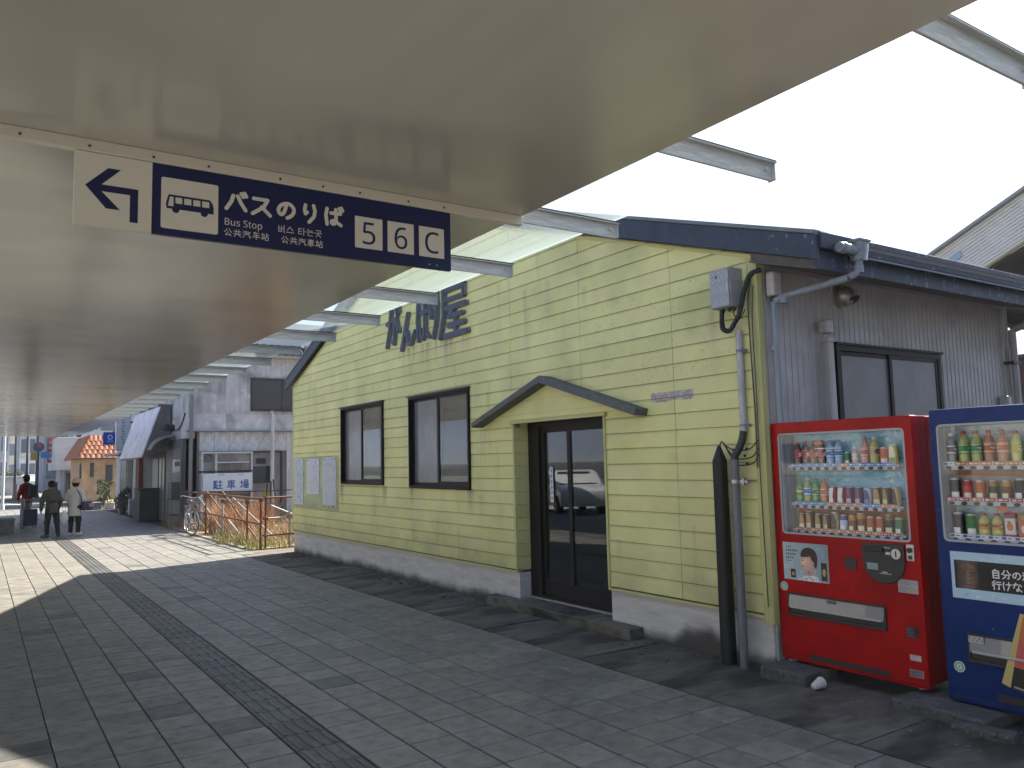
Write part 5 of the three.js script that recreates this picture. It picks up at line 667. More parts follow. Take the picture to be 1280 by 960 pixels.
// --- blocks under the machines, paper cup
{
  const cm = G([0.13, 0.128, 0.12], 0.95, 2);
  const blk = (label, x, z, w, d, h, turn) => { const b = thing('concrete_block', label, 'block', [x, 0, z], turn); part('block_body', uvm(rbox(-d / 2, d / 2, -0.02, h, -w / 2, w / 2, 0.012)), cm, b); for (let i = 0; i < 5; i++) part('chipped_edge', uvm(tr(rot(new THREE.IcosahedronGeometry(0.022, 0), i, i * 2, 0), -d / 2 + 0.006, h - 0.014 - 0.01 * (i % 3), -w / 2 + (i + 0.5) * w / 5)), cm, b); return b; };
  blk('weathered concrete block under the left front foot of the red machine', 5.30, -4.10, 0.40, 0.42, 0.088, 0.03);
  blk('wide concrete block bridging the gap under the red and blue machines', 5.36, -2.94, 0.62, 0.46, 0.070, -0.04);
  blk('thin broken concrete piece lying along the pavement edge by the machines', 5.06, -2.62, 0.34, 0.12, 0.05, 0.25);
  const cup = thing('paper_cup', 'white disposable paper cup lying on its side under the red machine', 'cup', [5.07, 0.036, -3.80], 0.5);
  const cg = lathe([[0, 0], [0.026, 0], [0.038, 0.095], [0.0405, 0.0955], [0.0395, 0.099], [0.036, 0.097], [0.0245, 0.004]], 20).rotateZ(-PI / 2 + 0.1).rotateY(-0.4);
  part('cup_wall', cg, P([0.62, 0.60, 0.57], 0.7, { side: THREE.DoubleSide }), cup); part('cup_rim', tr(new THREE.TorusGeometry(0.0395, 0.0022, 6, 22), 0, 0, 0).rotateY(PI / 2).translate(0.097, 0, 0).rotateZ(0.1).rotateY(-0.4), M([0.66, 0.64, 0.61], 0.6), cup);
  const bits = []; for (let i = 0; i < 60; i++) bits.push(tr(rot(new THREE.BoxGeometry(rr(0.01, 0.035), 0.002, rr(0.006, 0.02)), rr(-.3, .3), rr(0, 3), 0), rr(4.7, 5.35), 0.006, rr(-4.2, -2.2)));
  tag(part('leaf_litter', merge(bits), M([0.16, 0.14, 0.11], 0.95)), 'scattered dry leaf bits and scraps on the concrete before the machines').userData.kind = 'stuff';
}

// ------------------------------------------------------------ old grey house with the car park sign
const plasterTex = dataTex(1024, 512, (u, v) => { const n = fbm(u * 2, v, 8, 5), pt = sm(0.46, 0.56, fbm(u * 1.3 + .4, v * 0.7 + .2, 5, 3)), st = vn(u * 120, v * 4, 256); const k = 0.66 + 0.14 * pt + 0.30 * (n - 0.5) - 0.10 * st * sm(0.9, 0.2, v) + 0.06 * sm(0.66, 0.8, fbm(u * 3 + .1, v * 2, 9, 3)); return [k * 0.98, k * 0.985, k]; });
const plaster = M([0.85, 0.85, 0.86], 0.92, { map: rep(plasterTex, 0.16, 0.3), bumpMap: bumps, bumpScale: 0.004 });
const darkWood = T([0.055, 0.05, 0.048], 0.7, 1), greyTin = T([0.21, 0.215, 0.225], 0.55, 0.6), whiteBoard = T([0.62, 0.64, 0.66], 0.7, 0.5), rust = M('#ffffff', 0.85, { map: rep(dataTex(256, 256, (u, v) => { const n = fbm(u, v, 8, 5), m = fbm(u + .4, v, 24, 3); return [0.36 + 0.26 * (n - .5) + 0.06 * m, 0.225 + 0.2 * (n - .5) + 0.06 * m, 0.17 + 0.16 * (n - .5)]; }), 3) });
{
  const h = thing('grey_house', 'old two storey grey plaster house with tiled eaves beyond the weedy lot', 'house', [5.15, 0, -25.2]);
  const hp = (n, g, m, p = h) => part(n, tr(merge([g]), -5.15, 0, 25.2), m, p);
  hp('wall', uvm([box(5.15, 12.5, 2.84, 5.25, -25.45, -25.2), box(5.15, 5.4, 2.6, 5.25, -33.4, -25.451)]), plaster);
  hp('rear_wall', [box(12.3, 12.5, 0, 5.2, -33.4, -25.46), box(5.5, 12.3, 0, 5.2, -33.4, -33.2), box(5.41, 12.29, 2.70, 2.80, -33.19, -25.46)], greyTin);
  // lower storey: white boards, each one separate
  const lw = hp('lower_wall', box(5.45, 12.4, 0, 2.80, -25.40, -25.30), greyTin);
  let x = 5.5; while (x < 10.8) { const w = 0.44; if (x + w < 7.03 || x > 7.95) hp('wall_board', rbox(x, x + w - 0.006, x < 7 ? 2.2 : 0.05, 2.79, -25.299, -25.26 + rr(-0.002, 0.002), 0.003), whiteBoard, lw); else hp('wall_board', rbox(Math.max(x, 5.5), x + w - 0.006, 2.2, 2.79, -25.299, -25.26, 0.003), whiteBoard, lw); x += w; }
  hp('ledge', [rbox(5.12, 12.4, 2.80, 2.85, -25.46, -25.12, 0.01)], T([0.33, 0.38, 0.44], 0.6, 0.6));
  for (const [a, b, y0, y1] of [[5.5, 7.0, 1.57, 1.62], [5.5, 7.0, 2.13, 2.18], [5.95, 6.9, 1.84, 1.88]]) hp('lean_to_shelf', rbox(a, b, y0, y1, -25.28, -24.98, 0.004), y0 < 1.6 ? darkWood : whiteBoard);
  for (const px of [5.53, 5.93, 6.98]) hp('lean_to_post', rbox(px - 0.03, px + 0.03, 0, 2.17, -25.05, -24.99, 0.004), whiteBoard);
  hp('lean_to_back', box(5.5, 7.0, 0.9, 2.15, -25.29, -25.27), T([0.48, 0.50, 0.52], 0.8, 0.6));
  hp('meter_case', rbox(5.62, 5.85, 1.9, 2.08, -25.26, -25.16, 0.01), T([0.16, 0.20, 0.27], 0.5, 2));
  for (const [a, b] of [[6.15, 6.4], [6.5, 6.75]]) hp('small_pane', rbox(a, b, 1.64, 1.83, -25.2695, -25.25, 0.004), T([0.36, 0.36, 0.36], 0.5, 1));
  const dr = hp('side_door', [box(7.04, 7.96, 0.3, 2.16, -25.298, -25.285)], T([0.30, 0.30, 0.31], 0.7, 1)); hp('door_frame', [rbox(7.0, 7.05, 0.3, 2.2, -25.299, -25.22, 0.004), rbox(7.95, 8.0, 0.3, 2.2, -25.299, -25.22, 0.004), rbox(7.0505, 7.9495, 2.15, 2.2, -25.299, -25.22, 0.004)], darkWood, dr);
  hp('door_pane', box(7.07, 7.72, 1.2, 1.72, -25.2845, -25.275), M([0.03, 0.032, 0.035], 0.15), dr); hp('vent_opening', rbox(7.2, 7.48, 1.8, 1.97, -25.2845, -25.26, 0.004), blackM, dr); hp('yellow_notice', box(7.42, 7.72, 0.78, 1.02, -25.2845, -25.28), M([0.42, 0.33, 0.06], 0.6), dr);
  const wn = hp('upper_window', [rbox(6.98, 9.25, 4.40, 4.47, -25.25, -25.15, 0.006), rbox(6.98, 9.25, 3.43, 3.49, -25.25, -25.12, 0.006), rbox(6.98, 7.04, 3.4905, 4.3995, -25.25, -25.16, 0.006), rbox(9.19, 9.25, 3.4905, 4.3995, -25.25, -25.16, 0.006), rbox(7.93, 7.98, 3.4905, 4.3995, -25.19, -25.165, 0.004)], darkWood);
  for (const [a, b] of [[7.041, 7.929], [7.981, 9.189]]) hp('pane', box(a, b, 3.491, 4.399, -25.199, -25.18), P([0.035, 0.032, 0.03], 0.35, { clearcoat: 0.4, clearcoatRoughness: 0.2 }), wn);
  hp('downpipe', [bar(V(7.62, 0.1, -25.05), V(7.62, 3.36, -25.05), 0.06, 10), bar(V(7.62, 3.36, -25.05), V(7.62, 3.42, -25.19), 0.06, 10)], whiteBoard);
  hp('downpipe', bar(V(5.22, 0.05, -25.08), V(5.22, 5.1, -25.08), 0.055, 10), greyTin);
  hp('eave_board', [box(5.0, 12.6, 5.10, 5.20, -25.199, -24.92)], T([0.5, 0.49, 0.47], 0.7, 0.6));
  // tiled roof: alternate pan and cover tiles, the eave row one by one
  const tileM = T([0.05, 0.052, 0.056], 0.35, 2), rt = hp('roof', [prism([[-24.88, 5.202], [-33.5, 5.202], [-29.2, 7.0]], 12.6, 7.7)], tileM);
  const half = new THREE.CylinderGeometry(0.075, 0.075, 0.34, 10, 1, false, 0, PI).rotateX(PI / 2).rotateZ(0).rotateX(-0.40 + 0.79), cap = (x2) => hp('roof_tile', [tr(half.clone().rotateX(0), x2, 5.30, -24.98), tr(rot(cyl(0.078, 0.078, 0.02, 12), PI / 2), x2, 5.275, -24.83)], tileM, rt);
  for (let i = 0; i < 34; i++) cap(5.1 + i * 0.22);
  for (let i = 0; i < 33; i++) hp('eave_tile', tr(rot(new THREE.CylinderGeometry(0.13, 0.13, 0.3, 8, 1, false, PI * 0.72, PI * 0.56), PI / 2 + 0.4), 5.21 + i * 0.22, 5.38, -24.98), tileM, rt);
  // street front: dark sheet panels, door, crate, canopy over the entrance
  const fr = hp('street_front', box(5.06, 5.16, 0, 2.6, -33.4, -25.46), T([0.10, 0.105, 0.11], 0.7, 0.8));
  for (let i = 0; i < 6; i++) hp('sheet_panel', rbox(5.03, 5.0595, 0.1, 2.3, -25.5 - i * 0.37 - 0.36, -25.5 - i * 0.37, 0.004), T([0.115 + 0.03 * (i % 3), 0.12 + 0.03 * (i % 3), 0.13 + 0.03 * (i % 3)], 0.55, 0.8), fr);
  hp('entrance_door', [rbox(5.02, 5.0595, 0.05, 2.05, -28.9, -28.0, 0.005), box(5.0, 5.02, 0.1, 2.0, -28.42, -28.36)], T([0.28, 0.27, 0.25], 0.4, 1, { metalness: 0.3 }), fr);
  hp('entrance_door', [rbox(5.02, 5.0595, 0.05, 2.05, -30.1, -29.1, 0.005)], T([0.20, 0.19, 0.18], 0.45, 1), fr);
  hp('brick_pilaster', rbox(4.92, 5.0595, 0, 2.25, -32.75, -32.3, 0.01), T([0.24, 0.075, 0.045], 0.85, 2), fr); hp('pale_pilaster', rbox(4.90, 5.0595, 0, 2.15, -33.35, -32.85, 0.01), T([0.36, 0.43, 0.50], 0.7, 1), fr);
  const ac = new THREE.Shape(); ac.moveTo(5.06, 2.78); ac.quadraticCurveTo(4.55, 2.72, 4.42, 2.36); ac.lineTo(4.40, 2.30); ac.lineTo(4.44, 2.30); ac.quadraticCurveTo(4.6, 2.66, 5.06, 2.70); 
  hp('entrance_canopy', tr(ext(ac, 4.4, 0, 12), 0, 0, -31.2), T([0.25, 0.25, 0.26], 0.45, 0.8));
  hp('wall_cable', tube([V(5.13, 3.35, -25.5), V(5.12, 2.95, -26.2), V(5.12, 2.9, -27.4), V(5.12, 2.75, -28.2)], 0.02, 20), blackM); hp('vent_pipe', [rot(cyl(0.1, 0.1, 0.22, 12), 0, 0, PI / 2).translate(5.06, 3.0, -27.2), tr(new THREE.SphereGeometry(0.12, 10, 8), 4.94, 3.0, -27.2)], blackM);
  const mt = thing('electric_meter', 'white electricity meter box on the dark street front of the grey house', 'meter', [4.94, 1.78, -25.62]);
  part('case', rbox(-0.11, 0.11, -0.2, 0.2, -0.05, 0.05, 0.02), whiteBoard, mt); part('dial_window', rbox(-0.07, 0.07, 0.0, 0.13, 0.0505, 0.056, 0.01), M([0.06, 0.07, 0.08], 0.2), mt); part('bracket', box(-0.03, 0.1, -0.05, 0.05, -0.12, -0.0505), greyTin, mt);
  const cr = thing('dark_crate', 'dark wooden storage box standing against the grey house entrance', 'box', [4.72, 0, -29.3]); for (let i = 0; i < 5; i++) part('slat', rbox(-0.3, 0.3, 0.03 + i * 0.2, 0.22 + i * 0.2, -0.55, 0.55, 0.01), darkWood, cr); part('lid', rbox(-0.33, 0.33, 1.04, 1.08, -0.58, 0.58, 0.008), darkWood, cr);
  const rk = thing('storage_rack', 'low rusty shelf rack with a dark box on it beside the parked bicycle', 'shelf', [4.92, 0, -25.9]); for (const y of [0.32, 0.78]) part('shelf', rbox(-0.14, 0.14, y, y + 0.03, -0.32, 0.32, 0.004), rust, rk); for (const [a, b] of [[-.12, -.3], [.12, -.3], [-.12, .3], [.12, .3]]) part('leg', tr(cyl(0.014, 0.014, 0.8, 6), a, 0.4, b), greyTin, rk); part('stored_box', rbox(-0.12, 0.12, 0.812, 1.3, -0.26, 0.26, 0.02), T([0.07, 0.085, 0.085], 0.6, 2), rk);
  const acu = thing('air_conditioner', 'small pale outdoor air conditioner unit by the blue grey column', 'air conditioner', [4.74, 0.06, -32.0], -0.05); part('casing', rbox(-0.18, 0.18, 0.05, 0.6, -0.13, 0.13, 0.02), whiteBoard, acu); for (let i = 0; i < 7; i++) part('louvre', rbox(-0.16, 0.16, 0.1 + i * 0.065, 0.14 + i * 0.065, 0.131, 0.142, 0.004), T([0.42, 0.43, 0.44], 0.6, 1), acu); part('foot', [box(-0.15, -0.1, -0.06, 0.05, -0.12, 0.12), box(0.1, 0.15, -0.06, 0.05, -0.12, 0.12)], blackM, acu);
  const lp = thing('red_lantern_lamp', 'tiny bright wall lamp beside the brick pilaster', 'lamp', [4.86, 0.98, -32.2]); part('globe', new THREE.SphereGeometry(0.05, 12, 8), M([0.7, 0.66, 0.58], 0.35), lp); part('bracket', [tr(cyl(0.015, 0.015, 0.1, 8), 0, -0.08, 0), box(0, 0.06, -0.13, -0.11, -0.01, 0.01)], blackM, lp);
}
{
  const s = thing('parking_sign', 'wide white signboard with blue car park lettering on the grey house side wall', 'sign', [6.25, 1.265, -24.94]);
  part('board', rbox(-0.715, 0.715, -0.275, 0.275, -0.02, 0.02, 0.004), T([0.66, 0.68, 0.70], 0.6, 1), s);
  part('lettering', tr(new THREE.PlaneGeometry(1.42, 0.54), 0, 0, 0.0215), M('#ffffff', 0.6, { map: canvasTex(1024, 390, (c, w, h) => { c.fillStyle = '#cdd6de'; c.fillRect(0, 0, w, h); write(c, '駐車場', 200, 140, 200, 22, '#2b4f92', 1.42); c.fillStyle = '#5d6c84'; for (const [a, b] of [[300, 150], [720, 120]]) for (let i = 0; i < 6; i++) c.fillRect(a + i * 24, 24 + (i % 2) * 4, 16, 18); c.fillStyle = 'rgba(120,90,60,.25)'; c.fillRect(0, 370, w, 20); }) }), s);
  const e = thing('black_stand', 'folded black metal easel stand leaning among the rusty railings', 'stand', [6.75, 0, -22.2]); for (const [a, b] of [[V(-0.18, 0, 0), V(-0.1, 1.32, -0.1)], [V(0.22, 0, 0), V(0.06, 1.35, -0.1)], [V(0.05, 0, -0.3), V(0, 1.3, -0.1)]]) part('leg', bar(a, b, 0.022, 6), blackM, e); part('crossbar', bar(V(-0.14, 0.7, -0.05), V(0.14, 0.7, -0.05), 0.018, 6), blackM, e);
}
// slanting signboard over the entrance, white box sign, blue sign
{
  const s = thing('slanted_signboard', 'large blank lilac white signboard slanting out over the shop entrance', 'sign', [4.75, 0, -27.5]);
  const g = new THREE.Shape(); [[0, 3.69], [-0.51, 2.10], [-0.47, 2.08], [0.05, 3.69]].forEach(([x, y], i) => g[i ? 'lineTo' : 'moveTo'](x, y));
  part('face_panel', uvm(tr(ext(g, 4.6, 0.004), 0, 0, -4.6)), T([0.92, 0.90, 0.95], 0.6, 0.35), s);
  const g2 = new THREE.Shape(); [[0.03, 3.67], [-0.45, 2.12], [0.35, 2.30], [0.35, 3.72], [0.06, 3.72]].forEach(([x, y], i) => g2[i ? 'lineTo' : 'moveTo'](x, y));
  part('end_cheek', tr(ext(g2, 0.02), 0, 0, -0.05), T([0.16, 0.15, 0.145], 0.7, 1), s); part('end_cheek', tr(ext(g2, 0.02), 0, 0, -4.57), T([0.16, 0.15, 0.145], 0.7, 1), s); part('top_cap', rbox(-0.02, 0.4, 3.72, 3.77, -4.6, 0.02, 0.006), T([0.2, 0.2, 0.2], 0.6, 1), s); part('bottom_edge', rbox(-0.53, -0.46, 2.055, 2.078, -4.61, 0.01, 0.004), T([0.16, 0.20, 0.27], 0.6, 1), s);
  const w = thing('white_box_sign', 'tall white box sign with dark vertical marks projecting over the street', 'sign', [4.58, 0, -33.9]);
  part('box', rbox(-0.25, 0.25, 2.45, 3.85, -0.12, 0.12, 0.02), T([0.60, 0.62, 0.65], 0.5, 1), w); part('print', tr(new THREE.PlaneGeometry(0.44, 1.3), 0, 3.15, 0.1215), M('#ffffff', 0.5, { map: canvasTex(96, 288, (c) => { c.fillStyle = '#c2c9cf'; c.fillRect(0, 0, 96, 288); c.fillStyle = '#4d4f57'; for (let i = 0; i < 9; i++) { c.fillRect(34, 40 + i * 24, 26, 4); c.fillRect(34 + (i % 3) * 8, 34 + i * 24, 5, 18); } c.fillStyle = '#b56a62'; c.fillRect(30, 16, 36, 12); }) }), w); part('arm', [box(0.25, 0.6, 2.7, 2.75, -0.03, 0.03), box(0.25, 0.6, 3.5, 3.55, -0.03, 0.03)], blackM, w); part('top_bracket', [box(-0.2, -0.14, 3.85, 4.05, -0.03, 0.03), box(0.1, 0.16, 3.85, 4.0, -0.03, 0.03)], blackM, w);
  const b = thing('blue_sign', 'square bright blue sign with pale ring emblem hanging above the street', 'sign', [4.70, 0, -38.5]);
  part('panel', rbox(-0.27, 0.27, 2.80, 3.34, -0.05, 0.05, 0.01), M([0.014, 0.05, 0.30], 0.45), b); part('print', tr(new THREE.PlaneGeometry(0.5, 0.5), 0, 3.07, 0.0515), M('#ffffff', 0.45, { map: canvasTex(96, 96, (c) => { c.fillStyle = '#1f3f9a'; c.fillRect(0, 0, 96, 96); c.strokeStyle = '#b9c4dc'; c.lineWidth = 7; c.beginPath(); c.arc(48, 38, 16, 0, 7); c.stroke(); c.fillStyle = '#9fb0d4'; c.fillRect(24, 68, 48, 6); }) }), b); part('arm', [bar(V(0.27, 3.2, 0), V(0.55, 3.2, 0), 0.025, 6), bar(V(0.1, 3.34, 0), V(0.5, 3.75, 0), 0.03, 6)], M([0.25, 0.08, 0.1], 0.6), b);
}
// shop next to it, pale; the beige tiled house; white shop with a deep fascia
{
  const s = thing('pale_shop', 'narrow pale grey shop between the grey house and the beige house', 'building', [5.1, 0, -36.5]);
  part('wall', uvm(box(0, 6, 0, 4.0, -3.0, 3.0)), T([0.50, 0.53, 0.57], 0.8, 0.4), s); part('parapet', rbox(-0.06, 6, 4.0, 4.2, -3.02, 3.02, 0.01), whiteBoard, s); part('shop_door', rbox(-0.03, 0.02, 0.05, 2.1, 0.4, 1.6, 0.005), darkWood, s); part('shop_window', rbox(-0.03, 0.02, 0.7, 2.1, -1.6, 0.1, 0.005), M([0.05, 0.055, 0.06], 0.2), s); part('awning', prism([[-2.4, 2.3], [2.4, 2.3], [2.4, 2.38], [-2.4, 2.38]], 0, 0.6), T([0.3, 0.32, 0.36], 0.7, 0.8), s); part('drainpipe', bar(V(-0.05, 0, 2.85), V(-0.05, 4, 2.85), 0.04, 8), greyTin, s);
}
{
  const h = thing('beige_house', 'beige house with steep orange tiled skirt roof and narrow dark windows', 'house', [4.6, 0, -48]);
  const wallM = T([0.70, 0.45, 0.235], 0.85, 0.4);
  part('wall', uvm(box(0, 5.2, 0.15, 2.4, -6.5, 0)), wallM, h); part('plinth', rbox(-0.05, 5.25, 0, 0.15, -6.55, 0.05, 0.01), T([0.28, 0.29, 0.31], 0.9, 0.8), h);
  const win = (x0, x1, y0, y1) => { const w = part('window', rbox(x0, x1, y0, y1, 0.0005, 0.05, 0.006), darkWood, h); part('pane', box(x0 + 0.03, x1 - 0.03, y0 + 0.03, y1 - 0.03, 0.0505, 0.056), M([0.035, 0.04, 0.042], 0.2), w); };
  win(0.34, 0.52, 1.38, 2.12); win(1.08, 1.42, 1.12, 2.0); win(2.3, 2.7, 1.12, 2.0);
  { const w = part('window', rbox(-0.05, -0.0005, 1.3, 2.1, -1.3, -0.7, 0.006), darkWood, h); part('pane', box(-0.056, -0.0505, 1.34, 2.06, -1.26, -0.74), M([0.035, 0.04, 0.042], 0.2), w); }
  // skirt roof: a sloped backing with half-round tiles laid in courses on the two sides one can see
  const rf = part('roof', [(() => { const g = new THREE.CylinderGeometry(0.79, 1, 1.15, 4, 1).rotateY(PI / 4); g.scale(4.1, 1, 5.1); return tr(g, 2.6, 2.95, -3.25); })()], T([0.30, 0.11, 0.05], 0.8, 1), h);
  const tg = new THREE.CylinderGeometry(0.125, 0.15, 0.38, 8, 1, false, -PI / 2, PI).scale(1, 1, 0.55), cols = [[0.42, 0.15, 0.065], [0.36, 0.12, 0.05], [0.46, 0.19, 0.09]].map((c) => T(c, 0.75, 2));
  let k = 0; for (let r = 0; r < 5; r++) for (let c = 0; c < 22; c++) { const f = (r + 0.5) / 5, x = -0.3 + 0.61 * f + (c + 0.5) * (5.8 - 1.22 * f) / 22, y = 2.375 + 1.15 * f, z = 0.355 - 0.76 * f; const o = part('roof_tile', tg, cols[k++ % 3], rf); o.position.set(x, y, z); o.rotation.x = -0.58; }
  const rest = []; for (let r = 0; r < 5; r++) for (let c = 0; c < 26; c++) { const f = (r + 0.5) / 5, z = 0.35 - 0.76 * f - (c + 0.5) * (7.2 - 1.5 * f) / 26; const g = tg.clone().rotateX(-0.48).rotateY(-PI / 2); rest.push(tr(g, -0.295 + 0.61 * f, 2.375 + 1.15 * f, z)); }
  part('side_roof_tiles', merge(rest), cols[0], rf).userData.kind = 'stuff';
  part('gutter', bar(V(-0.32, 2.36, 0.4), V(5.5, 2.36, 0.4), 0.05, 8), T([0.14, 0.08, 0.06], 0.6, 1), h);
}
{
  const s = thing('white_shop', 'white flat fronted shop with deep blank fascia beside the beige house', 'building', [4.1, 0, -58]);
  part('fascia', rbox(0, 5, 1.78, 3.85, -7, 0, 0.02), T([0.66, 0.66, 0.64], 0.7, 0.4), s); part('wall', box(0.5, 5, 0, 1.779, -7, -0.8), T([0.42, 0.42, 0.43], 0.8, 0.5), s); for (const x of [0.1, 0.8, 1.25]) part('column', rbox(x, x + 0.12, 0, 1.7795, -0.2, -0.05, 0.01), T([0.45, 0.46, 0.48], 0.6, 1), s); part('shop_window', rbox(0.6, 3, 0.3, 1.6, -0.7995, -0.76, 0.005), M([0.06, 0.07, 0.08], 0.2), s); part('chimney_vent', rbox(1.1, 1.35, 3.85, 4.05, -0.6, -0.3, 0.01), blackM, s);
}
// ------------------------------------------------------------ things on the pavement further off
{
  const st = G([0.20, 0.195, 0.19], 0.85, 1.5), b = thing('stone_bench', 'low grey stone block bench at the left edge of the pavement', 'bench', [0.40, 0, -27.2]);
  part('block', uvm(rbox(-0.5, 0.5, 0, 0.36, -0.45, 0.45, 0.015)), st, b); part('seat_top', uvm(rbox(-0.52, 0.52, 0.3605, 0.41, -0.47, 0.47, 0.012)), G([0.26, 0.255, 0.245], 0.8, 1.5), b);
  const c = copy(b, [4.25, 0, -40], 'low grey stone block bench in front of the beige house'); c.rotation.y = 0.1; c.scale.set(0.62, 0.78, 0.7);
  const pl = thing('plant_trough', 'short pale trough of small flowers beside the stone bench by the beige house', 'planter', [4.95, 0, -40.2]); part('trough', rbox(-0.18, 0.18, 0, 0.28, -0.2, 0.2, 0.02), T([0.55, 0.5, 0.4], 0.8, 1), pl); part('flowers', [...Array(14)].map((_, i) => tr(new THREE.IcosahedronGeometry(0.045, 0), rr(-0.14, 0.14), rr(0.3, 0.36), rr(-0.15, 0.15))), M([0.5, 0.38, 0.2], 0.8), pl).userData.kind = 'stuff';
}
const leafG = (() => { const g = new THREE.BufferGeometry(); g.setAttribute('position', new THREE.Float32BufferAttribute([0, 0, 0, 0.35, 0.5, 0.06, 0, 1, 0, 0, 0, 0, 0, 1, 0, -0.35, 0.5, 0.06], 3)); g.setAttribute('uv', new THREE.Float32BufferAttribute(new Float32Array(12), 2)); g.computeVertexNormals(); return g; })();
function foliage(p, clumps, n, size, cols) {
  const o = new THREE.InstancedMesh(leafG, P('#ffffff', 0.8, { transmission: 0.25, thickness: 0, side: THREE.DoubleSide }), n), m = new THREE.Matrix4(), q = new THREE.Quaternion(), e = new THREE.Euler(), cc = new THREE.Color();
  for (let i = 0; i < n; i++) { const [x, y, z, r] = clumps[Math.floor(rnd() * clumps.length)], a = rr(0, 6.3), b = Math.acos(rr(-1, 1)), d = r * Math.pow(rnd(), 0.45); e.set(rr(-1.3, 1.3), rr(0, 6.3), rr(-1.3, 1.3)); q.setFromEuler(e); const s = size * rr(0.6, 1.3); m.compose(V(x + d * Math.sin(b) * Math.cos(a), y + d * Math.cos(b) * 0.9, z + d * Math.sin(b) * Math.sin(a)), q, V(s, s, s)); o.setMatrixAt(i, m); const c = cols[Math.floor(rnd() * cols.length)], k = rr(0.7, 1.2); o.setColorAt(i, cc.setRGB(c[0] * k, c[1] * k, c[2] * k)); }
  o.name = 'foliage'; o.userData.kind = 'stuff'; onoff(o); p.add(o); return o;
}
{
  const bush = (label, x, z, h, r) => { const t = thing('shrub', label, 'shrub', [x, 0, z]); part('stem', [...Array(4)].map((_, i) => bar(V(0, 0.02, 0), V(Math.cos(i * 1.7) * r * 0.6, h * 0.8, Math.sin(i * 1.7) * r * 0.6), 0.016, 5, 0.006)), M([0.06, 0.045, 0.03], 0.9), t); foliage(t, [...Array(9)].map((_, i) => [rr(-r, r) * 0.7, h * (0.25 + 0.7 * i / 9), rr(-r, r) * 0.7, r * rr(0.35, 0.6)]), 900, 0.09, [[0.05, 0.075, 0.03], [0.035, 0.055, 0.025], [0.08, 0.10, 0.04]]); return t; };
  bush('dark leafy shrub in front of the beige house wall', 4.75, -40.6, 1.35, 0.42); bush('narrow dark potted shrub beside the pale shop drainpipe', 4.85, -35.4, 1.0, 0.3);
  for (const [z, s, l] of [[-34.6, 1, 'larger round plant pot by the shop wall'], [-35.0, 0.7, 'small white plant pot beside the larger pot']]) { const p = thing('plant_pot', l, 'plant pot', [4.72, 0, z]); p.scale.setScalar(s); part('pot', lathe([[0, 0], [0.1, 0], [0.15, 0.24], [0.165, 0.24], [0.165, 0.27], [0.14, 0.27], [0.13, 0.22], [0, 0.22]], 14), s === 1 ? T([0.12, 0.08, 0.06], 0.8, 2) : whiteBoard, p); foliage(p, [[0, 0.36, 0, 0.16]], 160, 0.09, [[0.05, 0.08, 0.03], [0.07, 0.10, 0.04]]); }
}
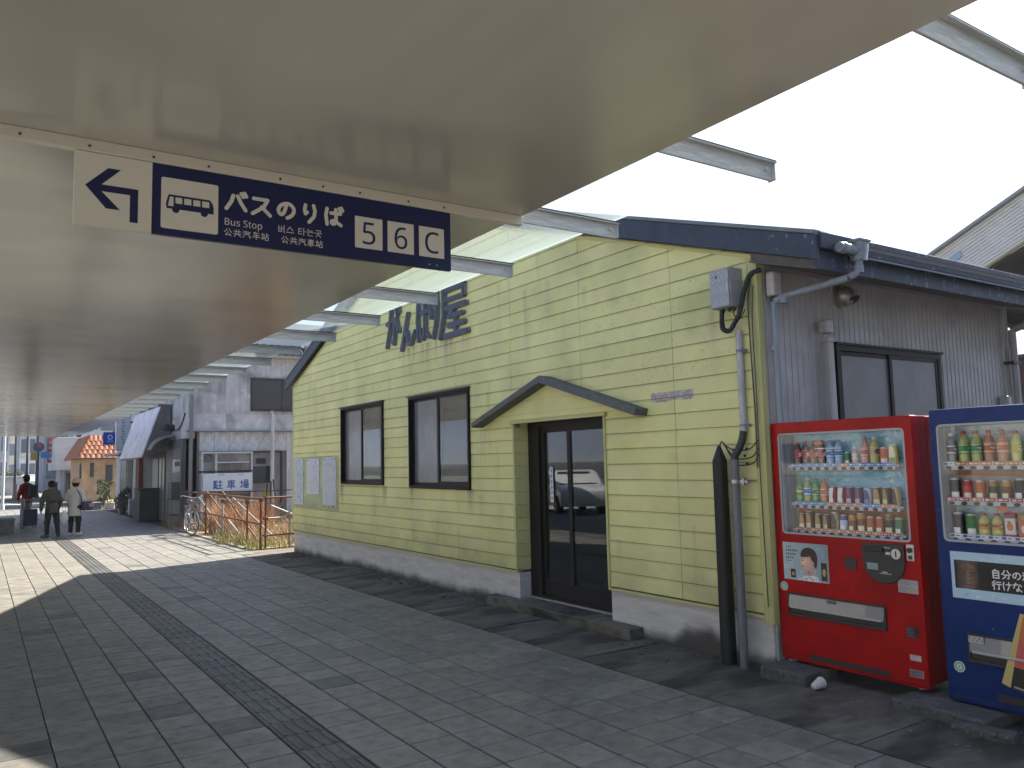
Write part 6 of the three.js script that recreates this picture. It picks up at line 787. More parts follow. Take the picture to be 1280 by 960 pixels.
// ------------------------------------------------------------ rusty scaffold railings, bicycle, weeds
{
  const r = 0.0215, grey = T([0.34, 0.34, 0.33], 0.55, 3, { metalness: 0.3 });
  const f = thing('street_railing', 'rusty scaffold tube railing along the pavement edge of the weedy lot', 'railing', [4.95, 0, -20.5]);
  part('top_rail', bar(V(0, 1.05, -3.9), V(0.02, 1.03, 3.45), r, 8), rust, f); part('lower_rail', bar(V(0.05, 0.55, -3.6), V(0.05, 0.5, 3.3), r, 8), rust, f); part('middle_rail', bar(V(0.1, 0.92, -0.5), V(0.12, 0.95, 2.9), r * 0.9, 8), grey, f);
  for (const [z, h, m] of [[3.45, 1.06, rust], [2.45, 0.98, rust], [0.3, 0.95, grey], [-1.4, 1.0, rust], [-3.8, 1.08, rust]]) { const p = part('post', bar(V(0, 0, z), V(0, h, z), r * 1.1, 8), m, f); part('coupler', tr(rbox(-0.04, 0.04, -0.04, 0.04, -0.04, 0.04, 0.01), 0, h - 0.04, z), rust, p); }
  for (const [a, b, m] of [[V(0.02, 1.12, 0.2), V(0.05, 0.15, 3.1), rust], [V(0.06, 1.10, -1.6), V(0.1, 0.2, 1.4), rust], [V(0.08, 0.92, -2.6), V(0.14, 0.2, -0.4), grey], [V(0.02, 0.5, 0.6), V(0.12, 0.05, 1.9), grey], [V(0.05, 1.0, 1.0), V(0.6, 0.1, 2.6), grey]]) part('brace', bar(a, b, r * 0.9, 8), m, f);
  const g = thing('cross_railing', 'rusty tube railing turning inward across the near end of the weedy lot', 'railing', [5.05, 0, -17.1]);
  part('top_rail', bar(V(0, 1.05, 0), V(3.6, 1.05, -0.5), r, 8), rust, g); part('lower_rail', bar(V(0, 0.62, 0), V(3.6, 0.62, -0.5), r * 0.9, 8), grey, g); part('bottom_rail', bar(V(-0.05, 0.27, 0.02), V(2.6, 0.25, -0.3), r * 0.8, 8), rust, g);
  for (const [x, h, m] of [[0.02, 1.08, rust], [0.55, 0.85, grey], [0.78, 0.98, rust], [1.4, 1.06, rust], [2.4, 1.06, grey], [3.5, 1.06, rust]]) { const p = part('post', bar(V(x, 0, -0.14 * x), V(x, h, -0.14 * x), r * 1.05, 8), m, g); part('coupler', tr(rbox(-0.045, 0.045, -0.03, 0.03, -0.045, 0.045, 0.01), x, 0.62, -0.14 * x), rust, p); }
  for (const [a, b] of [[V(0.1, 0.9, 0), V(1.0, 0.55, -0.6)], [V(0.5, 0.62, 0), V(1.6, 0.25, -0.2)], [V(0.6, 0.1, 0), V(0.85, 0.5, -0.1)]]) part('brace', bar(a, b, r * 0.85, 8), grey, g);
  const wr = thing('wire_line', 'thin dark cable strung level in front of the grey house side wall', 'cable', [5.3, 1.02, -24.7]); part('wire', tube([V(0, 0, 0), V(2.2, -0.05, 0), V(4.6, 0, 0)], 0.014, 16, 5), blackM, wr); part('stay', bar(V(4.6, -1, 0), V(4.6, 0.05, 0), 0.03, 6), greyTin, wr);
}
{
  // bicycle parked nose to the camera against the railing
  const b = thing('bicycle', 'silver city bicycle with front basket parked against the rusty railing', 'bicycle', [4.62, 0, -22.3]), st = M([0.16, 0.16, 0.17], 0.35, { metalness: 0.7 }), chrome = M([0.55, 0.55, 0.56], 0.25, { metalness: 0.95 }), R = 0.33;
  b.rotation.z = -0.05; b.rotation.y = -0.06;
  const tyre = new THREE.TorusGeometry(R - 0.016, 0.017, 8, 36).rotateY(PI / 2), rim = new THREE.TorusGeometry(R - 0.038, 0.011, 6, 36).rotateY(PI / 2), sp2 = merge([...[...Array(18)].map((_, i) => { const a = i / 18 * 2 * PI; return bar(V((i % 2 ? 1 : -1) * 0.025, 0, 0), V(0, Math.cos(a) * (R - 0.04), Math.sin(a) * (R - 0.04)), 0.0022, 4); }), rot(cyl(0.02, 0.02, 0.08, 8), 0, 0, PI / 2)]);
  for (const [z, turn] of [[0.55, 0.35], [-0.55, 0]]) { const w = part('wheel', sp2, chrome, b); w.position.set(turn ? -0.02 : 0, R, z); w.rotation.y = turn; part('tyre', tyre, M([0.10, 0.10, 0.10], 0.8), w); part('rim', rim, chrome, w); part('mudguard', new THREE.TorusGeometry(R + 0.018, 0.02, 5, 20, PI * (turn ? 0.6 : 0.8)).rotateY(PI / 2).rotateX(turn ? -0.3 : 0.2), chrome, w); }
  part('frame', [bar(V(0, 0.30, 0.0), V(0, 0.78, -0.2), 0.017), bar(V(0, 0.30, 0.0), V(0, 0.72, 0.40), 0.018), bar(V(0, 0.42, -0.05), V(0, 0.80, 0.40), 0.015), bar(V(0.05, R, -0.55), V(0.02, 0.32, 0), 0.011), bar(V(-0.05, R, -0.55), V(-0.02, 0.32, 0), 0.011), bar(V(0.05, R, -0.55), V(0.01, 0.68, -0.17), 0.01), bar(V(-0.05, R, -0.55), V(-0.01, 0.68, -0.17), 0.01), bar(V(0, 0.7, 0.40), V(0, 0.93, 0.36), 0.017)], st, b);
  part('fork', [bar(V(-0.06, R, 0.55), V(-0.03, 0.70, 0.41), 0.011), bar(V(0.06, R, 0.55), V(0.03, 0.70, 0.41), 0.011)], chrome, b); part('saddle', [tr(new THREE.SphereGeometry(0.12, 12, 8).scale(0.75, 0.35, 1.15), 0, 0.85, -0.23), bar(V(0, 0.75, -0.19), V(0, 0.83, -0.22), 0.013)], M([0.03, 0.028, 0.026], 0.5), b);
  part('handlebar', [tube([V(-0.27, 0.98, 0.16), V(-0.25, 1.0, 0.30), V(0, 0.95, 0.37), V(0.25, 1.0, 0.30), V(0.27, 0.98, 0.16)], 0.012, 20, 7), bar(V(-0.271, 0.98, 0.2), V(-0.275, 0.975, 0.1), 0.018), bar(V(0.271, 0.98, 0.2), V(0.275, 0.975, 0.1), 0.018)], chrome, b);
  part('basket', [...[...Array(9)].flatMap((_, i) => { const t = i / 8 - 0.5; return [bar(V(t * 0.28, 0.68, 0.78), V(t * 0.36, 0.92, 0.82), 0.0035, 4), bar(V(t * 0.28, 0.68, 0.56), V(t * 0.36, 0.92, 0.54), 0.0035, 4), bar(V(t * 0.28, 0.68, 0.56), V(t * 0.28, 0.68, 0.78), 0.0035, 4)]; }), ...[0.68, 0.76, 0.84, 0.92].map((y) => { const q = (y - 0.68) / 0.24, a = 0.14 + 0.04 * q; return merge([bar(V(-a, y, 0.78 + .04 * q), V(a, y, 0.78 + .04 * q), 0.005, 4), bar(V(-a, y, 0.56 - .02 * q), V(a, y, 0.56 - .02 * q), 0.005, 4), bar(V(-a, y, 0.56 - .02 * q), V(-a, y, 0.78 + .04 * q), 0.005, 4), bar(V(a, y, 0.56 - .02 * q), V(a, y, 0.78 + .04 * q), 0.005, 4)]); })], st, b);
  part('crank', [rot(cyl(0.09, 0.09, 0.008, 20), 0, 0, PI / 2).translate(0.05, 0.30, 0), bar(V(0.06, 0.30, 0), V(0.07, 0.14, 0.05), 0.01), bar(V(-0.06, 0.30, 0), V(-0.07, 0.46, -0.05), 0.01)], chrome, b); part('pedal', rbox(0.07, 0.16, 0.125, 0.15, 0.02, 0.09, 0.006), blackM, b); part('pedal', rbox(-0.16, -0.07, 0.45, 0.475, -0.09, -0.02, 0.006), blackM, b);
  part('rack', [box(-0.07, 0.07, 0.70, 0.715, -0.72, -0.3), bar(V(-0.05, 0.7, -0.6), V(-0.05, R, -0.55), 0.006), bar(V(0.05, 0.7, -0.6), V(0.05, R, -0.55), 0.006)], st, b); part('stand', bar(V(0.05, R, -0.55), V(0.14, 0.0, -0.62), 0.009), chrome, b); part('headlamp', tr(new THREE.SphereGeometry(0.04, 10, 8), 0, 0.62, 0.5), chrome, b);
}
{
  const blades = (name, label, n, place, cols, h0, h1, w) => {
    const g = new THREE.BufferGeometry(); g.setAttribute('position', new THREE.Float32BufferAttribute([-0.5, 0, 0, 0.5, 0, 0, 0.32, 0.5, 0.12, -0.5, 0, 0, 0.32, 0.5, 0.12, -0.32, 0.5, 0.12, -0.32, 0.5, 0.12, 0.32, 0.5, 0.12, 0, 1, 0.42], 3)); g.setAttribute('uv', new THREE.Float32BufferAttribute(new Float32Array(18), 2)); g.computeVertexNormals();
    const o = new THREE.InstancedMesh(g, P('#ffffff', 0.85, { transmission: 0.3, thickness: 0, side: THREE.DoubleSide }), n), m = new THREE.Matrix4(), q = new THREE.Quaternion(), e = new THREE.Euler(), c = new THREE.Color();
    for (let i = 0; i < n; i++) { const [x, z] = place(), h = rr(h0, h1); e.set(rr(-0.35, 0.35), rr(0, 6.3), rr(-0.35, 0.35)); m.compose(V(x, 0, z), q.setFromEuler(e), V(w * rr(0.7, 1.4), h, h)); o.setMatrixAt(i, m); const k = cols[Math.floor(rnd() * cols.length)], f = rr(0.75, 1.2); o.setColorAt(i, c.setRGB(k[0] * f, k[1] * f, k[2] * f)); }
    o.name = numbered(name); o.userData.kind = 'stuff'; o.userData.label = label; onoff(o); scene.add(o);
  };
  const clump = (cx, cz, r) => { const a = rr(0, 6.3), d = r * Math.sqrt(rnd()); return [cx + Math.cos(a) * d, cz + Math.sin(a) * d * 1.4]; };
  const greens = [...Array(26)].map(() => [rr(4.75, 5.5), rr(-20.4, -16.9), rr(0.1, 0.35)]).concat([...Array(18)].map(() => [rr(5.3, 8), rr(-18.2, -17.0), rr(0.15, 0.4)]));
  blades('green_grass', 'bright green weeds growing at the foot of the rusty railings', 5200, () => clump(...greens[Math.floor(rnd() * greens.length)]), [[0.20, 0.22, 0.04], [0.13, 0.17, 0.03], [0.26, 0.24, 0.07]], 0.05, 0.20, 0.014);
  const drys = [...Array(40)].map(() => [rr(5.0, 11), rr(-24.5, -17.6), rr(0.2, 0.7)]);
  blades('dry_grass', 'orange brown dry grass filling the empty lot behind the railings', 9000, () => clump(...drys[Math.floor(rnd() * drys.length)]), [[0.27, 0.185, 0.10], [0.22, 0.15, 0.085], [0.33, 0.25, 0.15]], 0.12, 0.5, 0.015);
  const tall = [[5.35, -21.6, 0.22], [5.6, -20.6, 0.3], [6.2, -21.2, 0.25], [5.3, -22.2, 0.2], [7.4, -19.4, 0.3], [6.9, -18.8, 0.25]];
  blades('tall_dry_grass', 'tall reddish dry stalks standing behind the bicycle', 1100, () => clump(...tall[Math.floor(rnd() * tall.length)]), [[0.36, 0.19, 0.09], [0.28, 0.14, 0.07]], 0.6, 1.15, 0.016);
}
// ------------------------------------------------------------ station stair with corrugated side, platform roof and brown building to the right
{
  const s = thing('station_staircase', 'covered station footbridge stair with white corrugated sloping side above the shop roof', 'staircase', [16, 0, -8]);
  const a0 = 5.30, sl = 0.455, L0 = -1.8, L1 = 8, yb = (z) => 5.16 + sl * (z - 0.37), yt = (z) => 6.44 + 0.455 * (z - 1.2);
  const g = prism([[L0, yb(L0)], [L1, yb(L1)], [L1, yt(L1)], [L0, yt(L0)]], 0.1, 0.1);
  part('side_wall', g, T([0.85, 0.86, 0.83], 0.6, 0.4), s);
  for (let k = 0; k < 13; k++) { const f = (k + 0.5) / 13; part('cladding_rib', beam(V(-0.012, yb(L0) + (yt(L0) - yb(L0)) * f, L0), V(-0.012, yb(L1) + (yt(L1) - yb(L1)) * f, L1), 0.03, 0.035), T([0.88, 0.88, 0.85], 0.6, 0.5), s); }
  part('roof_edge', beam(V(0.9, yt(L0) + 0.02, L0), V(0.9, yt(L1) + 0.02, L1), 2.1, 0.05), T([0.4, 0.41, 0.42], 0.6, 0.5), s);
  part('stair_soffit', beam(V(1.1, yb(L0) - 0.03, L0), V(1.1, yb(L1) - 0.03, L1), 2.0, 0.05), T([0.10, 0.09, 0.085], 0.9, 0.5), s); part('bottom_trim', beam(V(-0.02, yb(L0) - 0.01, L0), V(-0.02, yb(L1) - 0.01, L1), 0.06, 0.04), T([0.48, 0.40, 0.22], 0.7, 0.5), s); part('side_window', prism([[-0.22, 5.38], [0.0, 5.48], [0.0, 5.62], [-0.22, 5.52]], -0.03, 0.02), P([0.30, 0.42, 0.52], 0.15), s);
  for (const z of [1, 6]) part('support', rbox(0.6, 0.9, 0, yb(z) - 0.05, z - 0.15, z + 0.15, 0.02), T([0.28, 0.27, 0.26], 0.7, 0.6), s);
  const p = thing('platform_roof', 'dark station platform roof seen past the right end of the shop', 'roof', [22, 0, -9]); part('deck', box(-4, 14, 5.6, 5.8, -3.5, 3.5), T([0.09, 0.08, 0.075], 0.9, 0.4), p); for (let i = 0; i < 5; i++) part('rafter', box(-4, 14, 5.45, 5.5995, -3 + i * 1.5, -2.9 + i * 1.5), T([0.16, 0.14, 0.12], 0.8, 0.5), p); for (const x of [-2.4, 4, 10]) part('column', rbox(x, x + 0.2, 0, 5.4495, -0.2, 0, 0.01), T([0.22, 0.2, 0.19], 0.7, 0.5), p);
  const b = thing('brown_building', 'dull red brown building wall far beyond the shop downpipe', 'building', [31, 0, -13.5]); part('wall', uvm(box(0, 12, 0, 4.9, -8, 6)), T([0.14, 0.085, 0.075], 0.85, 0.3), b); for (const [y0, y1] of [[3.2, 3.6], [1.6, 2.2]]) part('window_band', box(-0.05, -0.001, y0, y1, -6, 5), M([0.04, 0.04, 0.045], 0.3), b); part('roof', box(-0.3, 12.3, 4.9, 5.05, -8.3, 6.3), T([0.10, 0.09, 0.09], 0.7, 0.4), b);
}
// ------------------------------------------------------------ the street crossing and the town beyond
{
  const poleM = M([0.035, 0.04, 0.05], 0.6), mk = (label, x, z, h, r) => { const p = thing('street_pole', label, 'pole', [x, 0, z]); part('shaft', tr(cyl(r, r * 0.7, h, 10), 0, h / 2, 0), poleM, p); part('base_collar', tr(cyl(r * 1.5, r * 1.4, 0.25, 10), 0, 0.12, 0), poleM, p); return p; };
  mk('pale slim lamp pole at the far left edge of the view', 0.99, -44.3, 7, 0.07).children.forEach((c) => (c.material = whiteBoard)); mk('dark slim pole left of the traffic sign pole', 2.0, -61.5, 8, 0.075); const tp = mk('thick dark pole carrying the round traffic sign', 3.26, -62, 8, 0.11); mk('dark pole between the slim pole and the sign pole', 2.72, -63, 8, 0.08);
  const rs = thing('round_sign', 'round dark traffic sign with red mark on a street pole', 'traffic sign', [3.3, 3.35, -61.8]); part('disc', rot(cyl(0.33, 0.33, 0.03, 24), PI / 2), M([0.03, 0.05, 0.09], 0.5), rs); part('red_bar', rbox(-0.06, 0.14, -0.02, 0.24, 0.016, 0.022, 0.01), M([0.35, 0.03, 0.05], 0.5), rs); part('bracket', box(-0.05, 0.05, -0.03, 0.03, -0.12, -0.016), poleM, rs);
  const ys = thing('yellow_plate', 'small yellow plate below the round traffic sign', 'traffic sign', [3.05, 2.75, -61.8]); part('plate', rbox(-0.2, 0.2, -0.28, 0.28, -0.02, 0.02, 0.01), M([0.28, 0.21, 0.05], 0.6), ys); part('bracket', box(0.05, 0.2, -0.03, 0.03, -0.12, -0.021), poleM, ys);
  const bs = thing('blue_arrow_sign', 'bright blue arrow shaped sign by the street poles', 'traffic sign', [3.72, 2.83, -61.5]); const ar = new THREE.Shape(); [[-0.3, -0.2], [0.1, -0.2], [0.34, 0], [0.1, 0.2], [-0.3, 0.2]].forEach(([x, y], i) => ar[i ? 'lineTo' : 'moveTo'](x, y)); part('plate', ext(ar, 0.04, 0.005), M([0.02, 0.16, 0.42], 0.5), bs); part('mount', bar(V(-0.1, 0, -0.02), V(-0.46, 0, -0.35), 0.02, 6), poleM, bs);
  const rb = thing('red_banner_sign', 'upright red shop sign with pale marks on a far grey wall', 'sign', [4.02, 3.15, -62.5]); part('board', rbox(-0.17, 0.17, -0.85, 0.85, -0.06, 0.06, 0.01), M([0.36, 0.03, 0.045], 0.5), rb); for (let i = 0; i < 4; i++) part('mark', rbox(-0.09, 0.09, 0.42 - i * 0.36, 0.62 - i * 0.36, 0.0605, 0.066, 0.01), M([0.5, 0.42, 0.42], 0.6), rb); part('arm', [box(0.17, 0.5, 0.5, 0.54, -0.02, 0.02), box(0.17, 0.5, -0.5, -0.46, -0.02, 0.02)], poleM, rb);
  for (const [x, z, l, col] of [[1.95, -58.5, 'short red brown bollard on the far side of the crossing', [0.16, 0.08, 0.06]], [4.25, -60, 'short dark bollard by the white shop', [0.03, 0.04, 0.06]]]) { const b = thing('bollard', l, 'bollard', [x, 0, z]); part('post', tr(cyl(0.09, 0.08, 0.95, 12), 0, 0.475, 0), M(col, 0.6), b); part('cap', tr(new THREE.SphereGeometry(0.085, 12, 6, 0, 7, 0, PI / 2), 0, 0.95, 0), M(col, 0.6), b); }
  const wl = thing('low_wall', 'low pale grey wall on the far side of the crossing', 'wall', [1.2, 0, -72]); part('wall_body', uvm(rbox(-5, 1.8, 0, 1.35, -0.15, 0.15, 0.02)), T([0.45, 0.46, 0.47], 0.85, 0.4), wl); part('coping', rbox(-5.05, 1.85, 1.35, 1.43, -0.2, 0.2, 0.02), T([0.52, 0.52, 0.52], 0.8, 0.4), wl); foliage(wl, [...Array(10)].map((_, i) => [-4.5 + i * 0.65, 1.55, -0.5, 0.4]), 1100, 0.16, [[0.06, 0.09, 0.04], [0.09, 0.11, 0.05]]);
  // town blocks: walls with storeys of windows, each window a part
  const block = (label, x, z, w, d, h, col, floors, n) => { const b = thing('town_building', label, 'building', [x, 0, z]), wm = T(col, 0.8, 0.12); part('wall', uvm(box(-w / 2, w / 2, 0, h, -d, 0)), wm, b); part('parapet', rbox(-w / 2 - 0.15, w / 2 + 0.15, h, h + 0.5, -d, 0.15, 0.03), wm, b); const gm = M([0.10, 0.13, 0.17], 0.2), fh = (h - 1) / floors; const wg = rbox(-w / n * 0.32, w / n * 0.32, -fh * 0.28, fh * 0.28, 0.001, 0.06, 0.02); for (let f = 0; f < floors; f++) { for (let i = 0; i < n; i++) part('window', wg, gm, b).position.set(-w / 2 + (i + 0.5) * w / n, 0.6 + (f + 0.5) * fh, 0); part('floor_band', box(-w / 2 - 0.03, w / 2 + 0.03, 0.55 + (f + 1) * fh, 0.7 + (f + 1) * fh, 0.0, 0.09), wm, b); } return b; };
  block('tall pale blue office block far down the street', 0.5, -112, 5, 9, 19, [0.55, 0.60, 0.66], 6, 5); block('white narrow building down the street behind the poles', 5.2, -100, 3.2, 8, 14, [0.68, 0.68, 0.68], 5, 4); block('cream building partly hidden by the street poles', 2.7, -128, 5.5, 9, 15, [0.6, 0.57, 0.52], 5, 5); block('grey shop building with flat front behind the red sign', 7.2, -84, 4.6, 10, 8, [0.45, 0.46, 0.48], 3, 4); block('long low white building at the far left of the street', -6, -118, 8, 9, 11, [0.6, 0.62, 0.64], 4, 6); block('distant grey office tower closing the street', 8, -150, 10, 10, 24, [0.5, 0.53, 0.57], 8, 7); block('pale two storey building rising behind the beige house', 10.2, -78, 7, 8, 8.5, [0.62, 0.62, 0.62], 2, 4);
}
// small cars: one waiting down the street, one parked behind to the left that shows in the door glass
function car(label, x, z, turn, col) {
  const c = thing('car', label, 'car', [x, 0, z], turn), body = P(col, 0.3, { clearcoat: 0.8, clearcoatRoughness: 0.08 }), gl = P([0.02, 0.024, 0.027], 0.06, { clearcoat: 1 });
  const s = new THREE.Shape(); s.moveTo(-2.05, 0.32); s.quadraticCurveTo(-2.15, 0.55, -2.08, 0.8); s.quadraticCurveTo(-1.9, 0.98, -1.2, 1.0); s.quadraticCurveTo(-0.75, 1.38, -0.2, 1.47); s.quadraticCurveTo(0.7, 1.53, 1.35, 1.36); s.quadraticCurveTo(1.8, 1.1, 2.0, 0.98); s.quadraticCurveTo(2.1, 0.7, 2.02, 0.34); s.lineTo(1.68, 0.28); s.absarc(1.3, 0.3, 0.37, 0, PI); s.lineTo(-0.93, 0.25); s.absarc(-1.3, 0.3, 0.37, 0, PI); s.lineTo(-2.05, 0.32);
  part('body', tr(ext(s, 1.62, 0.09, 16), 0, 0, -0.76), body, c);
  const w = new THREE.Shape(); w.moveTo(-1.02, 1.0); w.quadraticCurveTo(-0.65, 1.31, -0.15, 1.38); w.lineTo(0.35, 1.41); w.lineTo(0.35, 0.98); w.closePath(); const w2 = new THREE.Shape(); w2.moveTo(0.42, 0.98); w2.lineTo(0.42, 1.41); w2.quadraticCurveTo(0.9, 1.40, 1.25, 1.29); w2.lineTo(1.5, 1.02); w2.closePath();
  for (const sd of [-1, 1]) { for (const q of [w, w2]) part('side_window', tr(ext(q, 0.02), 0, 0, sd > 0 ? 0.853 : -0.773), gl, c); part('mirror', rbox(-0.95, -0.8, 0.98, 1.08, sd * 0.9 + 0.04 - 0.06, sd * 0.9 + 0.04 + 0.06, 0.03), body, c); part('door_handle', rbox(0.15, 0.3, 0.86, 0.89, sd > 0 ? 0.866 : -0.80, sd > 0 ? 0.88 : -0.786, 0.005), silver, c); }
  const plane = (pts) => { const g = new THREE.BufferGeometry(), [a, b, d, e] = pts; g.setAttribute('position', new THREE.Float32BufferAttribute([...a, ...b, ...d, ...a, ...d, ...e], 3)); g.computeVertexNormals(); return clean(g); };
  part('windscreen', plane([[-1.19, 1.02, -0.62], [-1.19, 1.02, 0.7], [-0.5, 1.425, 0.62], [-0.5, 1.425, -0.54]]), gl, c); part('rear_window', plane([[1.83, 1.12, 0.66], [1.83, 1.12, -0.58], [1.42, 1.37, -0.54], [1.42, 1.37, 0.62]]), gl, c);
  for (const sx of [-1.3, 1.3]) for (const sz of [-0.7, 0.78]) { const wh = part('wheel', rot(cyl(0.31, 0.31, 0.2, 24), PI / 2).translate(sx, 0.31, sz), M([0.02, 0.02, 0.02], 0.8), c); part('rim', rot(cyl(0.2, 0.19, 0.215, 10), PI / 2).translate(sx, 0.31, sz), silver, wh); }
  for (const sz of [-0.6, 0.68]) { part('headlight', tr(new THREE.SphereGeometry(0.15, 12, 8).scale(0.5, 0.6, 1.1), -1.98, 0.78, sz), P([0.5, 0.52, 0.54], 0.1, { clearcoat: 1 }), c); part('tail_light', tr(new THREE.SphereGeometry(0.13, 12, 8).scale(0.4, 1.1, 0.8), 1.98, 0.86, sz), M([0.25, 0.02, 0.02], 0.3), c); }
  part('number_plate', rbox(-2.14, -2.115, 0.42, 0.55, -0.12, 0.2, 0.004), M([0.6, 0.6, 0.55], 0.5), c); return c;
}
car('small white car far down the street beside the dark bollard', 4.6, -98, 1.45, [0.6, 0.62, 0.63]);
car('white hatchback on the forecourt, seen only as a reflection in the shop door', -6.3, -22.5, 2.0, [0.66, 0.66, 0.66]).position.y = -0.137;

// ------------------------------------------------------------ people: bodies meshed from a smooth union of tapered bones
function surfaceNet(f, lo, hi, h) {
  const n = [0, 1, 2].map((k) => Math.ceil((hi[k] - lo[k]) / h) + 1), [nx, ny, nz] = n, val = new Float32Array(nx * ny * nz), id = (i, j, k) => i + nx * (j + ny * k);
  for (let k = 0; k < nz; k++) for (let j = 0; j < ny; j++) for (let i = 0; i < nx; i++) val[id(i, j, k)] = f(lo[0] + i * h, lo[1] + j * h, lo[2] + k * h);
  const vid = new Int32Array(nx * ny * nz).fill(-1), pos = [], idx = [], E = [[0, 1], [0, 2], [0, 4], [1, 3], [1, 5], [2, 3], [2, 6], [3, 7], [4, 5], [4, 6], [5, 7], [6, 7]];
  for (let k = 0; k < nz - 1; k++) for (let j = 0; j < ny - 1; j++) for (let i = 0; i < nx - 1; i++) {
    const c = []; let m = 0; for (let q = 0; q < 8; q++) { const v = val[id(i + (q & 1), j + ((q >> 1) & 1), k + (q >> 2))]; c.push(v); if (v < 0) m++; }
    if (m === 0 || m === 8) continue; let x = 0, y = 0, z = 0, t = 0;
    for (const [a, b] of E) if ((c[a] < 0) !== (c[b] < 0)) { const s = c[a] / (c[a] - c[b]); x += (a & 1) + s * ((b & 1) - (a & 1)); y += ((a >> 1) & 1) + s * (((b >> 1) & 1) - ((a >> 1) & 1)); z += (a >> 2) + s * ((b >> 2) - (a >> 2)); t++; }
    vid[id(i, j, k)] = pos.length / 3; pos.push(lo[0] + (i + x / t) * h, lo[1] + (j + y / t) * h, lo[2] + (k + z / t) * h);
  }
  const quad = (a, b, c, d, flip) => { if (a < 0 || b < 0 || c < 0 || d < 0) return; flip ? idx.push(a, c, b, a, d, c) : idx.push(a, b, c, a, c, d); };
  for (let k = 1; k < nz - 1; k++) for (let j = 1; j < ny - 1; j++) for (let i = 1; i < nx - 1; i++) {
    const v = val[id(i, j, k)] < 0;
    if (v !== val[id(i + 1, j, k)] < 0) quad(vid[id(i, j - 1, k - 1)], vid[id(i, j, k - 1)], vid[id(i, j, k)], vid[id(i, j - 1, k)], !v);
    if (v !== val[id(i, j + 1, k)] < 0) quad(vid[id(i - 1, j, k - 1)], vid[id(i - 1, j, k)], vid[id(i, j, k)], vid[id(i, j, k - 1)], !v);
    if (v !== val[id(i, j, k + 1)] < 0) quad(vid[id(i - 1, j - 1, k)], vid[id(i, j - 1, k)], vid[id(i, j, k)], vid[id(i - 1, j, k)], !v);
  }
  const g = new THREE.BufferGeometry(); g.setAttribute('position', new THREE.Float32BufferAttribute(pos, 3)); g.setIndex(idx); g.computeVertexNormals(); g.setAttribute('uv', new THREE.Float32BufferAttribute(new Float32Array(pos.length / 3 * 2), 2)); return g;
}
// bones: [ax, ay, az, ra, bx, by, bz, rb, flatten z]
function field(bones, k, inflate = 0) {
  return (x, y, z) => {
    let d = 9;
    for (const [ax, ay, az, ra, bx, by, bz, rb, fl = 1] of bones) {
      const ux = bx - ax, uy = by - ay, uz = bz - az, l = ux * ux + uy * uy + uz * uz || 1e-9; let t = ((x - ax) * ux + (y - ay) * uy + (z - az) * uz) / l; t = t < 0 ? 0 : t > 1 ? 1 : t;
      const dx = x - ax - ux * t, dy = y - ay - uy * t, dz = (z - az - uz * t) / fl, e = Math.sqrt(dx * dx + dy * dy + dz * dz) - (ra + (rb - ra) * t) - inflate;
      const h = Math.max(k - Math.abs(d - e), 0) / k; d = Math.min(d, e) - h * h * k * 0.25;
    }
    return d;
  };
}
function mesh(bones, k, cell, inflate = 0, cut) {
  const lo = [9, 9, 9], hi = [-9, -9, -9]; for (const [ax, ay, az, ra, bx, by, bz, rb] of bones) { const R = Math.max(ra, rb) * 1.1 + inflate + 0.03;[[ax, ay, az], [bx, by, bz]].forEach((p) => p.forEach((v, i) => { lo[i] = Math.min(lo[i], v - R); hi[i] = Math.max(hi[i], v + R); })); }
  const f = field(bones, k, inflate); return surfaceNet(cut ? (x, y, z) => Math.max(f(x, y, z), cut(x, y, z)) : f, lo, hi, cell);
}
// a hand hanging from the wrist along dir (down), its palm facing inward
function handBones(w, s, curl) {
  const b = [], L = 0.165, [x, y, z] = w; b.push([x, y, z, 0.024, x, y - 0.075, z + 0.01, 0.030, 0.62]);
  for (let i = 0; i < 4; i++) { const fz = z + 0.032 - i * 0.018 + 0.005, len = [0.062, 0.072, 0.068, 0.052][i]; b.push([x, y - 0.085, fz, 0.0092, x - s * curl * 0.5, y - 0.085 - len * 0.55, fz + 0.004, 0.0085], [x - s * curl * 0.5, y - 0.085 - len * 0.55, fz + 0.004, 0.0085, x - s * curl * 1.6, y - 0.085 - len, fz + 0.004, 0.0072]); }
  b.push([x, y - 0.03, z + 0.03, 0.012, x - s * 0.012, y - 0.065, z + 0.062, 0.0105], [x - s * 0.012, y - 0.065, z + 0.062, 0.0105, x - s * 0.018, y - 0.095, z + 0.066, 0.009]); return b;
}
const skinM = M([0.42, 0.25, 0.17], 0.6);
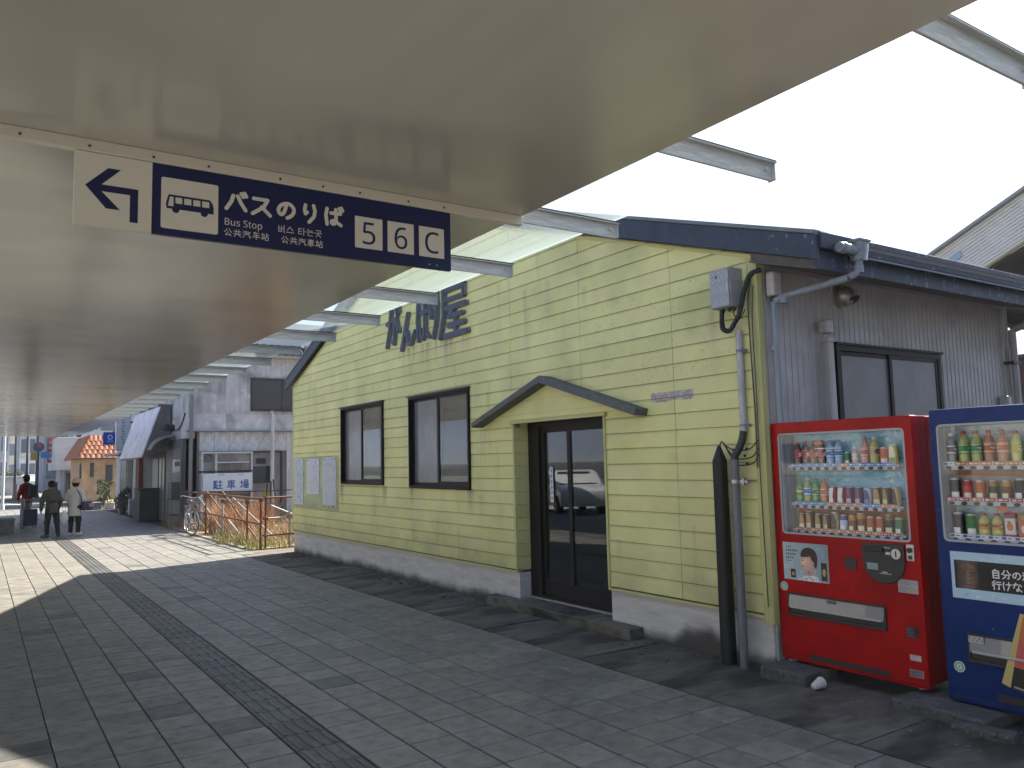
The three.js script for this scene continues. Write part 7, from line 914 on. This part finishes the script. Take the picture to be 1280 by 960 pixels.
// one standing figure facing +z; o gives the pose and the clothes
function person(label, pos, turn, o) {
  const t = thing('person', label, 'person', pos, turn), H = o.h, q = H / 1.7, P3 = (x, y, z) => [x * q, y * q, z * q];
  const hip = o.hip ?? [0, 0.88, 0], lean = o.lean ?? 0.02, sh = [hip[0], 1.36, lean], nk = [hip[0], 1.44, lean + 0.01], hd = [hip[0] + (o.hx ?? 0), 1.585, lean + 0.035];
  const B = (a, ra, b, rb, fl) => [...P3(...a), ra * q, ...P3(...b), rb * q, fl ?? 1];
  const legs = [-1, 1].map((s) => { const f = s < 0 ? o.footL : o.footR; const hj = [hip[0] + s * 0.085, 0.86, hip[2]], kn = [(hj[0] + f[0]) / 2 + s * 0.012, 0.47, (hj[2] + f[2]) / 2 + 0.03], an = [f[0], 0.09, f[2]]; return { hj, kn, an, toe: [f[0] + (f[3] ?? s * 0.03), 0.04, f[2] + 0.15] }; });
  const arms = [-1, 1].map((s) => { const a = s < 0 ? o.armL : o.armR; return { sj: [sh[0] + s * 0.175, 1.335, lean], el: a[0], wr: a[1] }; });
  const torso = [B([hip[0], 0.90, hip[2]], 0.135, [hip[0], 1.08, lean * 0.6], 0.125, 0.78), B([hip[0], 1.08, lean * 0.6], 0.125, [hip[0], 1.30, lean], 0.15, 0.74), B([sh[0] - 0.13, 1.345, lean], 0.065, [sh[0] + 0.13, 1.345, lean], 0.065)];
  const legB = legs.flatMap((l) => [B(l.hj, 0.092, l.kn, 0.058), B(l.kn, 0.056, l.an, 0.040)]), footB = legs.map((l) => B([l.an[0], 0.052, l.an[2] - 0.03], 0.044, l.toe, 0.034)), armB = arms.flatMap((a) => [B(a.sj, 0.055, a.el, 0.043), B(a.el, 0.041, a.wr, 0.028)]);
  const head = [B(nk, 0.055, [hd[0], 1.50, hd[2] - 0.015], 0.052), B([hd[0], hd[1] + 0.018, hd[2] - 0.012], 0.092, [hd[0], hd[1] + 0.005, hd[2] + 0.004], 0.086, 1.12), B([hd[0], hd[1] - 0.06, hd[2] + 0.03], 0.052, [hd[0], hd[1] - 0.075, hd[2] + 0.045], 0.036)];
  const face = [B([hd[0], hd[1] + 0.01, hd[2] + 0.095], 0.012, [hd[0], hd[1] - 0.028, hd[2] + 0.112], 0.015), B([hd[0] - 0.02, hd[1] - 0.058, hd[2] + 0.082], 0.008, [hd[0] + 0.02, hd[1] - 0.058, hd[2] + 0.082], 0.008), ...[-1, 1].flatMap((s) => [B([hd[0] + s * 0.092, hd[1] - 0.03, hd[2] - 0.005], 0.014, [hd[0] + s * 0.098, hd[1] + 0.018, hd[2] - 0.012], 0.018, 1), B([hd[0] + s * 0.018, hd[1] + 0.026, hd[2] + 0.088], 0.010, [hd[0] + s * 0.048, hd[1] + 0.024, hd[2] + 0.078], 0.010)])];
  const hands = arms.flatMap((a, i) => handBones(a.wr, i ? 1 : -1, 0.014).map((b) => b.map((v, j) => (j < 8 ? v * q : v))));
  const body = mesh([...torso, ...legB, ...footB, ...armB, ...head], 0.05 * q, 0.0125);
  part('body', merge([body, mesh([...head, ...face], 0.018 * q, 0.006, 0.0015), mesh(hands, 0.008, 0.005)]), skinM, t);
  for (const s of [-1, 1]) part('eye', tr(new THREE.SphereGeometry(0.0085 * q, 8, 6), (hd[0] + s * 0.033) * q, (hd[1] + 0.008) * q, (hd[2] + 0.089) * q), M([0.02, 0.015, 0.012], 0.3), t);
  const hem = o.hem * q, coatBones = [...torso, ...armB.map((b) => b.map((v) => v))];
  if (o.hem < 0.85) coatBones.push(B([hip[0], 0.95, hip[2]], 0.135, [hip[0], o.hem + 0.06, hip[2]], o.skirt ?? 0.165, 0.85));
  coatBones.push(B([nk[0], 1.40, nk[2]], 0.062, [nk[0], 1.45, nk[2]], 0.058));
  part(o.coatName, mesh(coatBones, 0.05 * q, 0.014, 0.022 * q, (x, y, z) => Math.max(hem - y, y - 1.475 * q)), o.coat, t);
  part('trousers', mesh([B([hip[0], 0.90, hip[2]], 0.125, [hip[0], 0.99, hip[2]], 0.125, 0.8), ...legB], 0.05 * q, 0.0125, 0.020 * q, (x, y) => 0.075 * q - y), o.trousers, t);
  part('shoes', mesh(legs.map((l) => B([l.an[0], 0.05, l.an[2] - 0.03], 0.045, l.toe, 0.036)), 0.01, 0.010, 0.010, (x, y) => 0.002 - y), o.shoes, t);
  const hc = (x, y, z) => { const d = z - hd[2] * q, up = y - hd[1] * q; return d > (0.035 + Math.max(0, up - 0.03) * 0.9) * q ? 1 : (-0.09 * q - up); };
  part('hair', mesh([B([hd[0], hd[1] + 0.022, hd[2] - 0.014], 0.097, [hd[0], hd[1] + 0.012, hd[2] - 0.006], 0.093, 1.13), B([hd[0], hd[1] - 0.02, hd[2] - 0.05], 0.072, [hd[0], hd[1] - 0.06, hd[2] - 0.045], 0.06)], 0.03, 0.008, 0.010 * q, hc), o.hair, t);
  if (o.hat) { part('hat', mesh([B([hd[0], hd[1] + 0.075, hd[2] - 0.014], 0.095, [hd[0], hd[1] + 0.062, hd[2] - 0.01], 0.103, 1.1)], 0.02, 0.008, 0.012, (x, y) => (hd[1] + 0.035) * q - y), o.hat, t); part('hat_brim', tr(o.cap ? new THREE.CylinderGeometry(0.07 * q, 0.075 * q, 0.012, 16).translate(0, 0, 0.1 * q) : lathe([[0.09 * q, 0.012], [0.155 * q, -0.02], [0.155 * q, -0.012], [0.09 * q, 0.02]], 20), hd[0] * q, (hd[1] + 0.045) * q, (hd[2] - 0.01) * q), o.hat, t); }
  return { t, q };
}
{
  const darkT = P([0.016, 0.015, 0.018], 0.85, { specularIntensity: 0.3 }), hairM = P([0.012, 0.010, 0.009], 0.8, { specularIntensity: 0.2 });
  person('person in a dark grey jacket and black trousers standing with legs apart, back turned', [1.63, 0, -24.35], PI + 0.25, { h: 1.46, footL: [-0.24, 0, 0.10, -0.06], footR: [0.14, 0, -0.10, 0.08], hip: [-0.02, 0.88, -0.03], lean: 0.07, armL: [[-0.27, 1.10, 0.03], [-0.24, 0.86, 0.12]], armR: [[0.26, 1.09, 0.0], [0.26, 0.84, 0.06]], hem: 0.74, skirt: 0.15, coat: P([0.062, 0.06, 0.058], 0.9, { specularIntensity: 0.3 }), coatName: 'jacket', trousers: darkT, shoes: M([0.02, 0.02, 0.022], 0.5), hair: hairM });
  const w = person('person in a long pale grey coat and light brown hat, seen from behind', [2.18, 0, -24.5], PI - 0.55, { h: 1.47, footL: [-0.10, 0, 0.04], footR: [0.10, 0, -0.02], lean: 0.03, armL: [[-0.25, 1.10, 0.02], [-0.25, 0.86, 0.08]], armR: [[0.25, 1.10, 0.06], [0.20, 0.98, 0.24]], hem: 0.60, skirt: 0.19, coat: M([0.46, 0.44, 0.42], 0.9), coatName: 'coat', trousers: darkT, shoes: M([0.5, 0.5, 0.48], 0.6), hair: hairM, hat: M([0.40, 0.26, 0.18], 0.85) });
  person('person in a dark red jacket, dark cap and grey trousers behind the suitcase', [1.36, 0, -30.8], PI + 0.6, { h: 1.58, footL: [-0.11, 0, 0.05], footR: [0.10, 0, -0.03], lean: 0.03, armL: [[-0.27, 1.09, 0.02], [-0.22, 0.88, 0.16]], armR: [[0.26, 1.09, 0.04], [0.20, 0.90, 0.18]], hem: 0.78, skirt: 0.155, coat: M([0.17, 0.014, 0.02], 0.8), coatName: 'jacket', trousers: M([0.16, 0.16, 0.17], 0.9), shoes: M([0.03, 0.03, 0.035], 0.6), hair: hairM, hat: M([0.02, 0.02, 0.024], 0.8), cap: true });
  const bp = thing('backpack', 'dark backpack worn on the right shoulder of the person in red', 'bag', [1.45, 1.10, -30.66], PI + 0.6); part('bag_body', new RoundedBoxGeometry(0.24, 0.40, 0.13, 3, 0.05).translate(0.03, 0, -0.13), M([0.035, 0.035, 0.04], 0.85), bp); part('strap', [tube([V(0.06, 0.18, -0.1), V(0.08, 0.22, 0.0), V(0.08, 0.12, 0.1)], 0.018, 12, 6)], M([0.03, 0.03, 0.03], 0.8), bp);
  const sb = thing('shoulder_bag', 'navy shoulder bag hanging at the hip of the person in the pale coat', 'bag', [2.46, 0.77, -24.40], 0.3); part('bag_body', new RoundedBoxGeometry(0.26, 0.24, 0.13, 3, 0.04), M([0.012, 0.018, 0.06], 0.7), sb); part('strap', tube([V(-0.12, 0.1, 0), V(-0.2, 0.32, 0.02), V(-0.26, 0.46, -0.03)], 0.012, 14, 6), M([0.03, 0.035, 0.06], 0.7), sb); part('pouch', new RoundedBoxGeometry(0.12, 0.1, 0.06, 2, 0.03).translate(0.08, 0.02, 0.08), M([0.42, 0.22, 0.15], 0.7), sb);
  const pb = thing('plastic_bag', 'white plastic carrier bag held between the two people in front', 'bag', [1.93, 0.50, -24.35]); part('bag_body', (() => { const g = new THREE.SphereGeometry(0.12, 16, 12); const p = g.attributes.position; for (let i = 0; i < p.count; i++) { const y = p.getY(i), s = 0.75 + 0.25 * Math.sin(p.getX(i) * 60) * 0.3 - y * 1.4; p.setXYZ(i, p.getX(i) * s, y * 1.5, p.getZ(i) * s * 0.7); } g.computeVertexNormals(); return g; })(), P([0.72, 0.72, 0.72], 0.5, { transmission: 0.3, thickness: 0, side: THREE.DoubleSide }), pb); part('handle', [tube([V(-0.03, 0.17, 0), V(-0.035, 0.24, 0), V(-0.01, 0.30, 0)], 0.008, 8, 5), tube([V(0.03, 0.17, 0), V(0.03, 0.24, 0), V(0.01, 0.30, 0)], 0.008, 8, 5)], M([0.7, 0.7, 0.7], 0.5), pb);
  const sc2 = thing('suitcase', 'dark blue wheeled suitcase standing upright beside the person in red', 'suitcase', [1.34, 0, -28.9], 0.35); const nb = M([0.010, 0.016, 0.07], 0.5); part('shell', new RoundedBoxGeometry(0.42, 0.5, 0.26, 3, 0.04).translate(0, 0.33, 0), nb, sc2); for (let i = 0; i < 4; i++) part('rib', rbox(-0.15 + i * 0.09, -0.12 + i * 0.09, 0.12, 0.54, 0.131, 0.142, 0.004), nb, sc2); for (const [a, b] of [[-.17, -.09], [.17, -.09], [-.17, .09], [.17, .09]]) part('wheel', rot(cyl(0.035, 0.035, 0.025, 12), 0, 0, PI / 2).translate(a, 0.036, b), blackM, sc2); part('handle', [bar(V(-0.09, 0.58, -0.1), V(-0.09, 0.86, -0.1), 0.01), bar(V(0.09, 0.58, -0.1), V(0.09, 0.86, -0.1), 0.01), bar(V(-0.1, 0.86, -0.1), V(0.1, 0.86, -0.1), 0.014)], M([0.3, 0.3, 0.3], 0.4, { metalness: 0.7 }), sc2);
}
// ------------------------------------------------------------ out of view, added for bounce and shade; windows mirror the row opposite
{
  struct('forecourt', uvm(box(-60, -4.22, -0.139, -0.13, -43.9, 40)), G([0.50, 0.48, 0.44], 0.9, 0.5));  // unseen ground, added pale to bounce light onto facade and soffit
  { const nb = thing('added_neighbour_shop', 'added unseen shop block outside the right edge of the view, cutting ambient light', 'building', [5.4, 0, 3.2]); part('wall', uvm(box(0, 7, 0, 4.2, 0, 13)), T([0.30, 0.28, 0.25], 0.85, 0.4), nb); part('roof', rbox(-0.4, 7.3, 4.2, 4.4, -0.4, 13.4, 0.02), T([0.08, 0.085, 0.09], 0.6, 0.4), nb); part('shop_window', rbox(-0.04, -0.001, 0.6, 2.3, 1, 6, 0.01), M([0.05, 0.055, 0.06], 0.2), nb); part('door', rbox(-0.05, -0.001, 0.05, 2.1, 7, 8.6, 0.01), bronze, nb); }  // added block that cuts sky light from behind on the right
  const row = (label, z, w, h, col, n, f) => { const b = thing('added_opposite_building', label, 'building', [-46, 0, z], PI / 2), m = T(col, 0.8, 0.15); part('wall', uvm(box(-w / 2, w / 2, 0, h, -10, 0)), m, b); part('roof_edge', rbox(-w / 2 - 0.3, w / 2 + 0.3, h, h + 0.4, -10, 0.4, 0.05), T([0.12, 0.12, 0.13], 0.7, 0.3), b); for (let j = 0; j < f; j++) for (let i = 0; i < n; i++) part('window', rbox(-w / 2 + (i + 0.2) * w / n, -w / 2 + (i + 0.8) * w / n, 1 + j * 3.2, 2.6 + j * 3.2, 0, 0.06, 0.02), M([0.04, 0.05, 0.06], 0.15), b); };
  row('added beige building across the forecourt, pale to bounce light, seen only in the shop windows', -52, 30, 10, [0.62, 0.58, 0.52], 7, 3); row('added pale grey building across the forecourt to bounce light, seen only in the shop windows', -20, 30, 9, [0.60, 0.59, 0.57], 7, 2); row('added cream building across the forecourt, behind the viewer, pale to bounce light', 12, 30, 11, [0.62, 0.60, 0.54], 7, 3);  // added row, its pale walls bounce sun onto the yellow front
}
renderer.render(scene, camera);
